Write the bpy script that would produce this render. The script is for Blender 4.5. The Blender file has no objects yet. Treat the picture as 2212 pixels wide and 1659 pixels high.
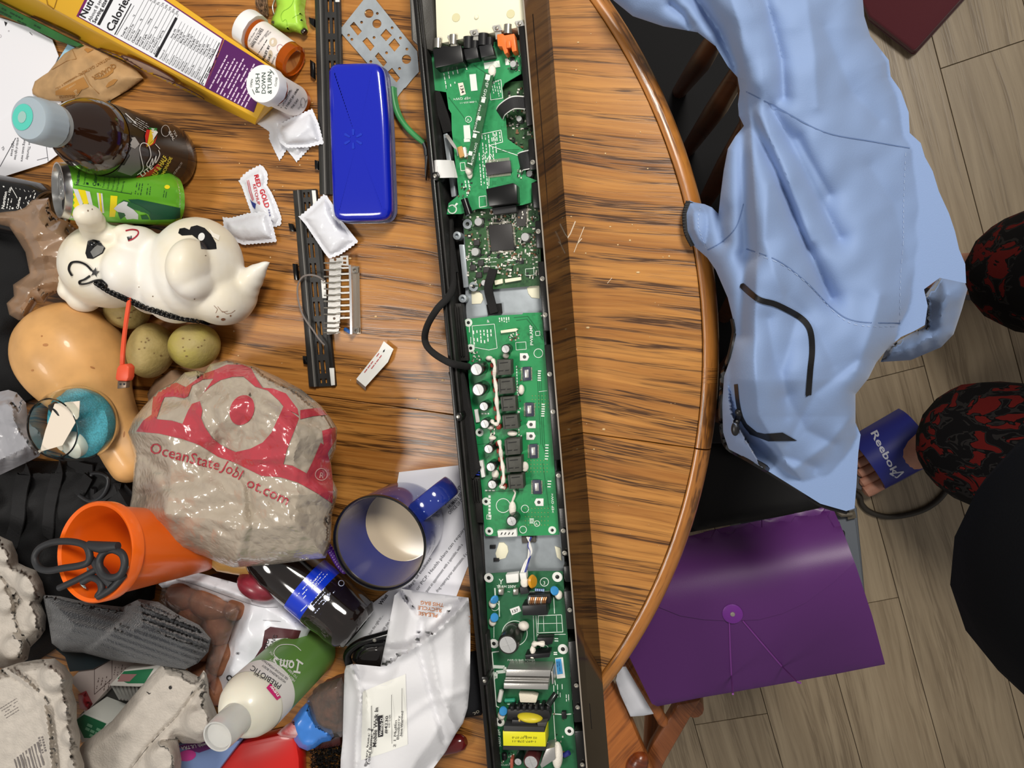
import bpy, bmesh, math, random
import numpy as np
from mathutils import Vector, Matrix
from mathutils.bvhtree import BVHTree
from mathutils.geometry import delaunay_2d_cdt

random.seed(7)
RNG = np.random.RandomState(11)
SC = bpy.context.scene
COL = SC.collection
TZ = 0.75                      # table top
# ------------------------------------------------------------------ camera
F, NX, NY, CH = 1600.0, 1450.0, 650.0, TZ + 0.78
_n = np.array([NX - 1106, -(NY - 829.5), -F]); _n /= np.linalg.norm(_n)
_up = -_n
_x = np.array([1.0, 0, 0]) - _up[0] * _up; _x /= np.linalg.norm(_x)
_y = np.cross(_up, _x)
RC = np.stack([_x, _y, _up])
cam = bpy.data.objects.new('camera', bpy.data.cameras.new('camera'))
COL.objects.link(cam)
cam.data.sensor_fit = 'HORIZONTAL'; cam.data.sensor_width = 36.0
cam.data.lens = F / 2212 * 36.0
cam.data.clip_start = 0.02
mw = Matrix([list(RC[i]) + [0] for i in range(3)] + [[0, 0, 0, 1]]); mw.translation = (0, 0, CH)
cam.matrix_world = mw
SC.camera = cam
# ------------------------------------------------------------------ light
wd = bpy.data.worlds.new('world'); SC.world = wd; wd.use_nodes = True
wd.node_tree.nodes['Background'].inputs[0].default_value = (1.0, 0.97, 0.93, 1)
wd.node_tree.nodes['Background'].inputs[1].default_value = 0.22
def area(name, loc, target, size, power, col):
    l = bpy.data.lights.new(name, 'AREA'); l.shape = 'DISK'; l.size = size; l.energy = power; l.color = col
    o = bpy.data.objects.new(name, l); COL.objects.link(o); o.location = loc
    o.rotation_euler = (Vector(target) - Vector(loc)).to_track_quat('-Z', 'Y').to_euler()
    return o
area('ceiling_lamp', (0.42, 0.95, 2.4), (-0.1, 0.0, 0.7), 0.5, 25, (1.0, 0.95, 0.87))
area('ceiling_lamp', (-1.1, -0.5, 2.5), (-0.3, -0.1, 0.7), 0.5, 10, (1.0, 0.95, 0.88))
SC.view_settings.view_transform = 'Standard'
SC.view_settings.look = 'None'
SC.view_settings.gamma = 1.0
SC.view_settings.use_curve_mapping = False
SC.view_settings.exposure = 0.42

# ------------------------------------------------------------------ helpers
def W(px, py, z):
    d = RC @ np.array([px - 1106, -(py - 829.5), -F])
    t = (CH - z) / -d[2]
    return Vector((d[0] * t, d[1] * t, z))
def T(px, py, h=0.0): return W(px, py, TZ + h)
def Wn(px, py, z):
    px = np.asarray(px, float); py = np.asarray(py, float); z = np.broadcast_to(np.asarray(z, float), px.shape)
    d = RC @ np.stack([px - 1106, -(py - 829.5), np.full(px.shape, -F)])
    t = (CH - z) / -d[2]
    return np.stack([d[0] * t, d[1] * t, z], axis=1)
def along(base, px, py, L):
    """point on the sight line through (px, py) at distance L from base, the upper of the two"""
    o = Vector((0, 0, CH)); d = (W(px, py, 0) - o).normalized()
    b = o - base; k = b.dot(d); c = b.dot(b) - L * L
    disc = k * k - c
    if disc < 0: return o + d * (-k)
    return o + d * (-k - math.sqrt(disc))
def lin(c):
    return tuple(((v / 255) / 12.92 if v / 255 <= 0.04045 else ((v / 255 + 0.055) / 1.055) ** 2.4) for v in c) + (1.0,)

def mat(name, col, rough=0.5, metal=0.0, spec=0.5, bump=0.0, bscale=60.0, var=0.0, vscale=20.0, trans=0.0, ior=1.45, coat=0.0, alpha=1.0, sheen=0.0, sub=0.0, col2=None, detail=4.0):
    m = bpy.data.materials.new(name); m.use_nodes = True
    nt = m.node_tree; N, L = nt.nodes, nt.links
    b = N['Principled BSDF']
    b.inputs['Base Color'].default_value = lin(col)
    b.inputs['Roughness'].default_value = rough
    b.inputs['Metallic'].default_value = metal
    b.inputs['Specular IOR Level'].default_value = spec
    b.inputs['IOR'].default_value = ior
    b.inputs['Transmission Weight'].default_value = trans
    b.inputs['Coat Weight'].default_value = coat
    b.inputs['Coat Roughness'].default_value = 0.08
    b.inputs['Alpha'].default_value = alpha
    if sheen: b.inputs['Sheen Weight'].default_value = sheen
    if sub:
        b.inputs['Subsurface Weight'].default_value = sub
        b.inputs['Subsurface Radius'].default_value = (0.01, 0.007, 0.005); b.inputs['Subsurface Scale'].default_value = 0.5
    if bump or var or col2:
        g = N.new('ShaderNodeNewGeometry')
    if var or col2:
        nz = N.new('ShaderNodeTexNoise'); nz.inputs['Scale'].default_value = vscale; nz.inputs['Detail'].default_value = detail
        L.new(g.outputs['Position'], nz.inputs['Vector'])
        mx = N.new('ShaderNodeMix'); mx.data_type = 'RGBA'
        rmp = N.new('ShaderNodeMapRange'); rmp.inputs[1].default_value = 0.35; rmp.inputs[2].default_value = 0.65
        L.new(nz.outputs['Fac'], rmp.inputs[0]); L.new(rmp.outputs[0], mx.inputs['Factor'])
        c2 = col2 or tuple(max(0, v * (1 - var)) for v in col)
        mx.inputs[6].default_value = lin(col); mx.inputs[7].default_value = lin(c2)
        L.new(mx.outputs[2], b.inputs['Base Color'])
    if bump:
        nb = N.new('ShaderNodeTexNoise'); nb.inputs['Scale'].default_value = bscale; nb.inputs['Detail'].default_value = 5
        L.new(g.outputs['Position'], nb.inputs['Vector'])
        bp = N.new('ShaderNodeBump'); bp.inputs['Strength'].default_value = min(1, bump); bp.inputs['Distance'].default_value = 0.002
        L.new(nb.outputs['Fac'], bp.inputs['Height']); L.new(bp.outputs[0], b.inputs['Normal'])
    return m
_mc = {}
def flat(col, rough=0.5, **k):
    """cached plain material"""
    key = (tuple(col), rough, tuple(sorted(k.items())))
    if key not in _mc: _mc[key] = mat('paint_%d' % len(_mc), col, rough, **k)
    return _mc[key]

LOC = {}          # object name -> world location of its origin
MW = {}           # object name -> (world verts, faces)
def tag(o, label=None, cat=None, group=None, kind=None):
    if label: o['label'] = label
    if cat: o['category'] = cat
    if group: o['group'] = group
    if kind: o['kind'] = kind
    return o
def thing(name, label, cat, loc, group=None):
    o = bpy.data.objects.new(name, None); COL.objects.link(o); o.empty_display_size = 0.02
    o.location = loc; LOC[o.name] = Vector(loc)
    return tag(o, label, cat, group)
class MB:
    def __init__(s): s.v = []; s.f = []; s.m = []
    def add(s, vs, fs, mi=0):
        b = len(s.v); s.v += [tuple(v) for v in vs]
        s.f += [tuple(b + i for i in f) for f in fs]; s.m += [mi] * len(fs)
        return s
    def prism(s, top, z0, mi=0, bot=None):
        n = len(top); top = [Vector(p) for p in top]
        bt = [Vector(p) for p in bot] if bot else [Vector((p.x, p.y, z0)) for p in top]
        a = sum(top[i].x * top[(i + 1) % n].y - top[(i + 1) % n].x * top[i].y for i in range(n))
        if a < 0: top.reverse(); bt.reverse()
        fs = [tuple(range(n)), tuple(range(2 * n - 1, n - 1, -1))] + [(i, n + i, n + (i + 1) % n, (i + 1) % n) for i in range(n)]
        return s.add(top + bt, fs, mi)
    def box(s, c, size, rot=0.0, mi=0, axes=None):
        c = Vector(c); hx, hy, hz = [v / 2 for v in size]
        if axes: ux, uy, uz = [Vector(a) for a in axes]
        else:
            ux = Vector((math.cos(rot), math.sin(rot), 0)); uy = Vector((-math.sin(rot), math.cos(rot), 0)); uz = Vector((0, 0, 1))
        vs = [c + ux * hx * i + uy * hy * j + uz * hz * k for k in (-1, 1) for j in (-1, 1) for i in (-1, 1)]
        return s.add(vs, [(0, 2, 3, 1), (4, 5, 7, 6), (0, 1, 5, 4), (2, 6, 7, 3), (0, 4, 6, 2), (1, 3, 7, 5)], mi)
    def lathe(s, prof, A, axis, seg=40, mi=0, cap=True, ell=1.0, up=None, rfun=None):
        A = Vector(A); ax = Vector(axis).normalized()
        u = Vector(up) if up is not None else (Vector((1, 0, 0)) if abs(ax.x) < 0.9 else Vector((0, 1, 0)))
        u = (u - ax * u.dot(ax)).normalized(); w = ax.cross(u)
        vs, fs = [], []
        for j, (r, t) in enumerate(prof):
            for i in range(seg):
                a = 2 * math.pi * i / seg
                rr = r * (rfun(a, t) if rfun else 1.0)
                vs.append(A + ax * t + u * (rr * math.cos(a)) + w * (rr * ell * math.sin(a)))
        for j in range(len(prof) - 1):
            for i in range(seg):
                k = (i + 1) % seg
                fs.append((j * seg + i, j * seg + k, (j + 1) * seg + k, (j + 1) * seg + i))
        if cap:
            if prof[0][0] > 1e-6: fs.append(tuple(range(seg - 1, -1, -1)))
            if prof[-1][0] > 1e-6: fs.append(tuple((len(prof) - 1) * seg + i for i in range(seg)))
        return s.add(vs, fs, mi)
    def tube(s, pts, r, seg=8, mi=0, closed=False, flatten=1.0):
        pts = [Vector(p) for p in pts]; n = len(pts)
        rs = r if isinstance(r, (list, tuple)) else [r] * n
        vs, fs = [], []; nrm = None
        for i, p in enumerate(pts):
            a = pts[(i - 1) % n] if (closed or i > 0) else p
            b = pts[(i + 1) % n] if (closed or i < n - 1) else p
            t = (b - a).normalized() if (b - a).length > 1e-9 else Vector((0, 0, 1))
            if nrm is None: nrm = t.cross(Vector((0, 0, 1))) if abs(t.z) < 0.95 else t.cross(Vector((1, 0, 0)))
            nrm = (nrm - t * nrm.dot(t)).normalized(); bn = t.cross(nrm)
            for k in range(seg):
                an = 2 * math.pi * k / seg
                vs.append(p + nrm * (rs[i] * math.cos(an)) + bn * (rs[i] * flatten * math.sin(an)))
        for i in range(n if closed else n - 1):
            for k in range(seg):
                j = (i + 1) % n; q = (k + 1) % seg
                fs.append((i * seg + k, i * seg + q, j * seg + q, j * seg + k))
        if not closed: fs += [tuple(range(seg - 1, -1, -1)), tuple((n - 1) * seg + k for k in range(seg))]
        return s.add(vs, fs, mi)
    def ball(s, c, r, seg=20, rings=12, axes=None, mi=0):
        c = Vector(c); r = (r, r, r) if isinstance(r, (int, float)) else r
        ax = [Vector(a).normalized() for a in axes] if axes else [Vector((1, 0, 0)), Vector((0, 1, 0)), Vector((0, 0, 1))]
        vs = [c + ax[2] * r[2]]
        for j in range(1, rings):
            ph = math.pi * j / rings
            for i in range(seg):
                a = 2 * math.pi * i / seg
                vs.append(c + ax[0] * (r[0] * math.sin(ph) * math.cos(a)) + ax[1] * (r[1] * math.sin(ph) * math.sin(a)) + ax[2] * (r[2] * math.cos(ph)))
        vs.append(c - ax[2] * r[2]); L = len(vs) - 1
        fs = [(0, 1 + i, 1 + (i + 1) % seg) for i in range(seg)]
        for j in range(rings - 2):
            for i in range(seg):
                k = (i + 1) % seg
                fs.append((1 + j * seg + i, 1 + (j + 1) * seg + i, 1 + (j + 1) * seg + k, 1 + j * seg + k))
        fs += [(L, 1 + (rings - 2) * seg + (i + 1) % seg, 1 + (rings - 2) * seg + i) for i in range(seg)]
        return s.add(vs, fs, mi)
    def build(s, name, mats, parent=None, smooth=False, bevel=0.0, seg=2, angle=40, kind=None):
        return link_mesh(name, s.v, s.f, mats, parent, smooth, bevel, seg, angle, s.m, kind)
def link_mesh(name, v, f, mats, parent=None, smooth=False, bevel=0.0, seg=2, angle=40, mi=None, kind=None):
    mats = mats if isinstance(mats, (list, tuple)) else [mats]
    arr = np.array([tuple(p) for p in v], float)
    lo, hi = arr.min(0), arr.max(0)
    c = Vector(((lo[0] + hi[0]) / 2, (lo[1] + hi[1]) / 2, lo[2]))
    me = bpy.data.meshes.new(name)
    me.from_pydata([tuple(p) for p in (arr - np.array(c))], [], f)
    for m in mats: me.materials.append(m)
    if mi and any(mi): me.polygons.foreach_set('material_index', mi)
    if bevel or True:
        bm = bmesh.new(); bm.from_mesh(me)
        if bevel:
            ed = [e for e in bm.edges if len(e.link_faces) == 2 and e.calc_face_angle(0) > math.radians(30)]
            bmesh.ops.bevel(bm, geom=ed, offset=bevel, segments=seg, affect='EDGES', profile=0.5, clamp_overlap=True)
        bmesh.ops.recalc_face_normals(bm, faces=bm.faces) if smooth != 'keep' else None
        bm.to_mesh(me); bm.free()
    if smooth or bevel:
        me.polygons.foreach_set('use_smooth', [True] * len(me.polygons))
        if smooth != 'full': me.set_sharp_from_angle(angle=math.radians(angle))
    o = bpy.data.objects.new(name, me); COL.objects.link(o)
    o.location = c
    if parent:
        o.parent = parent; o.matrix_parent_inverse = Matrix.Translation(-LOC[parent.name])
    LOC[o.name] = c
    vv = np.empty(len(me.vertices) * 3); me.vertices.foreach_get('co', vv)
    MW[o.name] = (vv.reshape(-1, 3) + np.array(c), [tuple(p.vertices) for p in me.polygons])
    if kind: o['kind'] = kind
    return o
def copy_tree(o, delta, label=None):
    """copies of a thing and its parts, moved by delta"""
    c = o.copy(); COL.objects.link(c); c.location = o.location + Vector(delta); LOC[c.name] = LOC[o.name] + Vector(delta)
    if label: c['label'] = label
    for ch in [x for x in COL.objects if x.parent == o]:
        d = ch.copy(); COL.objects.link(d); d.parent = c; LOC[d.name] = LOC[ch.name] + Vector(delta)
        for g in [x for x in COL.objects if x.parent == ch]:
            e = g.copy(); COL.objects.link(e); e.parent = d
    return c
def catmull(pts, n=8, closed=False):
    P = [np.array(p, float) for p in pts]; out = []; m = len(P)
    for i in range(m if closed else m - 1):
        p0 = P[(i - 1) % m] if (closed or i > 0) else P[i]
        p1, p2 = P[i], P[(i + 1) % m]
        p3 = P[(i + 2) % m] if (closed or i < m - 2) else p2
        for k in range(n):
            t = k / n
            out.append(0.5 * ((2 * p1) + (-p0 + p2) * t + (2 * p0 - 5 * p1 + 4 * p2 - p3) * t * t + (-p0 + 3 * p1 - 3 * p2 + p3) * t ** 3))
    if not closed: out.append(P[-1])
    return out
def resample(pts, step, closed=True):
    P = [np.array(p, float) for p in pts]; out = []
    for i in range(len(P) if closed else len(P) - 1):
        a, b = P[i], P[(i + 1) % len(P)]
        k = max(1, int(round(np.linalg.norm(b - a) / step)))
        out += [a + (b - a) * j / k for j in range(k)]
    if not closed: out.append(P[-1])
    return out
def seg_dist(x, y, poly, closed=True):
    P = np.array(poly, float); Q = np.roll(P, -1, 0)
    if not closed: P, Q = P[:-1], Q[:-1]
    best = np.full(x.shape, 1e9)
    for (a, b) in zip(P, Q):
        d = b - a; L = max(1e-9, d @ d)
        t = np.clip(((x - a[0]) * d[0] + (y - a[1]) * d[1]) / L, 0, 1)
        best = np.minimum(best, np.hypot(x - a[0] - t * d[0], y - a[1] - t * d[1]))
    return best
def inside(x, y, poly):
    P = np.array(poly, float); Q = np.roll(P, -1, 0); c = np.zeros(x.shape, bool)
    for a, b in zip(P, Q):
        cond = (a[1] > y) != (b[1] > y)
        xi = (b[0] - a[0]) * (y - a[1]) / ((b[1] - a[1]) or 1e-9) + a[0]
        c ^= cond & (x < xi)
    return c
def fillpoly(poly, step, jit=0.15):
    """triangulated filling of an outline: (x, y, triangles, number of outline points)"""
    B = resample(poly, step); nb = len(B)
    P = np.array(B); lo, hi = P.min(0), P.max(0)
    gx, gy = np.meshgrid(np.arange(lo[0], hi[0], step), np.arange(lo[1], hi[1], step * 0.87))
    gx = gx + (np.arange(gx.shape[0])[:, None] % 2) * step / 2
    gx = gx.ravel() + RNG.uniform(-jit, jit, gx.size) * step; gy = gy.ravel() + RNG.uniform(-jit, jit, gy.size) * step
    k = inside(gx, gy, P); gx, gy = gx[k], gy[k]
    k = seg_dist(gx, gy, P) > step * 0.45 if len(gx) else np.zeros(0, bool)
    pts = [Vector(p) for p in B] + [Vector((a, b)) for a, b in zip(gx[k], gy[k])]
    r = delaunay_2d_cdt(pts, [], [list(range(nb))], 1, 1e-6)
    v = np.array([tuple(p) for p in r[0]])
    tri = r[2]
    on = [any(i < nb for i in src) for src in r[3]]
    return v[:, 0], v[:, 1], tri, np.array(on)
def puff(name, poly, zf, mats, parent=None, step=10, base=None, thick=None, smooth=True, curve=0, kind=None, angle=60):
    """a soft or lumpy body over an outline: upper skin z = zf(x, y, d), side skirt down to base (or a shell of given thickness)"""
    if curve: poly = catmull(poly, curve, True)
    x, y, tri, on = fillpoly(poly, step)
    d = seg_dist(x, y, poly); d[on] = 0
    z = zf(x, y, d) + TZ
    V = Wn(x, y, z); n = len(V)
    tris = []
    for t in tri:
        a, b, c = V[t[0]], V[t[1]], V[t[2]]
        if (b[0] - a[0]) * (c[1] - a[1]) - (b[1] - a[1]) * (c[0] - a[0]) < 0: t = t[::-1]
        tris.append(tuple(t))
    if base is not None: LV = V.copy(); LV[:, 2] = np.minimum(base + TZ, V[:, 2] - 1e-5)
    else: D = V - np.array([0, 0, CH]); LV = V + D / np.linalg.norm(D, axis=1)[:, None] * thick
    cnt = {}
    for t in tris:
        for i in range(len(t)): cnt[(t[i], t[(i + 1) % len(t)])] = 1
    f = list(tris) + [tuple(n + i for i in t[::-1]) for t in tris]
    for (a, b) in cnt:
        if (b, a) not in cnt: f.append((b, a, n + a, n + b))
    return link_mesh(name, np.vstack([V, LV]), f, mats, parent, 'keep' if not smooth else True, angle=angle, kind=kind)
def waves(seed, n, lam0, lam1, ridge=False, ang=None, spread=3.2):
    """a sum of wavy folds over pixel coordinates, about -1..1"""
    if ridge: return crumple(seed, lam0, lam1)
    r = np.random.RandomState(seed); ks = []
    for i in range(n):
        a = r.uniform(0, 6.28) if ang is None else ang + r.uniform(-spread, spread)
        l = math.exp(r.uniform(math.log(lam0), math.log(lam1)))
        ks.append((math.cos(a) * 6.28 / l, math.sin(a) * 6.28 / l, r.uniform(0, 6.28), l / lam1, r.uniform(0.6, 1.6), r.uniform(0, 6.28)))
    tot = sum(k[3] for k in ks)
    def fn(x, y):
        z = 0
        for kx, ky, p, am, wq, wp in ks:
            q = kx * x + ky * y + p + wq * np.sin((ky * x - kx * y) * 0.45 + wp)
            s = np.sin(q)
            z = z + am * ((1 - 2 * np.abs(s)) if ridge else s)
        return z / tot
    return fn
def facets(seed, size, ang=0.0, stretch=1.0, warp=0.3):
    """piecewise flat folds like crumpled film: heights on a warped triangle lattice"""
    r = np.random.RandomState(seed); p = r.uniform(0, 6.28, 6); ca, sa_ = math.cos(ang), math.sin(ang)
    def hsh(i, j): q = np.sin(i * 127.1 + j * 311.7 + seed * 17.3) * 43758.5453; return (q - np.floor(q)) * 2 - 1
    def fn(x, y):
        u, v = (x * ca + y * sa_) / (size * stretch), (-x * sa_ + y * ca) / size
        u, v = u + warp * np.sin(v * 1.7 + p[0]) + warp * .5 * np.sin(u * 2.9 + p[1]), v + warp * np.sin(u * 1.9 + p[2]) + warp * .5 * np.sin(v * 3.3 + p[3])
        k = (u + v) * 0.366; u, v = u + k, v + k
        i, j = np.floor(u), np.floor(v); fx, fy = u - i, v - j; a = fx > fy
        return hsh(i, j) * (1 - np.maximum(fx, fy)) + np.where(a, hsh(i + 1, j), hsh(i, j + 1)) * np.abs(fx - fy) + hsh(i + 1, j + 1) * np.minimum(fx, fy)
    return fn
def crumple(seed, l0, l1, n=3):
    fs, l, k = [], float(l1), 0
    while l >= l0 * .99 and k < 4: fs.append((facets(seed + k * 7, l, .7 * k + seed, 1.6), (l / l1) ** .9)); l /= 2.1; k += 1
    t = sum(a for _, a in fs) * .6
    return lambda x, y: sum(a * f(x, y) for f, a in fs) / t
_bvh = {}
def bvh(o):
    if o.name not in _bvh:
        v, f = MW[o.name]; _bvh[o.name] = BVHTree.FromPolygons([tuple(p) for p in v], f)
    return _bvh[o.name]
_gl = {}
def glyphs(s, bold=0.0, shear=0.0):
    key = (s, bold, shear)
    if key not in _gl:
        c = bpy.data.curves.new('letters', 'FONT'); c.body = s; c.size = 1; c.offset = bold; c.shear = shear; c.resolution_u = 2
        ob = bpy.data.objects.new('letters', c)
        me = ob.to_mesh()
        vs = [(v.co.x, v.co.y) for v in me.vertices]; fs = [tuple(p.vertices) for p in me.polygons]
        ob.to_mesh_clear(); bpy.data.objects.remove(ob); bpy.data.curves.remove(c)
        _gl[key] = (vs, fs)
    return _gl[key]
def txt(s, x, y, size, ang=0, w=None, bold=0.0, shear=0.0, arc=0.0):
    return ('t', s, x, y, size, ang, w, bold, shear, arc)
def rect(x, y, w, h, ang=0):
    c, s = math.cos(math.radians(ang)), math.sin(math.radians(ang))
    return [(x + a * c - b * s, y + a * s + b * c) for a, b in ((0, 0), (w, 0), (w, h), (0, h))]
def line(x0, y0, x1, y1, w=1.5):
    dx, dy = x1 - x0, y1 - y0; L = math.hypot(dx, dy) or 1; nx, ny = -dy / L * w / 2, dx / L * w / 2
    return [(x0 + nx, y0 + ny), (x1 + nx, y1 + ny), (x1 - nx, y1 - ny), (x0 - nx, y0 - ny)]
def poly_line(pts, w=1.5, closed=False):
    P = list(pts) + ([pts[0]] if closed else [])
    return [line(a[0], a[1], b[0], b[1], w) for a, b in zip(P[:-1], P[1:])]
def circ(x, y, r, n=20, ry=None, ang=0):
    ry = ry or r; c, s = math.cos(math.radians(ang)), math.sin(math.radians(ang))
    return [(x + r * math.cos(t) * c - ry * math.sin(t) * s, y + r * math.cos(t) * s + ry * math.sin(t) * c) for t in [2 * math.pi * k / n for k in range(n)]]
def ring(x, y, r, w, n=20, ry=None): return poly_line(circ(x, y, r, n, ry), w, True)
def greek(x, y, ang, length, rows, gap, h, seed=0, fill=0.8, wd=(4, 14)):
    """rows of fine print too small to read: one small bar per word"""
    r = random.Random(seed); out = []; c, s = math.cos(math.radians(ang)), math.sin(math.radians(ang))
    for k in range(rows):
        p = 0; end = length * r.uniform(0.7, 1.0)
        while p < end:
            wl = min(r.uniform(*wd), end - p)
            if r.random() < fill: out.append(rect(x + p * c - k * gap * s, y + p * s + k * gap * c, wl, h, ang))
            p += wl + 2
    return out
def decal(name, items, m, target, parent=None, off=0.0004, step=None):
    """print on a surface: outlines and lettering laid onto the target mesh"""
    tg = target if isinstance(target, (list, tuple)) else [target]
    V, Fs = [], []
    for it in items:
        if isinstance(it[0], str):
            _, s, x, y, size, ang, w, bold, shear, arc = it
            vs, fs = glyphs(s, bold, shear)
            if not vs: continue
            sx = size
            if w: sx = w / max(1e-6, max(v[0] for v in vs))
            c, sn = math.cos(math.radians(ang)), math.sin(math.radians(ang))
            b = len(V)
            for u, v in vs:
                if arc:      # bend the baseline; arc in degrees over the whole line
                    Lw = max(q[0] for q in vs) * sx; R = Lw / math.radians(arc); th = u * sx / R - math.radians(arc) / 2
                    rr = R + v * size; U = rr * math.sin(th) + R * math.sin(math.radians(arc) / 2); Vv = rr * math.cos(th) - R * math.cos(math.radians(arc) / 2)
                    V.append((x + U * c + Vv * sn, y + U * sn - Vv * c)); continue
                V.append((x + u * sx * c + v * size * sn, y + u * sx * sn - v * size * c))
            Fs += [tuple(b + i for i in f) for f in fs]
        else:
            b = len(V)
            st = step
            if st:
                xx, yy, tri, _ = fillpoly(it, st, 0.0)
                V += list(zip(xx, yy)); Fs += [tuple(b + i for i in t) for t in tri]
            else:
                V += [tuple(p) for p in it]; Fs.append(tuple(range(b, b + len(it))))
    o0 = Vector((0, 0, CH)); pos = []
    trees = [bvh(t) for t in tg]
    for (px, py) in V:
        d = (W(px, py, 0) - o0).normalized(); best = None
        for t in trees:
            h = t.ray_cast(o0, d)
            if h[0] is not None and (best is None or h[3] < best[1]):
                nn = h[1] if h[1].dot(d) < 0 else -h[1]
                best = (h[0] + nn * off * 0.4 - d * off, h[3])
        pos.append(best[0] if best else None)
    keep = [f for f in Fs if all(pos[i] is not None for i in f)]
    used = sorted({i for f in keep for i in f}); mp = {i: k for k, i in enumerate(used)}
    if not used: return None
    fs = []
    for f in keep:
        g = tuple(mp[i] for i in f)
        if len(set(g)) >= 3: fs.append(g)
    # every face looks towards the viewer side of its surface
    out = []
    for g in fs:
        P = [pos[used[i]] for i in g]; nn = Vector((0, 0, 0))
        for a in range(1, len(P) - 1): nn += (P[a] - P[0]).cross(P[a + 1] - P[0])
        out.append(g if nn.dot(o0 - P[0]) > 0 else g[::-1])
    if parent is not None and parent.parent is None and len(tg) == 1 and tg[0].parent == parent: parent = tg[0]   # print belongs to the part it is on
    o = link_mesh(name, [pos[i] for i in used], out, m, parent, 'keep')
    if len(items) > 1: o['kind'] = 'stuff'
    return o
def remeshed(name, mb, mats, parent, voxel, smooth_it=6, decim=0):
    """one continuous skin around the builder's overlapping shapes"""
    me = bpy.data.meshes.new(name); me.from_pydata(mb.v, [], mb.f)
    ob = bpy.data.objects.new(name, me); COL.objects.link(ob)
    r = ob.modifiers.new('r', 'REMESH'); r.mode = 'VOXEL'; r.voxel_size = voxel
    s = ob.modifiers.new('s', 'SMOOTH'); s.iterations = smooth_it; s.factor = 0.5
    dg = bpy.context.evaluated_depsgraph_get(); dg.update()
    m2 = bpy.data.meshes.new_from_object(ob.evaluated_get(dg))
    v = np.empty(len(m2.vertices) * 3); m2.vertices.foreach_get('co', v)
    f = [tuple(p.vertices) for p in m2.polygons]
    bpy.data.objects.remove(ob); bpy.data.meshes.remove(me); bpy.data.meshes.remove(m2)
    return link_mesh(name, v.reshape(-1, 3), f, mats, parent, 'full')
def skinned(name, verts, edges, radii, mats, parent, sub=2, root=0):
    """a body grown around a skeleton (joints with radii)"""
    me = bpy.data.meshes.new(name); me.from_pydata([tuple(v) for v in verts], edges, [])
    ob = bpy.data.objects.new(name, me); COL.objects.link(ob)
    ob.modifiers.new('k', 'SKIN')
    for i, r in enumerate(radii):
        sv = me.skin_vertices[0].data[i]; sv.radius = r if isinstance(r, tuple) else (r, r); sv.use_root = (i == root)
    ss = ob.modifiers.new('s', 'SUBSURF'); ss.levels = sub; ss.render_levels = sub
    dg = bpy.context.evaluated_depsgraph_get(); dg.update()
    m2 = bpy.data.meshes.new_from_object(ob.evaluated_get(dg))
    v = np.empty(len(m2.vertices) * 3); m2.vertices.foreach_get('co', v)
    f = [tuple(p.vertices) for p in m2.polygons]
    bpy.data.objects.remove(ob); bpy.data.meshes.remove(me); bpy.data.meshes.remove(m2)
    return link_mesh(name, v.reshape(-1, 3), f, mats, parent, 'full')
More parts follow.
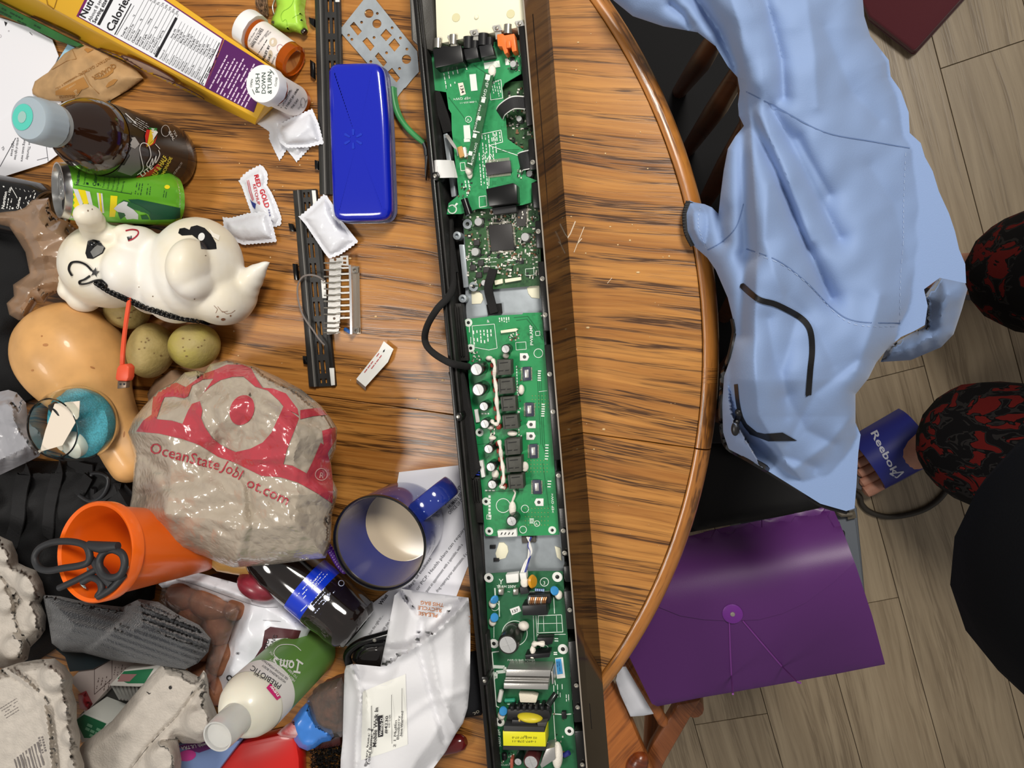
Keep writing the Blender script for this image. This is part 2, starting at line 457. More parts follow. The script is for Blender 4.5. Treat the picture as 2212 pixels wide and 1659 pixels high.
# ------------------------------------------------------------------ wood
def wood(name, ang, light, mid, dark, su=6.0, sv=90.0, rough=0.32, coat=0.3, use_uv=False, pore=0.55, warp=0.02, var=0.0, contrast=1.0, cath=0.35):
    m = bpy.data.materials.new(name); m.use_nodes = True
    nt = m.node_tree; N, L = nt.nodes, nt.links; b = N['Principled BSDF']
    def node(t, **k):
        n = N.new(t)
        for a, v in k.items(): setattr(n, a, v)
        return n
    if use_uv: src = node('ShaderNodeTexCoord').outputs['UV']
    else: src = node('ShaderNodeNewGeometry').outputs['Position']
    mp = node('ShaderNodeMapping'); mp.inputs['Rotation'].default_value = (0, 0, ang); L.new(src, mp.inputs['Vector'])
    v0 = mp.outputs[0]
    if var:
        oi = node('ShaderNodeObjectInfo'); ad = node('ShaderNodeVectorMath', operation='MULTIPLY_ADD')
        cmb = node('ShaderNodeCombineXYZ'); L.new(oi.outputs['Random'], cmb.inputs[0]); L.new(oi.outputs['Random'], cmb.inputs[1]); L.new(oi.outputs['Random'], cmb.inputs[2])
        L.new(cmb.outputs[0], ad.inputs[0]); ad.inputs[1].default_value = (9, 17, 5); L.new(v0, ad.inputs[2]); v0 = ad.outputs[0]
    # slow warp of the grain across its width
    sc = node('ShaderNodeVectorMath', operation='MULTIPLY'); sc.inputs[1].default_value = (2.2, 7.0, 1); L.new(v0, sc.inputs[0])
    wn = node('ShaderNodeTexNoise'); wn.inputs['Scale'].default_value = 1.0; wn.inputs['Detail'].default_value = 2; L.new(sc.outputs[0], wn.inputs['Vector'])
    off = node('ShaderNodeMath', operation='MULTIPLY_ADD'); L.new(wn.outputs['Fac'], off.inputs[0]); off.inputs[1].default_value = warp * 4; off.inputs[2].default_value = -warp * 2
    cb = node('ShaderNodeCombineXYZ'); L.new(off.outputs[0], cb.inputs[1])
    va = node('ShaderNodeVectorMath', operation='ADD'); L.new(v0, va.inputs[0]); L.new(cb.outputs[0], va.inputs[1])
    def streak(a, c, det=3, ro=0.55, dist=0.0):
        s_ = node('ShaderNodeVectorMath', operation='MULTIPLY'); s_.inputs[1].default_value = (a, c, 1); L.new(va.outputs[0], s_.inputs[0])
        n_ = node('ShaderNodeTexNoise'); n_.inputs['Scale'].default_value = 1.0; n_.inputs['Detail'].default_value = det; n_.inputs['Roughness'].default_value = ro
        n_.inputs['Distortion'].default_value = dist
        L.new(s_.outputs[0], n_.inputs['Vector']); return n_.outputs['Fac']
    broad = streak(su * 0.35, sv * 0.45, 3)
    fine = streak(su * 1.6, sv * 2.2, 4, 0.6)
    pores = streak(su * 4.5, sv * 6.5, 2, 0.5)
    ramp = node('ShaderNodeValToRGB'); cr = ramp.color_ramp
    cr.elements[0].position = 0.5 - 0.17 / contrast; cr.elements[0].color = lin(mid); cr.elements[1].position = 0.5 + 0.14 / contrast; cr.elements[1].color = lin(light)
    mixn = node('ShaderNodeMath', operation='MULTIPLY_ADD'); L.new(broad, mixn.inputs[0]); mixn.inputs[1].default_value = 0.5
    h = node('ShaderNodeMath', operation='MULTIPLY'); L.new(fine, h.inputs[0]); h.inputs[1].default_value = 0.5; L.new(h.outputs[0], mixn.inputs[2])
    L.new(mixn.outputs[0], ramp.inputs[0])
    # dark early-wood bands: thin, broken along the grain
    band = streak(su * 0.7, sv * 1.05, 2, 0.5, 0.3)
    r1 = node('ShaderNodeMapRange'); r1.inputs[1].default_value = 0.47; r1.inputs[2].default_value = 0.60; L.new(band, r1.inputs[0])
    r2 = node('ShaderNodeMapRange'); r2.inputs[1].default_value = 0.44; r2.inputs[2].default_value = 0.56; L.new(pores, r2.inputs[0])
    mu = node('ShaderNodeMath', operation='MULTIPLY'); L.new(r1.outputs[0], mu.inputs[0])
    ma = node('ShaderNodeMath', operation='MULTIPLY_ADD'); L.new(r2.outputs[0], ma.inputs[0]); ma.inputs[1].default_value = 0.75; ma.inputs[2].default_value = 0.25
    L.new(ma.outputs[0], mu.inputs[1])
    r3 = node('ShaderNodeMapRange'); r3.inputs[1].default_value = 0.60; r3.inputs[2].default_value = 0.68; r3.inputs[4].default_value = cath; L.new(pores, r3.inputs[0])
    mxm = node('ShaderNodeMath', operation='MAXIMUM'); L.new(mu.outputs[0], mxm.inputs[0]); L.new(r3.outputs[0], mxm.inputs[1])
    mp2 = node('ShaderNodeMath', operation='MULTIPLY'); L.new(mxm.outputs[0], mp2.inputs[0]); mp2.inputs[1].default_value = pore
    mx = node('ShaderNodeMix'); mx.data_type = 'RGBA'; L.new(mp2.outputs[0], mx.inputs['Factor']); L.new(ramp.outputs[0], mx.inputs[6]); mx.inputs[7].default_value = lin(dark)
    last = mx.outputs[2]
    if var:
        hv = node('ShaderNodeHueSaturation'); vr = node('ShaderNodeMapRange'); vr.inputs[3].default_value = 1 - var; vr.inputs[4].default_value = 1 + var
        L.new(oi.outputs['Random'], vr.inputs[0]); L.new(vr.outputs[0], hv.inputs['Value']); L.new(last, hv.inputs['Color']); last = hv.outputs[0]
    L.new(last, b.inputs['Base Color'])
    b.inputs['Roughness'].default_value = rough; b.inputs['Coat Weight'].default_value = coat; b.inputs['Coat Roughness'].default_value = 0.25
    bp = node('ShaderNodeBump'); bp.inputs['Strength'].default_value = 0.15; bp.inputs['Distance'].default_value = 0.001; bp.invert = True
    L.new(mxm.outputs[0], bp.inputs['Height']); L.new(bp.outputs[0], b.inputs['Normal'])
    return m

# ------------------------------------------------------------------ floor
p0, p1 = W(2015, 87, 0), W(2107, 439, 0)
fd = (p1 - p0).normalized(); fw = Vector((-fd.y, fd.x, 0))
fang = math.atan2(fd.y, fd.x)
M_plank = wood('vinyl_plank', -fang, (164, 147, 121), (136, 119, 95), (96, 80, 60), su=3.5, sv=55, rough=0.42, coat=0.05, var=0.10, pore=0.5, warp=0.012, cath=0.25)
M_sub = flat((70, 60, 48), 0.8)
fl = MB().box((0.1, 0, -0.012), (4.4, 4.2, 0.02)).build('floor', M_sub); tag(fl, kind='structure')
PWD = 0.152
k = 0; r_ = random.Random(3)
joint0 = W(2033, 148, 0)
for i in range(-15, 16):
    c0 = p0 + fw * (PWD * (i + 0.5)); jo = r_.uniform(0, 1.2) if i else (joint0 - p0).dot(fd)
    for j in (-3, -2, -1, 0, 1, 2):
        a = jo + j * 1.2; q = c0 + fd * (a + 0.6)
        if abs(q.x - 0.1) > 2.1 or abs(q.y) > 2.2: continue
        MB().box((q.x, q.y, -0.001), (1.2 - 0.0012, PWD - 0.0012, 0.003), fang).build('plank', M_plank, fl, bevel=0.0006, seg=1)

# ------------------------------------------------------------------ table
rim_px = [(1325, 20), (1400, 130), (1450, 240), (1502, 390), (1536, 530), (1554, 640), (1558, 760), (1540, 930), (1508, 1080), (1450, 1230), (1370, 1400), (1312, 1500)]
Q = np.array([tuple(W(a, b, TZ - 0.012))[:2] for a, b in rim_px])
A_ = np.c_[2 * Q, np.ones(len(Q))]; s_ = np.linalg.lstsq(A_, (Q ** 2).sum(1), rcond=None)[0]
TCX, TCY = s_[0], s_[1]; TR = math.sqrt(s_[2] + TCX ** 2 + TCY ** 2)
sa, sb = T(1259, 935), T(1539, 974)
sdir = (sb - sa).normalized(); gang = math.atan2(sdir.y, sdir.x)
M_oak = wood('oak_top', -gang, (198, 138, 68), (146, 90, 36), (66, 38, 15), su=5.5, sv=120, rough=0.30, coat=0.35, pore=0.95, warp=0.011)
M_rim = wood('oak_rim', 0.0, (196, 130, 60), (150, 92, 38), (70, 40, 16), su=9, sv=110, rough=0.28, coat=0.45, use_uv=True, pore=0.8, warp=0.004)
M_oak2 = wood('oak_leg', 0.9, (186, 116, 52), (150, 86, 36), (92, 48, 18), su=5, sv=60, rough=0.35, coat=0.3, pore=0.5)
table = thing('dining_table', 'round oak dining table cluttered with groceries and electronics', 'table', (TCX, TCY, 0))
RI = TR - 0.0175
def half(sgn):
    # side of the seam line: +1 above in the picture, -1 below
    nrm = Vector((-sdir.y, sdir.x, 0)); c = Vector((TCX, TCY, TZ)); e = (sa - c).dot(nrm) + sgn * 0.0004
    th0 = gang
    al = math.asin(max(-1, min(1, e / RI)))
    a0, a1 = (th0 + al, th0 + math.pi - al) if sgn > 0 else (th0 - math.pi - al, th0 + al)
    return a0, a1
for sgn in (1, -1):
    a0, a1 = half(sgn)
    pts = [Vector((TCX + RI * math.cos(a0 + (a1 - a0) * i / 90), TCY + RI * math.sin(a0 + (a1 - a0) * i / 90), TZ)) for i in range(91)]
    MB().prism(pts, TZ - 0.022).build('table_leaf', M_oak, table, bevel=0.0006, seg=1)
    # rim band with its grain along the curve
    prof = [(RI + 0.0006, -0.024), (RI + 0.0006, -0.0015), (RI + 0.0016, -0.0003), (RI + 0.006, 0.0), (RI + 0.0115, -0.002), (RI + 0.0155, -0.0065), (TR, -0.013), (TR, -0.026), (RI + 0.014, -0.034), (RI + 0.004, -0.034)]
    vs, fs, uv = [], [], []; n = 120
    for i in range(n + 1):
        a = a0 + 0.0006 + (a1 - a0 - 0.0012) * i / n
        for (r, z) in prof: vs.append((TCX + r * math.cos(a), TCY + r * math.sin(a), TZ + z))
    m = len(prof)
    for i in range(n):
        for j in range(m): fs.append((i * m + j, (i + 1) * m + j, (i + 1) * m + (j + 1) % m, i * m + (j + 1) % m))
    fs += [tuple(range(m)), tuple(n * m + j for j in range(m - 1, -1, -1))]
    o = link_mesh('rim_band', vs, fs, M_rim, table, True, angle=50)
    me = o.data; ul = me.uv_layers.new(name='UVMap')
    for p in me.polygons:
        for li in p.loop_indices:
            v = me.vertices[me.loops[li].vertex_index].co + LOC[o.name]
            ul.data[li].uv = ((math.atan2(v.y - TCY, v.x - TCX)) % (2 * math.pi) * TR + 0.25 * math.hypot(v.x - TCX, v.y - TCY), math.hypot(v.x - TCX, v.y - TCY) + v.z)
MB().lathe([(0.09, 0.12), (0.075, 0.2), (0.055, 0.3), (0.07, 0.42), (0.09, 0.55), (0.12, 0.65), (0.16, 0.7), (0.16, 0.727)], (TCX, TCY, 0), (0, 0, 1)).build('pedestal', M_oak2, table, True)
for i in range(4):
    a = gang + math.pi / 4 + i * math.pi / 2; d = Vector((math.cos(a), math.sin(a), 0)); c = Vector((TCX, TCY, 0))
    MB().tube([c + d * 0.07 + Vector((0, 0, .16)), c + d * 0.2 + Vector((0, 0, .13)), c + d * 0.34 + Vector((0, 0, .06)), c + d * 0.4 + Vector((0, 0, .035))], [.035, .035, .03, .03], 10).build('pedestal_foot', M_oak2, table, True)
# table scars and crumbs of flux on the varnish
tops = [o for o in COL.objects if o.name.startswith('table_leaf')]
decal('scratch', poly_line([(1243, 478), (1232, 505), (1222, 520)], 2.5) + poly_line([(1262, 490), (1250, 520), (1240, 545)], 1.6) + poly_line([(1257, 515), (1246, 528)], 2.0) + poly_line([(1312, 612), (1322, 600)], 1.0) + [circ(1339, 101, 5, 10)], flat((226, 204, 176), 0.6), tops, table)

# ------------------------------------------------------------------ chair under the jacket
M_chair = wood('chair_wood', 0.4, (84, 46, 22), (64, 34, 17), (36, 18, 9), su=6, sv=80, rough=0.35, coat=0.3, pore=0.5)
ch = thing('dining_chair', 'dark wooden spindle-back chair pushed in at the table under the blue jacket', 'chair', W(1560, 560, 0.0))
seat_px = [(1330, 250), (1590, 180), (1640, 620), (1630, 960), (1400, 930)]
MB().prism([W(a, b, 0.45) for a, b in seat_px], 0.415).build('seat', M_chair, ch, bevel=0.008)
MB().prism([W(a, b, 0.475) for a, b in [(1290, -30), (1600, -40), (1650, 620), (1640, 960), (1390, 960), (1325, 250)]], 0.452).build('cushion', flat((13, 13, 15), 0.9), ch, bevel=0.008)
for a, b in [(1370, 300), (1580, 230), (1590, 900), (1400, 880)]:
    q = W(a, b, 0.42); MB().lathe([(0.015, 0), (0.02, 0.2), (0.016, 0.415)], (q.x, q.y, 0), (0, 0, 1), 12).build('leg', M_chair, ch, True)
rail = [W(1618, 90, 0.74), W(1632, 300, 0.75), (W(1640, 560, 0.75)), W(1632, 780, 0.73), W(1622, 960, 0.68)]
MB().tube([tuple(p) for p in catmull([tuple(p) for p in rail], 4)], 0.014, 10, flatten=1.5).build('top_rail', M_chair, ch, True)
for i, (a, b, c, d) in enumerate([(1462, 205, 1560, 60), (1478, 335, 1612, 130), (1512, 455, 1626, 250), (1545, 560, 1640, 400), (1560, 690, 1640, 560), (1560, 800, 1634, 730), (1545, 900, 1624, 880)]):
    MB().tube([W(a, b, 0.45), W((a + c) / 2 + 4, (b + d) / 2, 0.64), W(c, d, 0.74 if d < 700 else 0.69)], [0.009, 0.0125, 0.009], 10).build('spindle', M_chair, ch, True)

# ------------------------------------------------------------------ blue jacket
M_jk = mat('jacket_cloth', (128, 152, 194), 0.72, bump=0.12, bscale=900, sheen=0.25)
M_blk = flat((20, 20, 22), 0.5)
jk = thing('jacket', 'pale blue softshell jacket with black zips draped over the chair back', 'jacket', W(1750, 600, 0.0))
J = [(1300, -40), (1324, 0), (1367, 35), (1433, 57), (1507, 70), (1546, 100), (1572, 143), (1593, 167), (1598, 196), (1594, 225), (1596, 250), (1607, 272), (1588, 295), (1572, 322), (1563, 370), (1557, 417), (1552, 462), (1538, 448), (1522, 441), (1500, 437), (1489, 433), (1480, 461), (1483, 500), (1497, 530), (1528, 557), (1546, 583), (1572, 643), (1585, 696), (1589, 722), (1578, 774), (1564, 813), (1560, 874), (1562, 935), (1574, 970), (1620, 994), (1663, 1020), (1724, 1058), (1772, 1088), (1828, 1104), (1846, 1098), (1850, 1048), (1854, 978), (1859, 939), (1848, 913), (1848, 852), (1876, 817), (1893, 783), (1915, 756), (1946, 728), (1975, 715), (1998, 702), (2004, 660), (1996, 625), (2030, 600), (2087, 612), (2085, 570), (2072, 539), (2063, 500), (2050, 461), (2028, 413), (2015, 370), (1998, 339), (1989, 309), (1965, 287), (1963, 243), (1946, 196), (1924, 165), (1920, 130), (1880, 78), (1867, 35), (1864, 0), (1860, -40)]
RIDGE = [(1560, -60), (1600, 60), (1612, 180), (1625, 300), (1635, 560), (1630, 780), (1640, 900), (1700, 1000), (1800, 1120)]
FOLDS = [([(1609, 226), (1606, 330), (1608, 450), (1612, 545)], -0.040, 13), ([(1618, 232), (1641, 296), (1676, 370), (1728, 500), (1793, 643)], -0.032, 16), ([(1667, 235), (1707, 304), (1750, 391), (1811, 513)], -0.021, 18),
         ([(1646, -30), (1670, 60), (1688, 130), (1693, 209)], -0.016, 14), ([(1498, -10), (1554, 65), (1589, 143), (1602, 200)], -0.035, 12), ([(1640, 250), (1690, 360), (1750, 520)], 0.010, 14),
         ([(1555, 460), (1556, 490), (1562, 520)], -0.02, 9), ([(1725, 300), (1745, 340), (1790, 420)], -0.008, 12), ([(1610, 560), (1604, 640), (1600, 720)], -0.02, 12), ([(1600, 940), (1660, 975), (1760, 1010)], -0.01, 16),
         ([(1700, 860), (1740, 930), (1800, 960)], -0.008, 18), ([(1998, 622), (1975, 660), (1946, 705)], -0.016, 10), ([(2060, 560), (2030, 590), (2000, 622)], -0.012, 14), ([(1660, 690), (1672, 780), (1700, 850)], -0.008, 20),
         ([(1900, 640), (1880, 720), (1850, 800)], 0.012, 30), ([(1450, 10), (1475, 30), (1490, 55)], -0.012, 8), ([(1720, 690), (1690, 800), (1700, 900)], -0.007, 22), ([(1850, 780), (1760, 850), (1700, 960)], -0.008, 20), ([(1840, 900), (1790, 960), (1720, 1010)], 0.008, 16), ([(1850, 1000), (1800, 1060), (1760, 1070)], -0.008, 14), ([(1780, 60), (1840, 200), (1900, 260)], -0.007, 26), ([(1740, -20), (1760, 120), (1765, 230)], 0.007, 26), ([(1880, 360), (1930, 440), (1960, 560)], -0.006, 30), ([(1530, 700), (1575, 760), (1580, 860)], -0.006, 10), ([(1660, 400), (1650, 520), (1690, 640)], 0.006, 22), ([(1700, 640), (1760, 700), (1800, 790)], -0.006, 22)]
jw = waves(5, 9, 60, 260)
def jz(x, y, d):
    rx = np.interp(y, [p[1] for p in RIDGE], [p[0] for p in RIDGE])
    t = x - rx
    z = np.where(t > 0, 0.115 - 0.13 * (np.clip(t, 0, 460) / 430) ** 1.35 - 0.0, 0.115 - 0.085 * (np.clip(-t, 0, 150) / 110) ** 1.1)
    z = np.where((y < 170) & (t < 0), 0.115 - 0.075 * np.clip(-t, 0, 300) / 300, z)
    low = np.clip((y - 820) / 280, 0, 1); z = z - 0.13 * low ** 1.3 * (t > -60)
    fs = 0
    for pts, amp, wd in FOLDS: fs = fs + 1.5 * amp * np.exp(-np.sqrt(seg_dist(x, y, pts, False) ** 2 + 20) / (wd * 1.25))
    z = z + np.where(fs < 0, -.042 * np.tanh(-fs / .042), fs) + 0.006 * jw(x, y)
    edge = np.exp(-(d / 16.0) ** 1.0); z = z - np.where(t > 40, 0.030, 0.014) * edge
    co = np.exp(-(((x - 1510) / 45) ** 2 + ((y - 490) / 60) ** 2)); z = np.maximum(z, 0.012 + 0.022 * co * np.clip(d / 18, 0, 1))
    return np.where((x < 1560) & (y > 400) & (y < 600), np.maximum(z, 0.008), z)
jb = puff('jacket_body', J, jz, M_jk, jk, 4.2, None, 0.006)
# lower sleeve hanging in the person's shade
JS = [(1996, 640), (2030, 596), (2080, 600), (2090, 625), (2078, 668), (2060, 722), (2033, 750), (1967, 778), (1902, 782), (1915, 752), (1960, 725), (1998, 706)]
sw = waves(9, 4, 20, 60)
def sz(x, y, d): return -0.14 - 0.05 * np.clip((y - 640) / 140, 0, 1) + 0.05 * np.clip(d / 50, 0, 1) ** 0.5 + 0.004 * sw(x, y)
puff('sleeve', JS, sz, M_jk, jk, 7, None, 0.02)
seam = flat((96, 120, 164), 0.8)
dl = []
for pts in ([(1612, 198), (1680, 233), (1780, 285), (1880, 305), (1965, 320)], [(1612, 538), (1680, 563), (1740, 608), (1800, 668), (1850, 694), (1945, 698)], [(1528, 540), (1560, 522), (1590, 490), (1606, 440)]):
    dl += poly_line(catmull(pts, 6), 2.2)
decal('seam', dl, seam, jb, jk)
st_ = []
for pts in ([(1956, 330), (1952, 430), (1951, 520), (1945, 600), (1944, 698)], [(1622, 546), (1686, 570), (1745, 614), (1803, 675), (1852, 702), (1940, 705)], [(1513, 447), (1508, 480), (1516, 512), (1527, 538)]):
    P = resample(catmull(pts, 8), 7, False); st_ += [line(P[i][0], P[i][1], P[i + 1][0], P[i + 1][1], 1.8) for i in range(0, len(P) - 1, 2)]
decal('stitching', st_, flat((158, 178, 212), 0.7), jb, jk)
tape = catmull([(1602, 616), (1622, 634), (1642, 648), (1672, 656), (1698, 668), (1726, 684), (1744, 702), (1752, 724), (1754, 760), (1750, 800), (1746, 853)], 6)
tw = [6, 13]
decal('zip_tape', [line(a[0], a[1], b[0], b[1], 12.5) for a, b in zip(tape[:-1], tape[1:])] + [circ(p[0], p[1], 6.2, 8) for p in tape[1:-1:1]] + [[(1740, 848), (1753, 846), (1752, 851), (1741, 857)]], M_blk, jb, jk, 0.0008, 6)
tp2 = catmull([(1590, 830), (1594, 870), (1603, 905), (1622, 932), (1650, 941)], 5)
decal('pocket_zip', [line(a[0], a[1], b[0], b[1], 8) for a, b in zip(tp2[:-1], tp2[1:])] + [[(1600, 905), (1640, 938), (1690, 934), (1722, 952), (1660, 953), (1620, 938)]], M_blk, jb, jk, 0.0008, 6)
def onj(px, py, up=0.002):
    h = bvh(jb).ray_cast(Vector((0, 0, CH)), (W(px, py, 0) - Vector((0, 0, CH))).normalized())
    return (h[0] if h[0] else W(px, py, TZ)) + Vector((0, 0, up))
pz = MB()
pz.tube([onj(1597, 893), onj(1594, 903), onj(1590, 914)], 0.0028, 8).ball(onj(1588, 925, .003), (0.004, 0.007, 0.003)).ball(onj(1596, 890, .002), (0.004, 0.004, 0.003))
pz.build('zip_pull', flat((26, 26, 28), 0.35), jk, True)
zb = MB(); teeth = MB()
for pts in ([(1491, 436), (1483, 462), (1486, 500), (1500, 529)],):
    P = catmull(pts, 6); zb.tube([T(p[0], p[1], 0.012) for p in P], 0.0042, 8, flatten=0.5)
    for q in resample(P, 6, False): teeth.box(T(q[0] - 4.5, q[1], 0.0135), (0.0035, 0.0016, 0.002), 0.0)
P = catmull([(1582, 690), (1586, 722), (1575, 774), (1561, 813), (1557, 874), (1559, 935), (1571, 970), (1618, 997), (1663, 1023), (1724, 1062), (1772, 1092), (1828, 1108)], 5)
zz = [onj(p[0] + 4, p[1] - 2, -0.004) for p in P]
zb.tube(zz, 0.0036, 6)
zb.build('zipper', M_blk, jk, True)
teeth.build('zipper_teeth', flat((14, 14, 15), 0.35), jk, kind='stuff')
# ------------------------------------------------------------------ shade slab, bin and purple folder
bg = puff('shade_slab', [(1500, 930), (1575, 965), (1700, 1010), (1830, 1060), (1835, 1108), (1790, 1100), (1640, 1122), (1490, 1150)], lambda x, y, d: -0.31 + 0.012 * np.clip(d / 20, 0, 1) ** .5, flat((14, 14, 15), 0.75), None, 14, -0.335)  # near-black slab put in for the shadow under the table
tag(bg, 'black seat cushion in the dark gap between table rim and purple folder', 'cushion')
binn = thing('storage_bin', 'grey plastic bin with a dark latch standing under the purple folder', 'bin', W(1800, 1180, 0.0))
M_bin = mat('grey_plastic', (92, 98, 106), 0.5, bump=0.05, bscale=500)
BZ = 0.36
bp = [(1600, 1108), (1852, 1092), (1873, 1312), (1620, 1340)]
MB().prism([W(a, b, BZ) for a, b in bp], 0.0).build('bin_body', M_bin, binn, bevel=0.006)
MB().prism([W(a, b, BZ + 0.012) for a, b in [(1596, 1104), (1845, 1088), (1866, 1262), (1610, 1290)]], BZ).build('lid', flat((104, 110, 118), 0.5), binn, bevel=0.004)
MB().prism([W(a, b, BZ + 0.02) for a, b in [(1812, 1150), (1826, 1148), (1827, 1168), (1815, 1170)]], BZ + .008).build('latch', flat((28, 29, 32), 0.4), binn, bevel=0.002)
MB().tube([W(1798, 1100, BZ + .02), W(1818, 1112, BZ + .022), W(1840, 1110, BZ + .02)], 0.004, 8).box(W(1838, 1112, BZ + .016), (0.012, 0.01, 0.008), .3).build('handle', flat((92, 84, 70), 0.5), binn, True)
M_pur = mat('purple_poly', (86, 36, 104), 0.40, bump=0.06, bscale=1400, spec=0.6)
fo = thing('document_folder', 'purple plastic document folder with elastic cord resting on the chair seat', 'folder', W(1640, 1320, 0.45))
FZ = 0.50
FP = [(1480, 1160), (1560, 1140), (1690, 1115), (1797, 1092), (1822, 1150), (1850, 1225), (1884, 1330), (1912, 1435), (1800, 1457), (1660, 1482), (1520, 1506), (1420, 1526), (1408, 1520), (1385, 1472), (1350, 1400), (1380, 1280)]
def fz(x, y, d):
    g = 1437 - (x - 1362) * 0.17      # lower edge follows the picture's slant
    v = (y - (1165 - (x - 1480) * 0.205)) / 360.0
    return FZ - TZ + 0.022 - 0.055 * np.clip(1 - v / .42, 0, 1) ** 2 - 0.010 * np.clip(v - .5, 0, 1)
fb = puff('pocket', FP, fz, M_pur, fo, 14, None, 0.014)
def onm(o, px, py, up=0.0):
    h = bvh(o).ray_cast(Vector((0, 0, CH)), (W(px, py, 0) - Vector((0, 0, CH))).normalized())
    return (h[0] if h[0] else T(px, py)) + Vector((0, 0, up))
flap = [(1480, 1160), (1560, 1140), (1690, 1115), (1797, 1092), (1822, 1150), (1846, 1215), (1800, 1258), (1740, 1302), (1690, 1325), (1640, 1338), (1582, 1341), (1520, 1338), (1470, 1330), (1420, 1310), (1395, 1270)]
decal('flap', [flap], M_pur, fb, fo, 0.0016, 14)
bc = onm(fb, 1582, 1324, 0.002)
MB().lathe([(0.0135, 0), (0.0135, 0.0016), (0.012, 0.0022)], bc, (0, 0, 1), 28).build('button', flat((112, 44, 140), 0.35), fo, True)
MB().lathe([(0.0035, 0), (0.003, 0.0012), (0.001, 0.0016)], bc + Vector((0, 0, .002)), (0, 0, 1), 16).build('rivet', flat((190, 180, 172), 0.3, metal=0.8), fo, True)
for a in ([(1575, 1340), (1577, 1400), (1580, 1460), (1583, 1498)], [(1604, 1340), (1645, 1388), (1690, 1440), (1722, 1472), (1730, 1474)]):
    MB().tube([onm(fb, p[0], p[1], 0.0012) for p in a], 0.0011, 6).build('elastic_cord', flat((122, 58, 140), 0.6), fo, True)
# ------------------------------------------------------------------ second chair at the foot of the picture
M_hon = wood('honey_wood', -0.95 + 1.57 * 0, (192, 116, 52), (160, 90, 36), (104, 52, 18), su=5, sv=70, rough=0.38, coat=0.25, pore=0.6)
c2 = thing('dining_chair', 'honey oak chair at the bottom of the picture beneath the purple folder', 'chair', W(1400, 1580, 0.0))
MB().prism([W(a, b, 0.445) for a, b in [(1296, 1470), (1320, 1476), (1352, 1530), (1412, 1672), (1416, 1700), (1300, 1700), (1286, 1560)]], 0.425).build('seat', M_hon, c2, bevel=0.004)
q = W(1376, 1652, 0.445)
MB().ball(q, (0.016, 0.024, 0.014), axes=[(0.9, -0.45, 0), (.45, .9, 0), (0, 0, 1)]).build('arm_post', wood('dark_peg', 0.3, (140, 66, 24), (112, 48, 16), (70, 28, 8), rough=0.3, coat=0.5), c2, True)
MB().tube([W(1345, 1415, 0.445), W(1400, 1500, 0.445), W(1432, 1558, 0.445), W(1436, 1566, 0.445)], [0.0085, 0.0085, 0.0085, 0.005], 12).build('stretcher', M_hon, c2, True)
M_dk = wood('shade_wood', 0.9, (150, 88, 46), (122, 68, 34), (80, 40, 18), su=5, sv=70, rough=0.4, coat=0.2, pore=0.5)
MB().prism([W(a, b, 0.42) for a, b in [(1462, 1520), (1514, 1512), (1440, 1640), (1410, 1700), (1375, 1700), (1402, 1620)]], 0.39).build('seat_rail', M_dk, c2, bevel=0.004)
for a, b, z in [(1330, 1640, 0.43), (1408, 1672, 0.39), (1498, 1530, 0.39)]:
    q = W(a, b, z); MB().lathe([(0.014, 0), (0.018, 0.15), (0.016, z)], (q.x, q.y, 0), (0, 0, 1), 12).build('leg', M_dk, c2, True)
pz_ = waves(31, 4, 30, 90)
pp = puff('paper_napkin', [(1338, 1440), (1352, 1440), (1412, 1542), (1390, 1546), (1362, 1548), (1340, 1500), (1330, 1470)], lambda x, y, d: -0.275 + 0.004 * pz_(x, y) + 0.006 * np.clip(d / 15, 0, 1), flat((222, 224, 232), 0.8), None, 6, None, 0.002)
tag(pp, 'crumpled white paper lying between the honey oak chair rails', 'paper')
# ------------------------------------------------------------------ maroon cloth, floor cable
mc = thing('folded_blanket', 'maroon fabric folded in layers on the floor, top right', 'blanket', W(1970, 20, 0.0))
M_mar = mat('maroon_cloth', (78, 20, 30), 0.9, bump=0.2, bscale=900, sheen=0.3)
for i, (h0, h1, dx) in enumerate([(0.0, 0.011, 0), (0.0115, 0.022, 5), (0.0225, 0.034, 9)]):
    MB().prism([W(a + (-dx if k in (0,) else 0), b - dx * 0.8, h1) for k, (a, b) in enumerate([(1867, 0), (1878, 42), (1974, 117), (1982, 112), (2092, -10), (2092, -90), (1867, -90)])], h0).build('fold', M_mar, mc, bevel=0.004, seg=3)
cb = MB().tube([tuple(p) for p in catmull([tuple(W(a, b, z)) for a, b, z in [(1836, 1060, .006), (1856, 1072, .006), (1862, 1090, .006), (1880, 1106, .006), (1915, 1116, .006), (1960, 1112, .006), (2005, 1096, .006), (2040, 1065, .006), (2075, 1000, .006)]], 6)], 0.0055, 10).build('power_cable', flat((44, 38, 30), 0.45), None, True)
tag(cb, 'dark round cable curving across the floor by the blue sandal', 'cable')
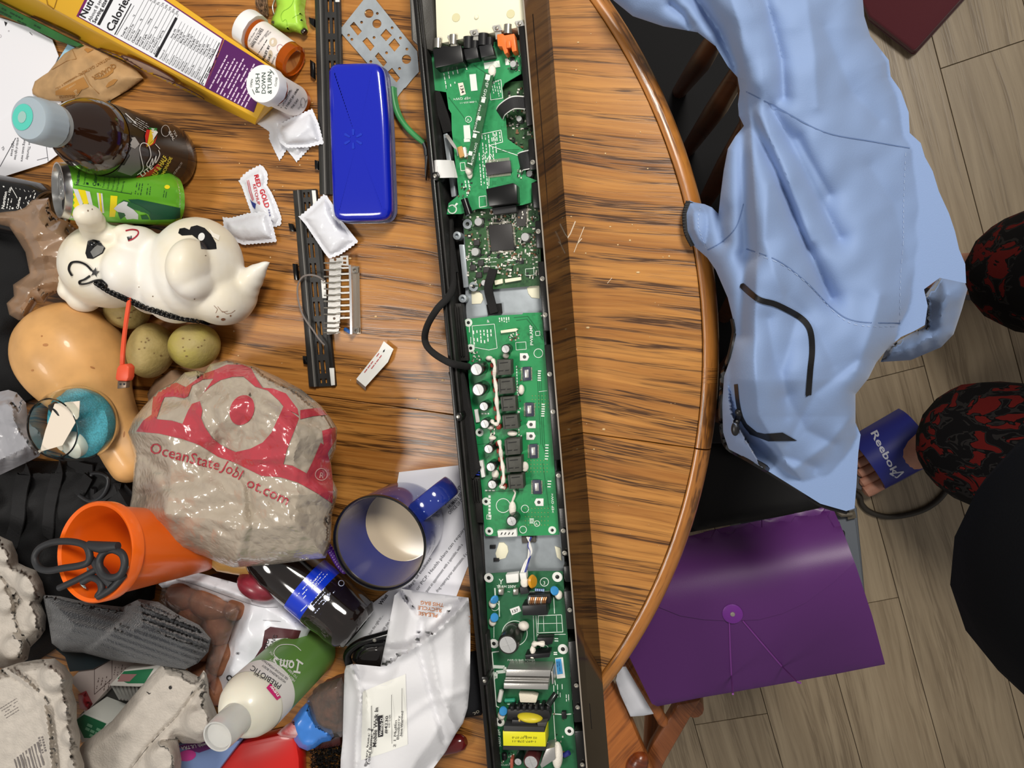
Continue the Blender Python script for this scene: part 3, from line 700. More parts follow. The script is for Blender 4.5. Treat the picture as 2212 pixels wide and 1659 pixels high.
# ------------------------------------------------------------------ person
def camo(name):
    m = mat(name, (16, 14, 16), 0.95, spec=0.15); nt = m.node_tree; N, L = nt.nodes, nt.links
    g = N.new('ShaderNodeNewGeometry'); mp = N.new('ShaderNodeMapping'); mp.inputs['Rotation'].default_value = (0.3, 0.2, 0.9); mp.inputs['Scale'].default_value = (16, 44, 28); L.new(g.outputs['Position'], mp.inputs['Vector'])
    n = N.new('ShaderNodeTexNoise'); n.inputs['Scale'].default_value = 1.0; n.inputs['Detail'].default_value = 2.5; n.inputs['Distortion'].default_value = 0.8; L.new(mp.outputs[0], n.inputs['Vector'])
    r = N.new('ShaderNodeValToRGB'); r.color_ramp.interpolation = 'CONSTANT'
    e = r.color_ramp.elements; e[0].color = lin((14, 13, 15)); e[1].position = 0.56; e[1].color = lin((92, 22, 20))
    e2 = e.new(0.50); e2.color = lin((38, 36, 36)); e3 = e.new(0.535); e3.color = lin((12, 11, 12))
    L.new(n.outputs['Fac'], r.inputs[0]); L.new(r.outputs[0], N['Principled BSDF'].inputs['Base Color']); return m
M_skin = mat('skin', (196, 140, 116), 0.55, var=0.12, vscale=30, sub=0.1)
M_camo = camo('camo_fleece'); M_hood = mat('black_fleece', (12, 13, 16), 0.95, spec=0.1, bump=0.15, bscale=700)
AK1 = W(2045, 950, 0.10); KN1 = Vector((0.64, -0.24, 0.50)); HP1 = Vector((0.86, -0.24, 0.90))
AK2 = Vector((0.50, 0.045, 0.10)); KN2 = Vector((0.62, 0.05, 0.50)); HP2 = Vector((0.86, -0.02, 0.90))
PEL = Vector((0.88, -0.13, 0.95)); CHS = Vector((0.70, -0.13, 1.30)); NEK = Vector((0.60, -0.13, 1.45)); HED = Vector((0.53, -0.13, 1.57))
SH1 = Vector((0.68, -0.31, 1.36)); SH2 = Vector((0.68, 0.06, 1.36)); EL1 = W(2150, 1125, 0.98); WR1 = Vector((0.33, -0.215, 1.22)); EL2 = Vector((0.70, 0.28, 1.10)); WR2 = Vector((0.50, 0.30, 1.22))
HE1 = AK1 + Vector((0.035, -0.01, -0.06)); TO1 = W(1875, 1015, 0.03); BL1 = W(1915, 1000, 0.035)
fd1 = (TO1 - AK1); fd1.z = 0
person = thing('person', 'person in black top, red and black camo trousers and blue slides leaning in', 'person', (0.6, -0.13, 0))
V = [PEL, HP1, KN1, AK1, BL1, TO1 + Vector((.015, .004, 0)), HP2, KN2, AK2, AK2 + Vector((-.10, .02, -.065)), AK2 + Vector((-.16, .03, -.07)), CHS, NEK, HED, SH1, EL1, WR1, SH2, EL2, WR2, HED + Vector((-.02, 0, .09)), WR1 + Vector((-.02, .05, .07)), WR2 + Vector((-.07, -.02, .04))]
E_ = [(0, 1), (1, 2), (2, 3), (3, 4), (4, 5), (0, 6), (6, 7), (7, 8), (8, 9), (9, 10), (0, 11), (11, 12), (12, 13), (11, 14), (14, 15), (15, 16), (11, 17), (17, 18), (18, 19), (13, 20), (16, 21), (19, 22)]
R_ = [.13, .085, .06, .038, (.036, .026), (.034, .016), .085, .06, .038, (.036, .026), (.034, .016), .13, .055, .085, .06, .042, .028, .06, .042, .028, .07, .03, .03]
body = skinned('body', V, E_, R_, M_skin, person)
# toes of the foot that shows beside the jacket
sd = fd1.normalized(); pr = Vector((-sd.y, sd.x, 0)); toes = MB()
for k in range(5):
    b0 = TO1 + pr * (0.036 - 0.018 * k) + sd * (0.012 - 0.006 * k if k else 0.010) + Vector((0, 0, -0.006))
    toes.tube([b0 - sd * 0.02, b0 + sd * 0.006, b0 + sd * 0.016, b0 + sd * 0.020], [0.0105, 0.010, 0.009, 0.004] if k else [.013, .0135, .012, .005], 10)
toes.build('toes', M_skin, person, True)
trV = [PEL + Vector((0, 0, -0.02)), HP1, KN1 + Vector((0, 0, .0)), AK1 + Vector((-.045, .025, .045)), HP2, KN2, AK2 + Vector((.02, 0, .03))]
trousers = skinned('trousers', trV, [(0, 1), (1, 2), (2, 3), (0, 4), (4, 5), (5, 6)], [.15, .115, .11, .115, .115, .11, .105], M_camo, person, 2)
hd = skinned('hoodie', [PEL + Vector((-.02, 0, .0)), CHS, NEK + Vector((0, 0, -.05)), SH1, EL1, WR1, SH2, EL2, WR2], [(0, 1), (1, 2), (1, 3), (3, 4), (4, 5), (1, 6), (6, 7), (7, 8)], [.17, .16, .08, .10, .105, .07, .085, .075, .05], M_hood, person, 2)
hair = MB().ball(HED + Vector((.03, 0, .06)), (.1, .088, .1)).build('hair', flat((50, 34, 24), 0.8), person, True)
# slides
M_slide = mat('slide_strap', (26, 34, 118), 0.42); M_sole = mat('slide_sole', (96, 92, 92), 0.8)
def sole(name, heel, toe, wd):
    d = toe - heel; L_ = d.length; d.normalize(); s = Vector((-d.y, d.x, 0)); out = []
    for t, w in ((-.02, .018), (0.0, .032), (.12, .038), (.4, .036), (.7, .048), (.9, .044), (1.0, .030), (1.05, .012)): out.append((t, w))
    pts = [heel + d * (L_ * t) + s * w for t, w in out] + [heel + d * (L_ * t) - s * w for t, w in reversed(out)]
    pts = [Vector((p[0], p[1], .022)) for p in catmull([(p.x, p.y, .022) for p in pts], 3, True)]
    return MB().prism(pts, 0.003).build(name, M_sole, person, bevel=0.004)
sole('slide_sole', Vector((HE1.x + .03, HE1.y + .01, 0)), Vector((TO1.x - .03, TO1.y - .012, 0)), .1)
sole('slide_sole', Vector((AK2.x + .06, AK2.y - .01, 0)), Vector((AK2.x - .19, AK2.y + .03, 0)), .1)
def strap(A, B, wlen, name='slide_strap'):
    """arched band over the foot from A to B (world, on the sole), running wlen along the foot"""
    A, B = Vector(A), Vector(B); c = (A + B) / 2; ax = (B - A); wdt = ax.length / 2; ax.normalize(); d = Vector((-ax.y, ax.x, 0))
    vs, fs = [], []; n = 16
    for th in (0.0, -0.004):
        for j in range(2):
            for i in range(n + 1):
                a = math.pi * i / n; hh = (0.074 if j else 0.064) + th
                vs.append(c + ax * (-(wdt + th) * math.cos(a)) + Vector((0, 0, 0.018 + hh * math.sin(a) ** 0.75 if 0 < i < n else 0.012)) + d * ((j - .5) * wlen))
    m = n + 1
    for i in range(n):
        fs += [(i, i + 1, m + i + 1, m + i), (2 * m + i, 3 * m + i, 3 * m + i + 1, 2 * m + i + 1), (i, 2 * m + i, 2 * m + i + 1, i + 1), (m + i, m + i + 1, 3 * m + i + 1, 3 * m + i)]
    fs += [(0, m, 3 * m, 2 * m), (n, 2 * m + n, 3 * m + n, m + n)]
    return link_mesh(name, vs, fs, M_slide, person, True, angle=50)
cst = (BL1 + AK1 * 0.35 + BL1 * 0.0) / 1.35; cst.z = 0
ctr = W(1935, 975, 0.05); ctr.z = 0
s1 = strap(ctr + pr * -0.056, ctr + pr * 0.056, 0.105)
decal('lettering', [txt('Reebok', 1880, 934, 22, 62, 106, 0.02), ] + poly_line([(1922, 1023), (1952, 1019), (1937, 1032)], 3.0, True), flat((190, 192, 205), 0.6), s1, person, 0.0006)
c2_ = AK2 + Vector((-.10, .02, 0)); c2_.z = 0
strap(c2_ + Vector((-.008, -.055, 0)), c2_ + Vector((.008, .055, 0)), .1)
# ------------------------------------------------------------------ soundbar, opened, with its boards
M_case = mat('case_black', (20, 19, 18), 0.30, bump=0.03, bscale=600, spec=0.5)
M_caseM = mat('case_matt', (38, 36, 34), 0.62, bump=0.15, bscale=800, var=0.4, vscale=60)
M_foam = mat('foam_black', (32, 31, 31), 0.95, bump=0.5, bscale=1500)
M_gloss = mat('gloss_front', (24, 18, 12), 0.12, spec=0.6, ior=1.6, coat=0.4)
M_steel = mat('zinc_plate', (176, 184, 190), 0.42, metal=0.35, var=0.06, vscale=90)
M_cream = mat('cream_plastic', (238, 234, 208), 0.5)
M_nickel = flat((188, 184, 174), 0.28, metal=0.9)
M_alu = mat('aluminium', (196, 194, 190), 0.38, metal=0.75, bump=0.08, bscale=900)
M_black = flat((22, 22, 24), 0.42); M_blackg = flat((12, 12, 13), 0.2)
M_white = flat((236, 236, 232), 0.55); M_silk = flat((226, 236, 226), 0.6)
M_glue = mat('white_glue', (238, 232, 220), 0.55, bump=0.3, bscale=500)
def pcb(name, c1, c2, sc=260):
    m = mat(name, c1, 0.38, coat=0.2); nt = m.node_tree; N, L = nt.nodes, nt.links; b = N['Principled BSDF']
    g = N.new('ShaderNodeNewGeometry'); mp = N.new('ShaderNodeMapping'); mp.inputs['Rotation'].default_value = (0, 0, 0.1); L.new(g.outputs['Position'], mp.inputs['Vector'])
    v = N.new('ShaderNodeTexVoronoi'); v.distance = 'CHEBYCHEV'; v.inputs['Scale'].default_value = sc; L.new(mp.outputs[0], v.inputs['Vector'])
    n = N.new('ShaderNodeTexNoise'); n.inputs['Scale'].default_value = 30; L.new(mp.outputs[0], n.inputs['Vector'])
    r = N.new('ShaderNodeMapRange'); r.inputs[1].default_value = 0.40; r.inputs[2].default_value = 0.60; L.new(n.outputs['Fac'], r.inputs[0])
    k = N.new('ShaderNodeMath'); k.operation = 'MULTIPLY'; L.new(v.outputs['Color'], k.inputs[0]); L.new(r.outputs[0], k.inputs[1])
    mx = N.new('ShaderNodeMix'); mx.data_type = 'RGBA'; mx.inputs[6].default_value = lin(c1); mx.inputs[7].default_value = lin(c2); L.new(k.outputs[0], mx.inputs['Factor'])
    L.new(mx.outputs[2], b.inputs['Base Color']); return m
M_pcbA = pcb('pcb_light', (46, 152, 92), (30, 124, 72)); M_pcbB = pcb('pcb_dense', (52, 92, 52), (24, 62, 34), 520)
M_pcbC = pcb('pcb_amp', (34, 146, 84), (22, 118, 66)); M_pcbD = pcb('pcb_psu', (34, 102, 64), (26, 88, 54)); M_pcbE = pcb('pcb_strip', (42, 96, 56), (30, 74, 44))
sb = thing('soundbar', 'opened black soundbar showing green circuit boards, running down the middle of the table', 'soundbar', T(1120, 830))
RH = 0.055
def xl(y): return 919 + 0.0972 * (y - 280)        # left outer top edge in the photograph, at RH
def xr(y): return 1132 + 0.0826 * y               # rim
def xo(y): return 1186 + 0.0784 * y               # foot of the front panel
Y0, Y1 = -260, 1990
def S(px, py, h): return T(px, py, h)
B = MB()
A0, A1, C0, C1 = S(xl(Y0), Y0, RH), S(xl(Y1), Y1, RH), S(xr(Y0), Y0, RH), S(xr(Y1), Y1, RH)
ax = (A1 - A0).normalized(); nx = Vector((-ax.y, ax.x, 0)); nx = nx if nx.x > 0 else -nx
B.prism([Vector((p.x, p.y, TZ + .006)) for p in (A0, C0, C1, A1)], TZ + .0008).build('base_tray', M_caseM, sb)
lw = MB(); lw.prism([A0, A0 + nx * 0.0045, A1 + nx * 0.0045, A1], TZ + .004)
lw.build('side_wall', M_case, sb, bevel=0.0012)
MB().prism([Vector((p.x, p.y, TZ + RH - .004)) for p in (A0 + nx * .0046, A0 + nx * .0075, A1 + nx * .0075, A1 + nx * .0046)], TZ + .006).build('inner_rib', M_caseM, sb, bevel=0.001)
q0, q1 = S(880, Y0, RH), S(884, 0, RH)
lp = MB().prism([S(876, Y0, RH), S(884, 0, RH), S(888, 85, RH), S(904, 98, RH), S(936, 112, RH - .012), S(941, 60, RH - .012), S(936, 0, RH - .012), S(926, Y0, RH - .012)], TZ + .006)
lp.build('end_wall', mat('case_grey', (62, 60, 56), 0.45, bump=0.08, bscale=700), sb, bevel=0.002)
# left ledge with ribbed grooves
def ledge(p, z, name='ledge', m=M_caseM, z0=.006, bev=.0012): return MB().prism([S(a, b, z) for a, b in p], TZ + z0).build(name, m, sb, bevel=bev)
ledge([(929, 140), (950, 140), (964, 280), (935, 280)], .020); ledge([(938, 290), (972, 290), (985, 470), (955, 470)], .014)
ledge([(956, 560), (985, 560), (996, 640), (972, 650)], .016)
ledge([(972, 655), (996, 655), (1012, 780), (985, 780)], .034)
for i in range(4): ledge([(977 + i * 5, 662), (979 + i * 5, 662), (988 + i * 5, 770), (986 + i * 5, 770)], .037, 'groove_rib', M_caseM, .03, .0003)
ledge([(1004, 1030), (1036, 1030), (1044, 1130), (1016, 1130)], .030)
for i in range(5): ledge([(1011 + i * 5, 1036), (1013 + i * 5, 1036), (1017 + i * 5, 1084), (1015 + i * 5, 1084)], .034, 'groove_rib', M_caseM, .03, .0003)
ledge([(1014, 1130), (1042, 1130), (1054, 1360), (1032, 1370)], .022); ledge([(1030, 1370), (1052, 1370), (1078, 1690), (1054, 1690)], .040)
for a, b in [(940, 380), (990, 900), (1047, 1471)]:
    MB().prism([S(a - 8, b - 9, RH), S(a + 5, b - 9, RH), S(a + 9, b, RH), S(a + 6, b + 10, RH), S(a - 7, b + 10, RH)], TZ + .03).build('screw_boss', M_case, sb, bevel=0.001)
    MB().lathe([(.0022, 0), (.0018, .001), (.0004, .0013)], S(a, b, RH), (0, 0, 1), 14).build('screw', M_nickel, sb, True)
# right: rim, brackets, glossy slanted front
MB().prism([S(xr(Y0) - 3, Y0, RH), S(xr(Y0), Y0, RH), S(xr(Y1), Y1, RH), S(xr(Y1) - 3, Y1, RH)], TZ + .006).build('rim', flat((150, 140, 128), 0.35), sb)
O0, O1 = T(xo(Y0), Y0, .001), T(xo(Y1), Y1, .001); i0, i1 = S(xr(Y0) + .4, Y0, RH), S(xr(Y1) + .4, Y1, RH)
fp = MB().prism([i0, O0, O1, i1], 0, bot=[i0 - Vector((0, 0, .003)) , O0 - Vector((.004, 0, 0)), O1 - Vector((.004, 0, 0)), i1 - Vector((0, 0, .003))])
fpo = fp.build('front_panel', M_gloss, sb)
decal('panel_slot', [line(1151, 30, 1189, 520, 1.6), line(1198, 615, 1233, 1060, 1.6), line(1242, 1150, 1278, 1575, 1.6)], flat((10, 8, 6), 0.6), fpo, sb)
for p, z in [([(1119, 56), (1137, 52), (1154, 269), (1137, 273)], .046), ([(1140, 300), (1158, 298), (1163, 366), (1143, 368)], .044), ([(1147, 394), (1167, 392), (1171, 450), (1151, 450)], .044), ([(1155, 477), (1174, 475), (1178, 536), (1158, 537)], .044),
             ([(1161, 565), (1180, 563), (1196, 714), (1174, 717)], .044), ([(1175, 745), (1199, 742), (1221, 992), (1196, 996)], .044), ([(1199, 1018), (1222, 1016), (1229, 1098), (1206, 1100)], .044), ([(1203, 1062), (1226, 1058), (1236, 1200), (1214, 1203)], .043),
             ([(1216, 1222), (1235, 1222), (1236, 1258), (1220, 1258)], .040), ([(1217, 1276), (1236, 1276), (1246, 1360), (1224, 1360)], .043), ([(1226, 1386), (1247, 1384), (1260, 1560), (1240, 1562)], .043), ([(1240, 1580), (1264, 1578), (1272, 1680), (1250, 1684)], .043)]:
    MB().prism([S(a, b, z) for a, b in p], TZ + .02).build('bracket', M_case, sb, bevel=0.0015)
for a, b in [(1128, 65), (1133, 119), (1145, 260), (1151, 351), (1163, 500), (1172, 602), (1178, 680), (1188, 808), (1195, 889), (1207, 1027), (1217, 1146), (1220, 1194), (1231, 1317), (1245, 1480), (1248, 1527), (1258, 1651)]:
    MB().lathe([(.0024, 0), (.0024, .0012), (.0013, .0013), (.0012, .0003), (0, .0003)], S(a, b, .0445), (0, 0, 1), 16).build('screw_post', M_nickel, sb, True)
# cream speaker plate at the top
cr = MB().prism([S(a, b, .044) for a, b in [(936, -120), (1131, -120), (1136, 56), (1060, 72), (1000, 84), (943, 96)]], TZ + .008).build('speaker_plate', M_cream, sb, bevel=0.0015)
for a, b in [(985, 38), (1103, 30)]:
    MB().lathe([(.0041, 0), (.0039, .0003), (0, .0003)], S(a, b, .0442), (0, 0, 1), 24).build('plate_dimple', mat('dimple', (214, 208, 166), 0.6), sb, True)
MB().ball(S(1029, 37, .0446), (.0022, .0022, .0012)).build('plate_nub', M_cream, sb, True)
# metal carrier
PL = .019
pl = MB().prism([S(a, b, PL) for a, b in [(1000, 470), (1172, 600), (1176, 690), (1222, 1240), (1046, 1245), (1010, 760), (1005, 640)]], TZ + .010).build('carrier_plate', M_steel, sb, bevel=0.0008)
for p in ([(1018, 629), (1034, 629), (1042, 636), (1044, 646), (1039, 656), (1019, 657)], [(1138, 622), (1146, 617), (1165, 617), (1166, 645), (1148, 643), (1141, 634)], [(1078, 1172), (1088, 1172), (1096, 1180), (1098, 1192), (1092, 1206), (1074, 1210), (1070, 1196)], [(1198, 1180), (1211, 1184), (1213, 1212), (1203, 1204)]):
    MB().prism([S(a, b, PL + .001) for a, b in p], TZ + PL - .001).build('cream_stop', M_cream, sb, bevel=0.0004)
for a, b in [(1058, 1178), (1066, 1206)]:
    MB().prism([S(a, b, PL + .002), S(a + 12, b, PL + .002), S(a + 12, b + 7, PL + .002), S(a, b + 7, PL + .002)], TZ + PL).build('black_pad', M_black, sb)
# ---------------- boards
def board(pts, z, m, zb=None):
    o = MB().prism([S(a, b, z) for a, b in pts], TZ + z - .0016).build('circuit_board', m, sb); return o
z2, z1, z3, z4 = .024, .034, .027, .027
b2 = board([(1068, 180), (1150, 172), (1160, 300), (1170, 616), (1100, 622), (1014, 629), (1006, 540), (1000, 470), (1008, 440)], z2, M_pcbB)
b1 = board([(929, 120), (938, 195), (964, 199), (969, 235), (975, 245), (976, 282), (991, 421), (969, 439), (965, 463), (996, 462), (1032, 451), (1061, 450), (1128, 443), (1148, 437), (1148, 396), (1160, 390), (1137, 381), (1130, 323), (1110, 310), (1096, 300), (1094, 272), (1085, 190), (1090, 180), (1126, 159), (1127, 86), (1070, 90), (1000, 100), (935, 108)], z1, M_pcbA)
b3 = board([(1001, 690), (1052, 684), (1060, 682), (1128, 679), (1130, 676), (1170, 675), (1184, 840), (1197, 1000), (1208, 1155), (1160, 1157), (1050, 1158), (1047, 1150), (1041, 1060), (1028, 945), (1016, 860), (1010, 790), (1006, 757)], z3, M_pcbC)
b4 = board([(1048, 1240), (1100, 1236), (1160, 1234), (1216, 1234), (1224, 1340), (1236, 1520), (1250, 1690), (1080, 1690), (1066, 1520), (1053, 1340)], z4, M_pcbD)
def comp(name, pts, z0, h, m, bd, bev=.0004): return MB().prism([S(a, b, z0 + h) for a, b in pts], TZ + z0 - .0002).build(name, m, bd, bevel=bev)
def qd(x, y, w, h, a=-5): return [(x + u * math.cos(math.radians(a)) - v * math.sin(math.radians(a)), y + u * math.sin(math.radians(a)) + v * math.cos(math.radians(a))) for u, v in ((-w / 2, -h / 2), (w / 2, -h / 2), (w / 2, h / 2), (-w / 2, h / 2))]
M_sleeve = mat('cap_sleeve', (24, 34, 30), 0.28, coat=0.3); M_captop = mat('cap_top', (206, 206, 206), 0.32, metal=0.55)
def pxr(px, py, z): return (S(px + 10, py, z) - S(px, py, z)).length / 10
def cap(px, py, rpx, h, z0, bd, sleeve=M_sleeve, vent=True, top=M_captop):
    r = rpx * pxr(px, py, z0 + h); c = S(px, py, z0 + h); b = Vector((c.x, c.y, TZ + z0 - .0002))
    o = MB().lathe([(r, 0), (r, h * .08), (r * .96, h * .12), (r, h * .17), (r, h * .93), (r * .93, h), (r * .80, h)], b, (0, 0, 1), 24).build('capacitor', sleeve, bd, True)
    t = MB().lathe([(r * .82, 0), (r * .80, .0002), (0, .0003)], b + Vector((0, 0, h - .0001)), (0, 0, 1), 24)
    if vent:
        for a in (.4, .4 + 1.57):
            d = Vector((math.cos(a), math.sin(a), 0)); t.box(c + Vector((0, 0, .0003)), (r * 1.4, r * .05, .0003), a)
    t.build('capacitor_top', top, bd, True)
    return o
def scap(px, py, rpx, h, z0, bd):       # bare SMD can on a black foot
    r = rpx * pxr(px, py, z0 + h); c = S(px, py, z0 + h)
    MB().box((c.x, c.y, TZ + z0 + h * .1), (r * 2.2, r * 2.2, h * .22), -.1).build('capacitor_foot', M_black, bd)
    MB().lathe([(r, h * .2), (r, h * .45), (r * .94, h * .5), (r, h * .55), (r, h * .94), (r * .93, h), (0, h)], (c.x, c.y, TZ + z0), (0, 0, 1), 20).build('capacitor', M_captop, bd, True)
    d = [rect(px - rpx * .7, py - .7, rpx * 1.4, 1.3, 0), rect(px, py - rpx * .7, 1.3, rpx * 1.4, 0)]
def hole(px, py, bd, z, r=8.5, rim=M_silk):
    k = pxr(px, py, z)
    MB().lathe([(r * k, 0), (r * k, .0004), (r * k * .42, .0004)], S(px, py, z), (0, 0, 1), 24, cap=False).build('mounting_pad', rim, bd, True)
    MB().lathe([(r * k * .40, 0), (0, .0003)], S(px, py, z) + Vector((0, 0, .0003)), (0, 0, 1), 16).build('mounting_screw', flat((60, 62, 60), 0.35, metal=0.7), bd, True)
M_pin = flat((206, 200, 184), 0.3, metal=0.7)
def small_parts(bd, z, regions, n, seed, lo=2.0, hi=7, hmax=.0022):
    r = random.Random(seed); mb = MB(); ms = [flat((20, 20, 22), 0.5), flat((226, 224, 214), 0.5), flat((120, 84, 54), 0.5), flat((196, 192, 180), 0.3, metal=0.6), flat((70, 104, 74), 0.5)]
    for k in range(n):
        x0, y0, x1, y1 = regions[r.randrange(len(regions))]
        px, py = r.uniform(x0, x1), r.uniform(y0, y1)
        h_ = bvh(bd).ray_cast(Vector((0, 0, CH)), (W(px, py, 0) - Vector((0, 0, CH))).normalized())
        if h_[0] is None or abs(h_[0].z - TZ - z) > .0006: continue
        w, l = r.uniform(lo, hi * .6), r.uniform(lo, hi)
        if r.random() < .5: w, l = l, w
        s = pxr(px, py, z); hh = r.uniform(.0005, hmax); c = S(px, py, z)
        mb.box(c + Vector((0, 0, hh / 2)), (w * s, l * s, hh), -.09, r.choices(range(5), (3, 5, 2, 4, 3))[0])
    return mb.build('small_component', ms, bd, kind='stuff')
# dense logic board
small_parts(b2, z2, [(1000, 455, 1060, 625), (1050, 540, 1170, 600), (1100, 440, 1165, 560), (1080, 190, 1160, 330), (1060, 455, 1130, 490)], 620, 3)
q = [(1055, 486), (1105, 483), (1111, 539), (1061, 543)]
comp('processor_chip', q, z2, .0026, mat('chip_black', (44, 42, 42), 0.5), b2, .0002)
pm = MB()
for (a, b) in zip(q, q[1:] + q[:1]):
    for k in range(16):
        t = (k + 1) / 17; x, y = a[0] + (b[0] - a[0]) * t, a[1] + (b[1] - a[1]) * t
        dx, dy = b[0] - a[0], b[1] - a[1]; L_ = math.hypot(dx, dy); c = S(x + dy / L_ * 3.2, y - dx / L_ * 3.2, z2 + .0006)
        pm.box(c, (.0019 if abs(dy) > abs(dx) else .0008, .0008 if abs(dy) > abs(dx) else .0019, .0012), -.1)
pm.build('chip_pins', M_pin, b2, kind='stuff')
comp('memory_chip', [(1117, 443), (1137, 442), (1136, 489), (1115, 489)], z2, .002, mat('chip_grey', (58, 56, 54), 0.55), b2, .0002)
pm = MB()
for k in range(20): pm.box(S(1139.5, 444 + k * 2.3, z2 + .0005), (.002, .0006, .001), -.05)
pm.build('chip_pins', M_pin, b2, kind='stuff')
for x, y, r in [(1033, 479, 8.5), (1134, 512, 9), (1026, 544, 8.5), (1121, 256, 6), (1143, 375, 7), (1045, 611, 6)]: scap(x, y, r, .0085, z2, b2)
for x, y in [(1029, 524), (1038, 568), (1050, 583), (1021, 578), (1034, 594)]: comp('inductor', qd(x, y, 13, 13), z2, .004, mat('ferrite', (52, 50, 50), 0.6), b2, .001)
comp('driver_chip', qd(1014, 510, 9, 9), z2, .001, M_black, b2, .0001); comp('driver_chip', qd(1126, 564, 10, 12), z2, .001, M_black, b2, .0001)
comp('ribbon_connector', [(1090, 603), (1125, 598), (1126, 605), (1091, 611)], z2, .004, M_cream, b2); comp('wire_connector', [(1068, 606), (1085, 602), (1086, 612), (1069, 616)], z2, .004, M_cream, b2)
for x, y in [(1010, 484), (1023, 619)]: hole(x, y, b2, z2 + .001, 10, M_steel)
for x, y in [(994, 511), (1006, 645)]:
    MB().lathe([(.0042, 0), (.0042, .012), (.0020, .0125), (.0018, .009), (0, .009)], S(x, y, .018), (0, 0, 1), 20).build('standoff', M_steel, sb, True)
MB().prism([S(a, b, .026) for a, b in [(991, 528), (1003, 528), (1012, 620), (1001, 622)]], TZ + .006).build('steel_rail', M_steel, sb, bevel=.0008)
MB().prism([S(a, b, .026) for a, b in [(957, 290), (966, 286), (982, 400), (985, 424), (975, 426)]], TZ + .006).build('steel_rail', M_steel, sb, bevel=.0008)
dec = [txt('3PW45', 1072, 535, 7, -92), circ(1080, 519, 3, 12)]
decal('silkscreen', greek(1012, 560, -4, 120, 3, 9, 1.2, 4) + ring(1113, 479, 3, 1.2) + [rect(1096, 560, 12, 4, -5), rect(1070, 575, 10, 5, -5)] + poly_line(rect(1135, 581, 18, 14, -3), 1, True), M_silk, b2, b2)
# upper board
comp('jack_block', [(934, 105), (950, 103), (955, 98), (964, 98), (969, 100), (996, 97), (1001, 134), (970, 141), (940, 147)], z1, .017, flat((20, 20, 21), 0.35), b1, .001)
for x, y in [(946, 97), (979, 89)]:
    c = S(x, y + 8, z1 + .010); MB().lathe([(.0042, 0), (.0042, .009), (.0034, .0094), (.0030, .006)], c, (.05, 1, 0), 18).build('jack_barrel', M_nickel, b1, True)
for p, x, y in [([(1001, 106), (1030, 101), (1034, 125), (1005, 130)], 1012, 98), ([(1034, 99), (1062, 94), (1068, 119), (1039, 125)], 1044, 91)]:
    comp('optical_jack', p, z1, .012, flat((34, 34, 36), 0.4), b1, .0008)
    c = S(x, y + 8, z1 + .008); MB().lathe([(.0052, 0), (.0052, .011), (.0040, .0113), (.0040, .004), (0, .004)], c, (.05, 1, .1), 18).build('jack_nozzle', M_black, b1, True)
    c = S(x + 14, y + 7, z1 + .008); MB().lathe([(.004, 0), (.004, .007)], c, (.05, 1, .1), 14).build('jack_nozzle', M_black, b1, True)
M_or = flat((240, 118, 48), 0.42)
comp('orange_jack', [(1073, 74), (1086, 72), (1089, 76), (1111, 72), (1116, 110), (1106, 112), (1104, 100), (1096, 100), (1097, 114), (1090, 117), (1084, 100), (1075, 100)], z1, .013, M_or, b1, .0008)
comp('orange_key', qd(1098, 95, 9, 16), z1 + .012, .003, M_or, b1, .0006)
c = S(1097, 74, z1 + .008); MB().lathe([(.0044, 0), (.0044, .0085), (.0034, .0088), (.003, .005), (0, .005)], c, (.05, 1, .05), 20).build('jack_barrel', M_nickel, b1, True)
for x, y in [(976, 82), (1024, 71), (1073, 61), (1122, 51)]:
    o = MB().prism([S(x - 10, y - 5, .046), S(x + 6, y - 8, .046), S(x + 12, y + 4, .046), S(x - 5, y + 6, .046)], TZ + .0445).build('tin_tab', M_alu, sb)
    MB().lathe([(.002, 0), (.0015, .0008), (0, .001)], S(x, y, .0462), (0, 0, 1), 14).build('tab_screw', M_nickel, sb, True)
    MB().prism([S(x - 4, y + 6, .044), S(x + 9, y + 4, .044), S(x + 12, y + 22, .044), S(x - 2, y + 24, .044)], TZ + .03).build('tin_shell', mat('tin', (190, 188, 180), 0.35, metal=0.6), sb)
scap(1108, 138, 7, .008, z1, b1)
comp('chip', qd(1106, 127, 9, 8), z1, .002, M_black, b1)
comp('interface_chip', [(1048, 352), (1102, 346), (1105, 372), (1052, 379)], z1, .003, mat('chip_dark', (56, 54, 58), 0.45), b1, .0005)
pm = MB()
for k in range(17):
    pm.box(S(1053 + k * 2.9, 349 - k * .33, z1 + .0006), (.0007, .003, .0012), 0); pm.box(S(1056 + k * 2.9, 381 - k * .33, z1 + .0006), (.0007, .003, .0012), 0)
pm.build('chip_pins', M_pin, b1, kind='stuff')
comp('port_housing', [(1049, 408), (1108, 395), (1116, 399), (1118, 438), (1056, 446)], z1, .014, flat((12, 12, 13), 0.3), b1, .0008)
comp('port_plug', [(1062, 449), (1115, 442), (1116, 458), (1066, 464)], z1 - .006, .012, mat('port_grey', (44, 44, 46), 0.5), b1, .0008)
c = S(1003, 430, z1 + .007); e_ = S(1014, 464, z1 + .007)
MB().lathe([(.0038, 0), (.0038, .010), (.0042, .0102), (.0042, (e_ - c).length)], c, e_ - c, 20).build('infrared_eye', M_blackg, b1, True)
comp('brown_connector', [(987, 318), (997, 315), (1003, 337), (993, 341)], z1, .006, flat((196, 148, 84), 0.5), b1)
comp('white_connector', [(999, 318), (1005, 317), (1008, 338), (1003, 340)], z1, .005, M_white, b1)
st = MB().prism([S(a, b, z1 + .012) for a, b in [(1047, 157), (1066, 160), (1046, 260), (1022, 366), (1006, 360), (1026, 262)]], TZ + z1 + .0106).build('reinforcement_strip', M_pcbE, b1)
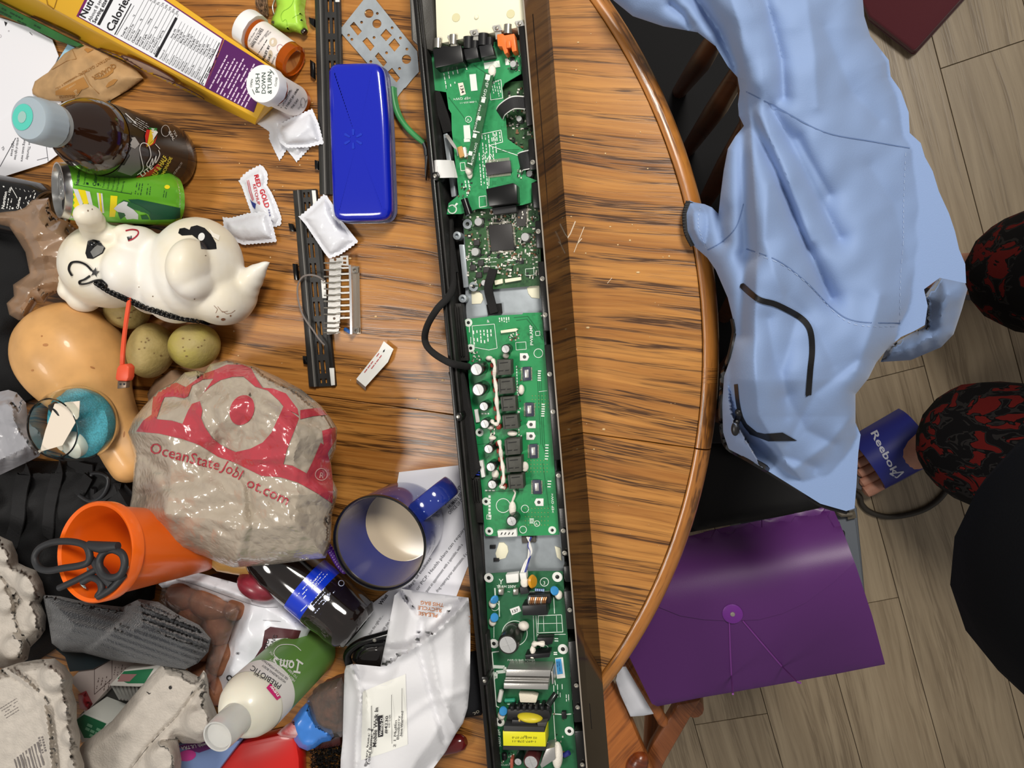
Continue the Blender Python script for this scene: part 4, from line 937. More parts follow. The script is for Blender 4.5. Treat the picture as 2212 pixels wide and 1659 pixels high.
decal('silkscreen', [txt('>EP GW<', 1051, 172, 9, 103, 44), txt('PWB IO REINFORCE', 1036, 226, 6, 103, 62), txt('1-889-264-11', 1056, 222, 5, 103, 52), txt("DON'T THROW", 1027, 308, 7, 103, 50)] + [rect(1034 + 7 - k * 4.6, 212 + k * 19, 8, 9, 13) for k in range(8)][::2] + [rect(1050, 160, 10, 12, 12), line(1040, 210, 1050, 212, 2.2), line(1022, 283, 1036, 286, 2.2), line(1010, 352, 1020, 355, 2.2)], M_silk, st, b1)
MB().ball(S(1063, 154, z1 + .010), (.004, .006, .003)).ball(S(1013, 366, z1 + .006), (.004, .006, .004)).ball(S(1015, 376, z1 + .003), (.003, .005, .003)).build('glue_blob', M_glue, b1, True)
def ribbon(pts, wdt, m, parent, name='ribbon_cable', th=.0006, n=8):
    P = catmull([tuple(p) for p in pts], n); P = [Vector(p) for p in P]; vs, fs = [], []
    for i, p in enumerate(P):
        t = (P[min(i + 1, len(P) - 1)] - P[max(i - 1, 0)]).normalized(); w = t.cross(Vector((0, 0, 1))); w = w.normalized() if w.length > 1e-4 else Vector((0, 1, 0))
        up = w.cross(t)
        for a, b in ((-1, 1), (1, 1), (1, -1), (-1, -1)): vs.append(p + w * (wdt / 2 * a) + up * (th / 2 * b))
    for i in range(len(P) - 1):
        for k in range(4): fs.append((i * 4 + k, i * 4 + (k + 1) % 4, i * 4 + 4 + (k + 1) % 4, i * 4 + 4 + k))
    fs += [(3, 2, 1, 0), tuple(len(vs) - 4 + k for k in range(4))]
    return link_mesh(name, vs, fs, m, parent, False)
M_rib = mat('ribbon_black', (40, 40, 42), 0.7, bump=0.3, bscale=1600)
for pts, wd in (([(1079, 248, z1), (1086, 236, z1 + .008), (1108, 222, z1 + .014), (1134, 222, z1 + .008)], .0105), ([(1122, 352, z1), (1128, 348, z1 + .005), (1140, 345, z1 + .009), (1150, 342, z1 + .006)], .0165)):
    ribbon([S(*p) for p in pts], wd, M_rib, sb); ribbon([S(p[0], p[1], p[2] - .0006) for p in pts], wd + .0022, M_white, sb, 'ribbon_edge', .0004)
M_ffc = mat('white_flat_cable', (226, 226, 224), 0.5)
fc = ribbon([S(938, 366, .050), S(944, 365, .0525), S(958, 365, .050), S(974, 365, .044), S(984, 366, z1 + .003)], .0175, M_ffc, sb, 'flat_cable', .0008)
decal('flat_cable_cores', [line(944, 347 + k * 3.4, 983, 347.5 + k * 3.4, .8) for k in range(11)], flat((176, 176, 178), 0.6), fc, sb)
silk1 = [rect(1045, 136, 34, 14, -9), rect(1014, 161, 14, 36, -6), rect(1001, 271, 14, 30, -4), rect(1002, 300, 13, 7, -4), txt('>EP GW<', 1017, 209, 8, 176, 38), txt('1-888-223-11', 1030, 218, 5, 175, 36), txt('J134', 992, 183, 0.1, 78)] + ring(1012, 258, 6.5, 1.3) + [txt('A', 1009, 262, 8, -8)] + ring(977, 452, 9, 2.4) + poly_line([(1057, 182), (1082, 172), (1086, 212), (1060, 216)], 1.3, True) + poly_line([(1040, 290), (1082, 281), (1086, 307), (1058, 314)], 1.5) + [line(1058, 315, 1122, 337, 1.5), line(1058, 318, 1056, 402, 1.4), line(1059, 332, 1070, 348, 1.2), line(1059, 332, 1050, 350, 1.2)] + poly_line([(994, 352), (1004, 351), (1006, 368), (996, 369)], 1.2, True) + poly_line([(1035, 425), (1050, 423), (1052, 445), (1036, 448)], 1.4, True) + greek(1062, 176, 78, 36, 4, -5, 1.6, 1, .8, (3, 8)) + greek(1042, 292, 85, 70, 5, -7, 2, 2, .8, (3, 9)) + greek(1036, 330, 86, 92, 3, -6.5, 2, 8, .85, (3, 8)) + greek(1066, 286, 84, 24, 3, -7, 2, 5, .85, (4, 9)) + greek(958, 148, 80, 50, 4, -10, 2, 6, .6, (4, 9)) + greek(1006, 390, 82, 40, 2, -7, 2.4, 9, .8, (4, 8)) + [rect(1018, 130, 10, 6, -8), rect(1052, 123, 10, 6, -8), rect(1091, 127, 8, 14, -5), [(1006, 148), (1008, 146), (1010, 150), (1008, 151)], [(986, 438), (990, 440), (982, 448), (980, 446)]] + [rect(1079, 232 + k * 0, .1, .1) for k in range(1)]
decal('silkscreen', silk1, M_silk, b1, b1)
stk = MB().prism([S(a, b, z1 + .0006) for a, b in [(989, 180), (1000, 178), (1006, 203), (995, 207)]], TZ + z1).build('sticker', flat((238, 226, 210), 0.6), b1)
decal('sticker_number', [txt('134', 993, 184, 9, 76, 18, .01)], M_black, stk, b1)
decal('copper_trace', [line(*s_, 1.0) for s_ in [(965, 180, 965, 195), (969, 210, 1000, 250), (1000, 250, 1030, 300), (1060, 180, 1075, 170), (1030, 215, 1050, 250), (1078, 235, 1090, 262), (1084, 238, 1098, 262), (1075, 320, 1125, 318), (1075, 324, 1122, 323), (1072, 328, 1118, 328), (1022, 140, 1050, 158), (1068, 130, 1080, 142)]], flat((28, 112, 66), 0.5), b1, b1)
small_parts(b1, z1, [(1096, 120, 1122, 155), (985, 395, 1020, 425), (1118, 355, 1130, 385), (1005, 325, 1012, 345)], 60, 8, 2, 5)
# ---------------- amp board
comp('board_connector', [(1081, 714), (1114, 709), (1119, 712), (1114, 716), (1082, 720)], z3, .004, M_cream, b3)
cap(1092, 754, 10, .014, z3, b3)
for x, y, r, h in [(1029, 798, 14.5, .024), (1033, 842, 14.5, .024), (1045, 878, 10.5, .015), (1047, 916, 10.5, .015), (1055, 970, 10.5, .017), (1060, 1009, 10.5, .017), (1063, 1047, 10.5, .015), (1105, 1126, 12, .018)]: cap(x, y, r, h, z3, b3)
M_relay = mat('coil_block', (74, 74, 68), 0.55, var=0.1, vscale=200); M_slit = flat((24, 24, 24), 0.7)
for p in [[(1072, 777), (1103, 777), (1104, 809), (1074, 811)], [(1075, 819), (1107, 816), (1110, 849), (1078, 852)], [(1080, 858), (1113, 856), (1115, 887), (1084, 889)], [(1084, 898), (1117, 896), (1120, 925), (1087, 928)], [(1089, 950), (1123, 947), (1124, 981), (1092, 984)], [(1092, 989), (1126, 986), (1127, 1019), (1094, 1021)], [(1096, 1027), (1129, 1025), (1131, 1055), (1099, 1057)]]:
    o = comp('coil_block', p, z3, .014, M_relay, b3, .0006)
    cx = sum(a for a, b in p) / 4; cy = sum(b for a, b in p) / 4
    decal('coil_slits', [line(cx - 9, cy - 9, cx + 9, cy - 11, 1.6), line(cx - 11, cy + 8, cx - 1, cy + 7, 1.6), line(cx + 3, cy + 7, cx + 11, cy + 6, 1.6), line(cx - 13, cy - 14, cx - 11, cy + 14, .8)], M_slit, o, b3)
M_red = mat('red_film_cap', (148, 52, 40), 0.4)
for x, y in [(1063, 789), (1065, 806), (1067, 824), (1069, 843), (1070, 864), (1070, 883), (1073, 903), (1076, 923), (1075, 959), (1077, 975), (1080, 993), (1082, 1012), (1085, 1034), (1088, 1053)]:
    comp('film_capacitor', qd(x, y, 11, 12), z3, .009, M_red, b3, .0022)
def glue(pts, r, bd, z): MB().tube([tuple(p) for p in catmull([tuple(S(a, b, z + .002 * math.sin(i * 2.1))) for i, (a, b) in enumerate(pts)], 4)], [r * (1 + .3 * math.sin(i * 1.3)) for i in range((len(pts) - 1) * 4 + 1)], 8).build('glue_bead', M_glue, bd, True)
glue([(1064, 776), (1069, 790), (1068, 815), (1072, 840), (1073, 870), (1077, 900), (1075, 915), (1066, 914), (1062, 908)], .0019, b3, z3 + .010)
glue([(1078, 951), (1081, 968), (1083, 990), (1087, 1015), (1087, 1040), (1082, 1050), (1090, 1054)], .0019, b3, z3 + .010)
glue([(1110, 1058), (1113, 1066), (1106, 1085)], .0011, b3, z3 + .003)
for x, y, a, b_ in [(1126, 842, .0034, .0055), (1057, 774, .0038, .0028), (1107, 936, .0055, .0032), (1134, 1008, .004, .0055), (1064, 946, .004, .0025), (1093, 768, .0032, .0034), (1070, 1024, .004, .005), (1107, 1098, .004, .008), (1060, 922, .004, .003)]:
    MB().ball(S(x, y, z3 + .002), (a, b_, .0035)).build('glue_blob', M_glue, b3, True)
M_drv = mat('driver_blue', (56, 60, 78), 0.4)
for p in [[(1129, 793), (1145, 792), (1147, 821), (1130, 823)], [(1134, 870), (1152, 870), (1153, 899), (1136, 900)], [(1143, 960), (1160, 959), (1161, 990), (1145, 990)], [(1150, 1037), (1167, 1037), (1170, 1067), (1152, 1067)]]:
    comp('amplifier_chip', p, z3, .0022, M_drv, b3, .0002); cx = sum(a for a, b in p) / 4; cy = sum(b for a, b in p) / 4
    comp('chip_slug', qd(cx, cy, 8, 17, -3), z3 + .002, .0006, M_alu, b3, .0001)
    pm = MB()
    for k in range(12):
        for s_ in (-1, 1): pm.box(S(cx + s_ * 10.5, cy - 13 + k * 2.4, z3 + .0005), (.0016, .0005, .001), -.05)
    pm.build('chip_pins', M_pin, b3, kind='stuff')
for x, y in [(1012, 697), (1017, 752), (1036, 934), (1050, 1083), (1057, 1147), (1193, 1145)]: hole(x, y, b3, z3)
for x, y, s_ in [(1133, 771, 1), (1147, 917, -1), (1147, 942, 1), (1164, 1085, -1)]:
    comp('spring_clip', [(x - 10 * s_, y - 8), (x + 6 * s_, y - 8), (x + 10 * s_, y), (x + 6 * s_, y + 8), (x - 10 * s_, y + 8)], z3, .0008, M_white, b3, .0001)
    MB().lathe([(.0019, 0), (.0016, .0006), (0, .0006)], S(x, y, z3 + .0008), (0, 0, 1), 14).build('clip_hole', flat((70, 72, 70), 0.4), b3, True)
comp('pin_header', [(1074, 1147), (1115, 1143), (1117, 1159), (1076, 1161)], z3, .006, M_white, b3)
decal('header_slots', [line(1082 + k * 8, 1155, 1085 + k * 8, 1150, 2.0) for k in range(4)], M_black, [x for x in COL.objects if x.name.startswith('pin_header')][-1], b3)
comp('pin_header', [(1034, 996), (1042, 995), (1048, 1030), (1040, 1032)], z3, .006, M_white, b3)
for k, c in enumerate([(200, 40, 40), (230, 230, 230), (230, 230, 230), (40, 60, 170), (40, 60, 170)]): MB().tube([S(1022, 1004 + k * 5, z3 + .006), S(1036, 1002 + k * 6, z3 + .006)], .0008, 6).build('wire', flat(c, 0.4), b3, True)
comp('pin_header', [(1024, 885), (1032, 884), (1036, 912), (1028, 913)], z3, .003, M_white, b3)
silk3 = [txt('PWB,AMP', 1152, 746, 9, -93, 44, .015), txt('22-1', 1182, 741, 8, -93, 24), txt('>EP GW<', 1197, 1108, 7, -92, 42, .01), txt('A', 1156, 1135, 9, -3), txt('&', 1052, 697, 9, -8)] + ring(1160, 1131, 6, 1.4) + ring(1087, 1092, 15, 1.5) + ring(1163, 763, 9.5, 1.4) + ring(1134, 1099, 8, 1.4) + ring(1130, 1144, 7.5, 1.4) + poly_line([(1020, 704), (1068, 700), (1074, 752), (1056, 756), (1024, 750)], 1.2, True) + poly_line(rect(1114, 740, 22, 16, -4), 1.1, True) + poly_line(rect(1157, 716, 9, 9, -4), 1.2, True) + greek(1024, 714, 86, 34, 6, -7.5, 2.6, 2, .8, (4, 8)) + greek(1080, 686, 86, 12, 5, -5, 2.4, 4, .9, (4, 8)) + greek(1162, 800, 2, 9, 5, 5, 2.6, 7, 1, (7, 9)) + greek(1170, 872, 2, 9, 6, 5, 2.6, 8, 1, (7, 9)) + greek(1178, 960, 2, 9, 6, 6, 2.4, 9, 1, (7, 9)) + greek(1183, 1038, 2, 9, 3, 6, 2.4, 19, 1, (7, 9)) + greek(1040, 892, 0, 24, 1, 5, 3, 3, 1, (3, 6)) + greek(1048, 1058, 0, 26, 1, 5, 3, 5, 1, (3, 6)) + greek(1117, 790, 88, 250, 1, -4, 2.2, 6, .9, (3, 5)) + [line(1164, 846, 1182, 844, 1), line(1014, 704, 1014, 718, 1.6), line(1017, 728, 1017, 742, 1.6)] + poly_line(rect(1052, 1112, 9, 9, 4), 1.4, True) + greek(1060, 1070, 90, 60, 1, -5, 5, 12, .8, (4, 6)) + greek(1144, 1120, 0, 12, 3, 4, 2.4, 3, 1, (7, 11)) + greek(1064, 940, 84, 14, 1, 4, 6, 2)
decal('silkscreen', silk3, M_silk, b3, b3)
decal('copper_trace', [line(*s_, 1.0) for s_ in [(1110, 686, 1140, 683), (1140, 683, 1172, 728), (1115, 692, 1138, 689), (1138, 689, 1172, 734), (1140, 720, 1152, 740), (1160, 800, 1168, 960), (1164, 800, 1172, 960), (1168, 800, 1176, 960), (1172, 960, 1180, 985), (1176, 965, 1184, 985), (1050, 990, 1056, 985), (1120, 940, 1128, 948), (1030, 960, 1052, 958), (1172, 1000, 1186, 1100), (1050, 1062, 1130, 1060)]], flat((24, 104, 60), 0.5), b3, b3)
decal('via', [circ(1150 + (k % 6) * 7, 855 + (k // 6) * 8, 1.0, 6) for k in range(24)] + [circ(1140 + (k % 7) * 7, 995 + (k // 7) * 8, 1.0, 6) for k in range(28)] + [circ(1135 + (k % 8) * 7, 1098 + (k // 8) * 9, 1.0, 6) for k in range(40)], flat((150, 150, 90), 0.5), b3, b3)['kind'] = 'stuff'
small_parts(b3, z3, [(1117, 790, 1127, 1060), (1060, 925, 1070, 945), (1016, 760, 1040, 785), (1170, 680, 1178, 690), (1100, 715, 1125, 735)], 130, 12, 2, 4.5, .0012)
# black tape tail and lead between boards
ribbon([S(1066, 582, z2 + .006), S(1060, 600, z2 + .009), S(1055, 622, z2 + .006), S(1060, 648, PL + .006), S(1068, 676, PL + .006)], .0085, M_foam, sb, 'taped_lead', .004)
comp('foam_pad', [(1050, 658), (1082, 655), (1084, 677), (1054, 681)], PL, .004, M_foam, sb)
comp('foam_pad', [(1126, 1158), (1156, 1156), (1158, 1171), (1128, 1174)], PL, .003, flat((84, 80, 76), 0.9), sb)
# cables along the left channel
MB().tube([tuple(p) for p in catmull([tuple(S(*p)) for p in [(968, 470, .02), (972, 540, .030), (977, 580, .036), (978, 618, .045), (968, 642, .058), (944, 668, .062), (923, 704, .045), (918, 735, .03), (932, 759, .045), (970, 783, .062), (1000, 790, .045), (1012, 792, z3 + .008)]], 8)], .0036, 10).build('braided_cable', M_foam, sb, True)
ribbon([S(985, 800, .035), S(992, 830, .037), S(1000, 870, .037), S(1008, 910, .037), S(1014, 960, .036), S(1022, 1010, .035), S(1030, 1020, .034)], .0150, M_foam, sb, 'foam_wrap', .006)
ribbon([S(968, 470, .022), S(966, 500, .026), S(970, 540, .03), S(977, 590, .032)], .012, M_foam, sb, 'foam_wrap', .006)
ribbon([S(930, 170, .028), S(940, 200, .032), S(958, 250, .030), S(968, 285, .026)], .010, M_foam, sb, 'foam_wrap', .003)
for k in range(5): MB().tube([tuple(p) for p in catmull([tuple(S(*p)) for p in [(962 + k * 1.6, 292, .03), (970 + k * 1.6, 304, .04), (982 + k, 320, .042), (989, 322 + k * 3.6, z1 + .004)]], 5)], .0005, 6).build('wire', flat((170, 168, 164), 0.4), sb, True)
# ---------------- power board
for x, y, r in [(1056, 1248, 10), (1204, 1246, 11), (1067, 1390, 10), (1216, 1402, 11), (1080, 1559, 10), (1230, 1579, 10)]: hole(x, y, b4, z4, r, M_white)
comp('white_connector', [(1092, 1242), (1119, 1239), (1120, 1258), (1094, 1260)], z4, .008, M_white, b4, .0006)
comp('white_connector', [(1122, 1238), (1136, 1238), (1138, 1252), (1124, 1254)], z4, .010, M_white, b4, .0008)
for k, c in enumerate([(232, 230, 226), (220, 218, 214), (206, 204, 200), (240, 238, 234), (44, 58, 150), (36, 48, 140)]):
    MB().tube([tuple(p) for p in catmull([tuple(S(a, b, z)) for a, b, z in [(1138 + k * 2, 1160, .024), (1146 - k, 1178, .027), (1148 - k * 2 if k < 4 else 1146, 1195, .028), (1134 + k * 1.4, 1215, .028), (1124 + k * 2, 1240, z4 + .008)]], 6)], .00085, 6).build('wire', flat(c, 0.4), sb, True)
comp('black_connector', [(1122, 1268), (1138, 1268), (1143, 1282), (1124, 1285)], z4, .010, flat((40, 40, 42), 0.5), b4, .0008)
MB().ball(S(1133, 1258, z4 + .008), (.0045, .006, .003)).build('glue_blob', M_glue, b4, True)
q = S(1150, 1256, z4 + .009); MB().lathe([(.001, -.0024), (.0058, -.002), (.0072, 0), (.0058, .002), (.001, .0024)], q, (.75, .15, .35), 22).build('varistor', flat((214, 150, 34), 0.35), b4, True)
M_bl = flat((66, 150, 214), 0.3)
for x, y, a in [(1198, 1276, .5), (1068, 1295, -.2), (1068, 1334, .2), (1087, 1536, .3)]:
    MB().lathe([(.0006, -.0018), (.0042, -.0015), (.0050, 0), (.0042, .0015), (.0006, .0018)], S(x, y, z4 + .007), (math.cos(a) * .6, math.sin(a), .6), 20).build('ceramic_capacitor', M_bl, b4, True)
    MB().ball(S(x + (9 if x > 1100 else -4), y + 9, z4 + .003), (.0042, .005, .004)).build('glue_blob', M_glue, b4, True)
MB().lathe([(.0015, 0), (.0018, .001), (.0014, .002), (.0014, .008), (.0018, .009), (.0015, .010)], S(1156, 1274, z4 + .002), (1, .02, 0), 12).build('resistor', flat((150, 176, 214), 0.4), b4, True)
for k in range(4): MB().lathe([(.0017, 0), (.0017, .0006)], S(1158.5 + k * 4.6, 1274, z4 + .002), (1, .02, 0), 12).build('resistor_band', flat((60, 74, 130), 0.4), b4, True)
comp('choke', [(1127, 1308), (1180, 1306), (1183, 1329), (1129, 1330)], z4, .017, flat((30, 30, 32), 0.38), b4, .0008)
comp('choke_frame', [(1140, 1286), (1188, 1284), (1190, 1304), (1136, 1306)], z4, .010, flat((34, 34, 36), 0.42), b4, .0008)
for k in range(9): MB().tube([S(1142 + k * 4.4, 1303, z4 + .012), S(1143 + k * 4.4, 1296, z4 + .0135), S(1145 + k * 4.4, 1290, z4 + .012)], .0009, 6).build('choke_winding', flat((196, 140, 96) if k % 3 else (226, 220, 210), 0.3, metal=0.5), b4, True)
stk = comp('sticker', [(1101, 1316), (1121, 1309), (1126, 1320), (1106, 1329)], z4, .0005, M_white, b4, 0)
decal('sticker_number', [txt('137', 1106, 1325, 9, -19, 15, .01)], M_black, stk, b4)
cap(1097, 1393, 22.5, .031, z4, b4, mat('cap_big', (32, 32, 28), 0.3, coat=0.3))
MB().ball(S(1131, 1352, z4 + .006), (.006, .005, .006)).build('glue_blob', M_glue, b4, True)
comp('power_switch_chip', [(1160, 1378), (1195, 1377), (1193, 1391), (1180, 1394), (1162, 1389)], z4, .010, M_black, b4, .0006)
comp('rectifier', [(1134, 1415), (1188, 1410), (1187, 1420), (1136, 1425)], z4, .014, M_black, b4, .0006)
glue([(1176, 1391), (1160, 1390), (1152, 1394), (1151, 1408), (1150, 1421)], .0026, b4, z4 + .010)
stk = comp('sticker', [(1199, 1422), (1216, 1420), (1221, 1464), (1203, 1466)], z4, .0005, M_white, b4, 0)
decal('sticker_print', [[(1200, 1424), (1212, 1423), (1216, 1455), (1204, 1457)]], flat((72, 160, 222), 0.5), stk, b4); decal('sticker_text', greek(1204, 1428, 84, 24, 2, -4, 1.2, 4), flat((40, 80, 140), .5), stk, b4, .0008)
for p, h in [([(1094, 1446), (1190, 1448), (1188, 1462), (1092, 1460)], .020), ([(1092, 1464), (1187, 1466), (1186, 1468), (1091, 1466)], .019), ([(1090, 1469), (1186, 1471), (1185, 1474), (1089, 1472)], .021), ([(1088, 1476), (1184, 1478), (1184, 1490), (1088, 1488)], .022)]:
    comp('heatsink_fin', p, z4, h, M_alu, b4, .0005)
comp('heatsink_end', [(1191, 1450), (1194, 1451), (1196, 1478), (1192, 1478)], z4, .019, M_alu, b4, .0004)
c, e_ = S(1084, 1490, z4 + .008), S(1078, 1516, z4 + .008); MB().lathe([(.0014, 0), (.0026, .001), (.0026, (e_ - c).length - .001), (.0014, (e_ - c).length)], c, e_ - c, 16).build('grey_capacitor', flat((206, 206, 200), 0.4), b4, True)
c, e_ = S(1090, 1513, z4 + .003), S(1113, 1512, z4 + .003); MB().lathe([(.0016, 0), (.0024, .001), (.0020, .003), (.0024, (e_ - c).length - .001), (.0014, (e_ - c).length)], c, e_ - c, 16).build('green_resistor', flat((44, 142, 112), 0.4), b4, True)
comp('cement_block', [(1120, 1498), (1150, 1500), (1162, 1504), (1158, 1519), (1123, 1518)], z4, .008, mat('cement', (228, 220, 200), 0.7, bump=.3, bscale=600), b4, .0012)
c, e_ = S(1201, 1498, z4 + .004), S(1184, 1523, z4 + .012); MB().lathe([(.0032, 0), (.0034, .001), (.0034, (e_ - c).length - .0006), (.003, (e_ - c).length), (0, (e_ - c).length)], c, e_ - c, 18).build('capacitor', M_sleeve, b4, True)
MB().lathe([(.0028, 0), (0, .0004)], e_, e_ - c, 18).build('capacitor_top', M_captop, b4, True)
comp('bobbin', [(1096, 1532), (1186, 1534), (1190, 1548), (1186, 1558), (1095, 1556)], z4, .012, flat((30, 29, 30), 0.45), b4, .001)
for k in range(7): comp('bobbin_slot', qd(1106 + k * 13, 1531, 7, 9, 0), z4, .014, flat((24, 24, 26), 0.45), b4, .0006)
M_yel = mat('yellow_tape', (228, 222, 34), 0.35); M_fer = mat('ferrite_core', (46, 46, 46), 0.55)
MB().ball(S(1145, 1549, z4 + .012), (.014, .005, .008)).build('yellow_winding', flat((214, 196, 46), 0.4), b4, True)
comp('terminal_block', [(1106, 1555), (1158, 1558), (1158, 1568), (1104, 1566)], z4, .017, flat((34, 34, 36), 0.4), b4, .0008)
for x in (1122, 1140): comp('terminal_pin', qd(x, 1557, 4, 5, 0), z4, .0185, flat((220, 190, 110), 0.3, metal=.7), b4, .0003)
comp('ferrite_core', [(1088, 1568), (1176, 1571), (1178, 1622), (1086, 1620)], z4, .0205, M_fer, b4, .0006)
ty = comp('tape_wrap', [(1086, 1580), (1178, 1582), (1179, 1613), (1087, 1611)], z4, .021, M_yel, b4, .0004)
decal('tape_print', [txt('1-697-278-11', 1159, 1600, 6, 181, 52), txt('02 66Z 37 07-0', 1160, 1592, 6, 181, 54), txt('B3', 1138, 1589, 6, 181)], flat((70, 70, 20), .5), ty, b4)
comp('ferrite_flap', [(1160, 1562), (1182, 1560), (1178, 1570), (1162, 1570)], z4, .019, flat((70, 68, 66), .5), b4, .0006)
cap(1147, 1647, 17, .022, z4, b4, mat('cap_brown', (74, 34, 34), 0.3)); cap(1119, 1646, 9, .016, z4, b4)
c = S(1090, 1640, z4 + .003); MB().lathe([(.0018, 0), (.003, .001), (.003, .007), (.0018, .008)], c, (0, 1, .1), 16).build('diode', M_black, b4, True)
comp('heatsink_fin', [(1180, 1618), (1198, 1614), (1200, 1640), (1170, 1660), (1166, 1652)], z4, .016, M_alu, b4, .0005)
MB().ball(S(1204, 1632, z4 + .008), (.006, .016, .006)).build('glue_blob', M_glue, b4, True)
c, e_ = S(1218, 1632, z4 + .003), S(1236, 1622, z4 + .006); MB().lathe([(.002, 0), (.0028, .0006), (.0028, .008), (.002, .0086)], c, e_ - c, 16).build('blue_capacitor', flat((44, 48, 120), .35), b4, True)
comp('optocoupler', [(1213, 1538), (1222, 1538), (1224, 1553), (1214, 1553)], z4, .004, M_black, b4)
comp('brown_film_capacitor', [(1102, 1640), (1108, 1640), (1108, 1660), (1102, 1660)], z4, .009, flat((168, 84, 66), .5), b4)
silk4 = [txt('T5AH 250V', 1073, 1270, 8, -1, 42, .015), txt('~', 1096, 1281, 11, 0), txt('Y', 1077, 1262, 17, 2), txt('>EP GW<', 1074, 1575, 8, 84, 38, .01), txt('3', 1173, 1263, 11, 0), txt('PWB GJ BAR POWER', 1096, 1428, 6, 0, 60), txt('OCI 6AV0  94V-0', 1119, 1434, 5, 0, 50), txt('2012.07.03', 1078, 1654, 5, 0, 26)] + ring(1176, 1257, 9, 1.4) + [line(1069, 1270, 1070, 1288, 3), line(1078, 1298, 1079, 1332, 2), line(1140, 1279, 1192, 1277, 1.6), line(1196, 1290, 1198, 1325, 1.6)] + poly_line([(1163, 1330), (1213, 1328), (1216, 1365), (1162, 1367)], 1.4, True) + [line(1160, 1347, 1215, 1346, 1.0), line(1174, 1330, 1175, 1364, 1), line(1202, 1330, 1203, 1364, 1), line(1152, 1330, 1154, 1385, 1), line(1158, 1330, 1160, 1375, 1), line(1160, 1371, 1222, 1370, 1.4)] + ring(1112, 1368, 27, 1.4, 30) + [line(1063, 1409, 1078, 1407, 2.5), line(1063, 1409, 1072, 1525, 2.5), line(1072, 1525, 1078, 1528, 2)] + poly_line([(1066, 1440), (1090, 1441), (1092, 1450), (1072, 1452), (1071, 1465), (1064, 1460)], 7, False) + poly_line([(1098, 1440), (1194, 1438), (1200, 1480)], 1.4) + [line(1194, 1542, 1213, 1543, 2.2), line(1223, 1543, 1234, 1542, 2.2), line(1196, 1480, 1198, 1540, 1.4), line(1196, 1545, 1200, 1603, 1.6), line(1180, 1604, 1200, 1603, 1.6)] + [line(1078, 1262, 1078, 1272, 1.4)] + ring(1069, 1310, 9, 1.2) + ring(1176, 1402, 9, 1.0) + greek(1198, 1378, 2, 10, 2, 5, 2.4, 3, 1, (7, 9)) + greek(1205, 1478, 88, 30, 3, -5, 1.5, 6, .7) + greek(1224, 1500, 88, 18, 2, -5, 1.6, 9, .7) + [line(1096, 1521, 1180, 1520, 1.6), line(1067, 1340, 1067, 1378, 1.2)] + greek(1196, 1408, 0, 10, 2, 4, 2.6, 1, 1, (7, 9))
decal('silkscreen', silk4, M_silk, b4, b4)
comp('fuse_clip', qd(1082, 1279, 12, 13, 0), z4, .006, M_nickel, b4, .001); comp('fuse_clip', qd(1114, 1279, 12, 13, 0), z4, .006, M_nickel, b4, .001)
for bx, by in [(1203, 1262)]: pass
small_parts(b4, z4, [(1195, 1470, 1230, 1640), (1076, 1625, 1110, 1655)], 26, 5, 2, 4)
# ------------------------------------------------------------------ plates, tools and packets in the middle of the table
def plate_holes(name, outline, holes, z, th, m, parent=None, step=12):
    B = resample(outline, step); pts = [Vector(p) for p in B]; faces = [list(range(len(pts)))]; H = []
    for h in holes:
        b = len(pts); pts += [Vector(p) for p in h]; faces.append(list(range(b, b + len(h)))); H.append(np.array(h, float))
    r = delaunay_2d_cdt(pts, [], faces, 1, 1e-6); v = np.array([tuple(p) for p in r[0]])
    tri = []
    for t in r[2]:
        c = v[list(t)].mean(0)
        if inside(np.array([c[0]]), np.array([c[1]]), outline)[0] and not any(inside(np.array([c[0]]), np.array([c[1]]), h)[0] for h in H): tri.append(tuple(t))
    n = len(v); top = Wn(v[:, 0], v[:, 1], TZ + z); bot = top.copy(); bot[:, 2] -= th
    cnt = {}; tt = []
    for t in tri:
        a, b, c = top[t[0]], top[t[1]], top[t[2]]
        if (b[0] - a[0]) * (c[1] - a[1]) - (b[1] - a[1]) * (c[0] - a[0]) < 0: t = t[::-1]
        tt.append(t)
        for i in range(3): cnt[(t[i], t[(i + 1) % 3])] = 1
    f = tt + [tuple(n + i for i in t[::-1]) for t in tt] + [(b, a, n + a, n + b) for (a, b) in cnt if (b, a) not in cnt]
    used = sorted({i for q in f for i in q}); mp = {i: k for k, i in enumerate(used)}; allv = np.vstack([top, bot])
    return link_mesh(name, [allv[i] for i in used], [tuple(mp[i] for i in q) for q in f], m, parent, False)
def flatbox(name, pts, z, m, parent=None, z0=0.0, bev=0.0, smooth=False): return MB().prism([T(a, b, z) for a, b in pts], TZ + z0).build(name, m, parent, bevel=bev)
def bil(q, u, v):
    (a, b, c, d) = [np.array(p, float) for p in q]; p = (a * (1 - u) + b * u) * (1 - v) + (d * (1 - u) + c * u) * v; return (p[0], p[1])
M_gr = mat('grille_black', (52, 51, 50), 0.42, bump=0.08, bscale=900, var=0.15, vscale=40); M_grd = mat('grille_dark', (30, 29, 28), 0.5)
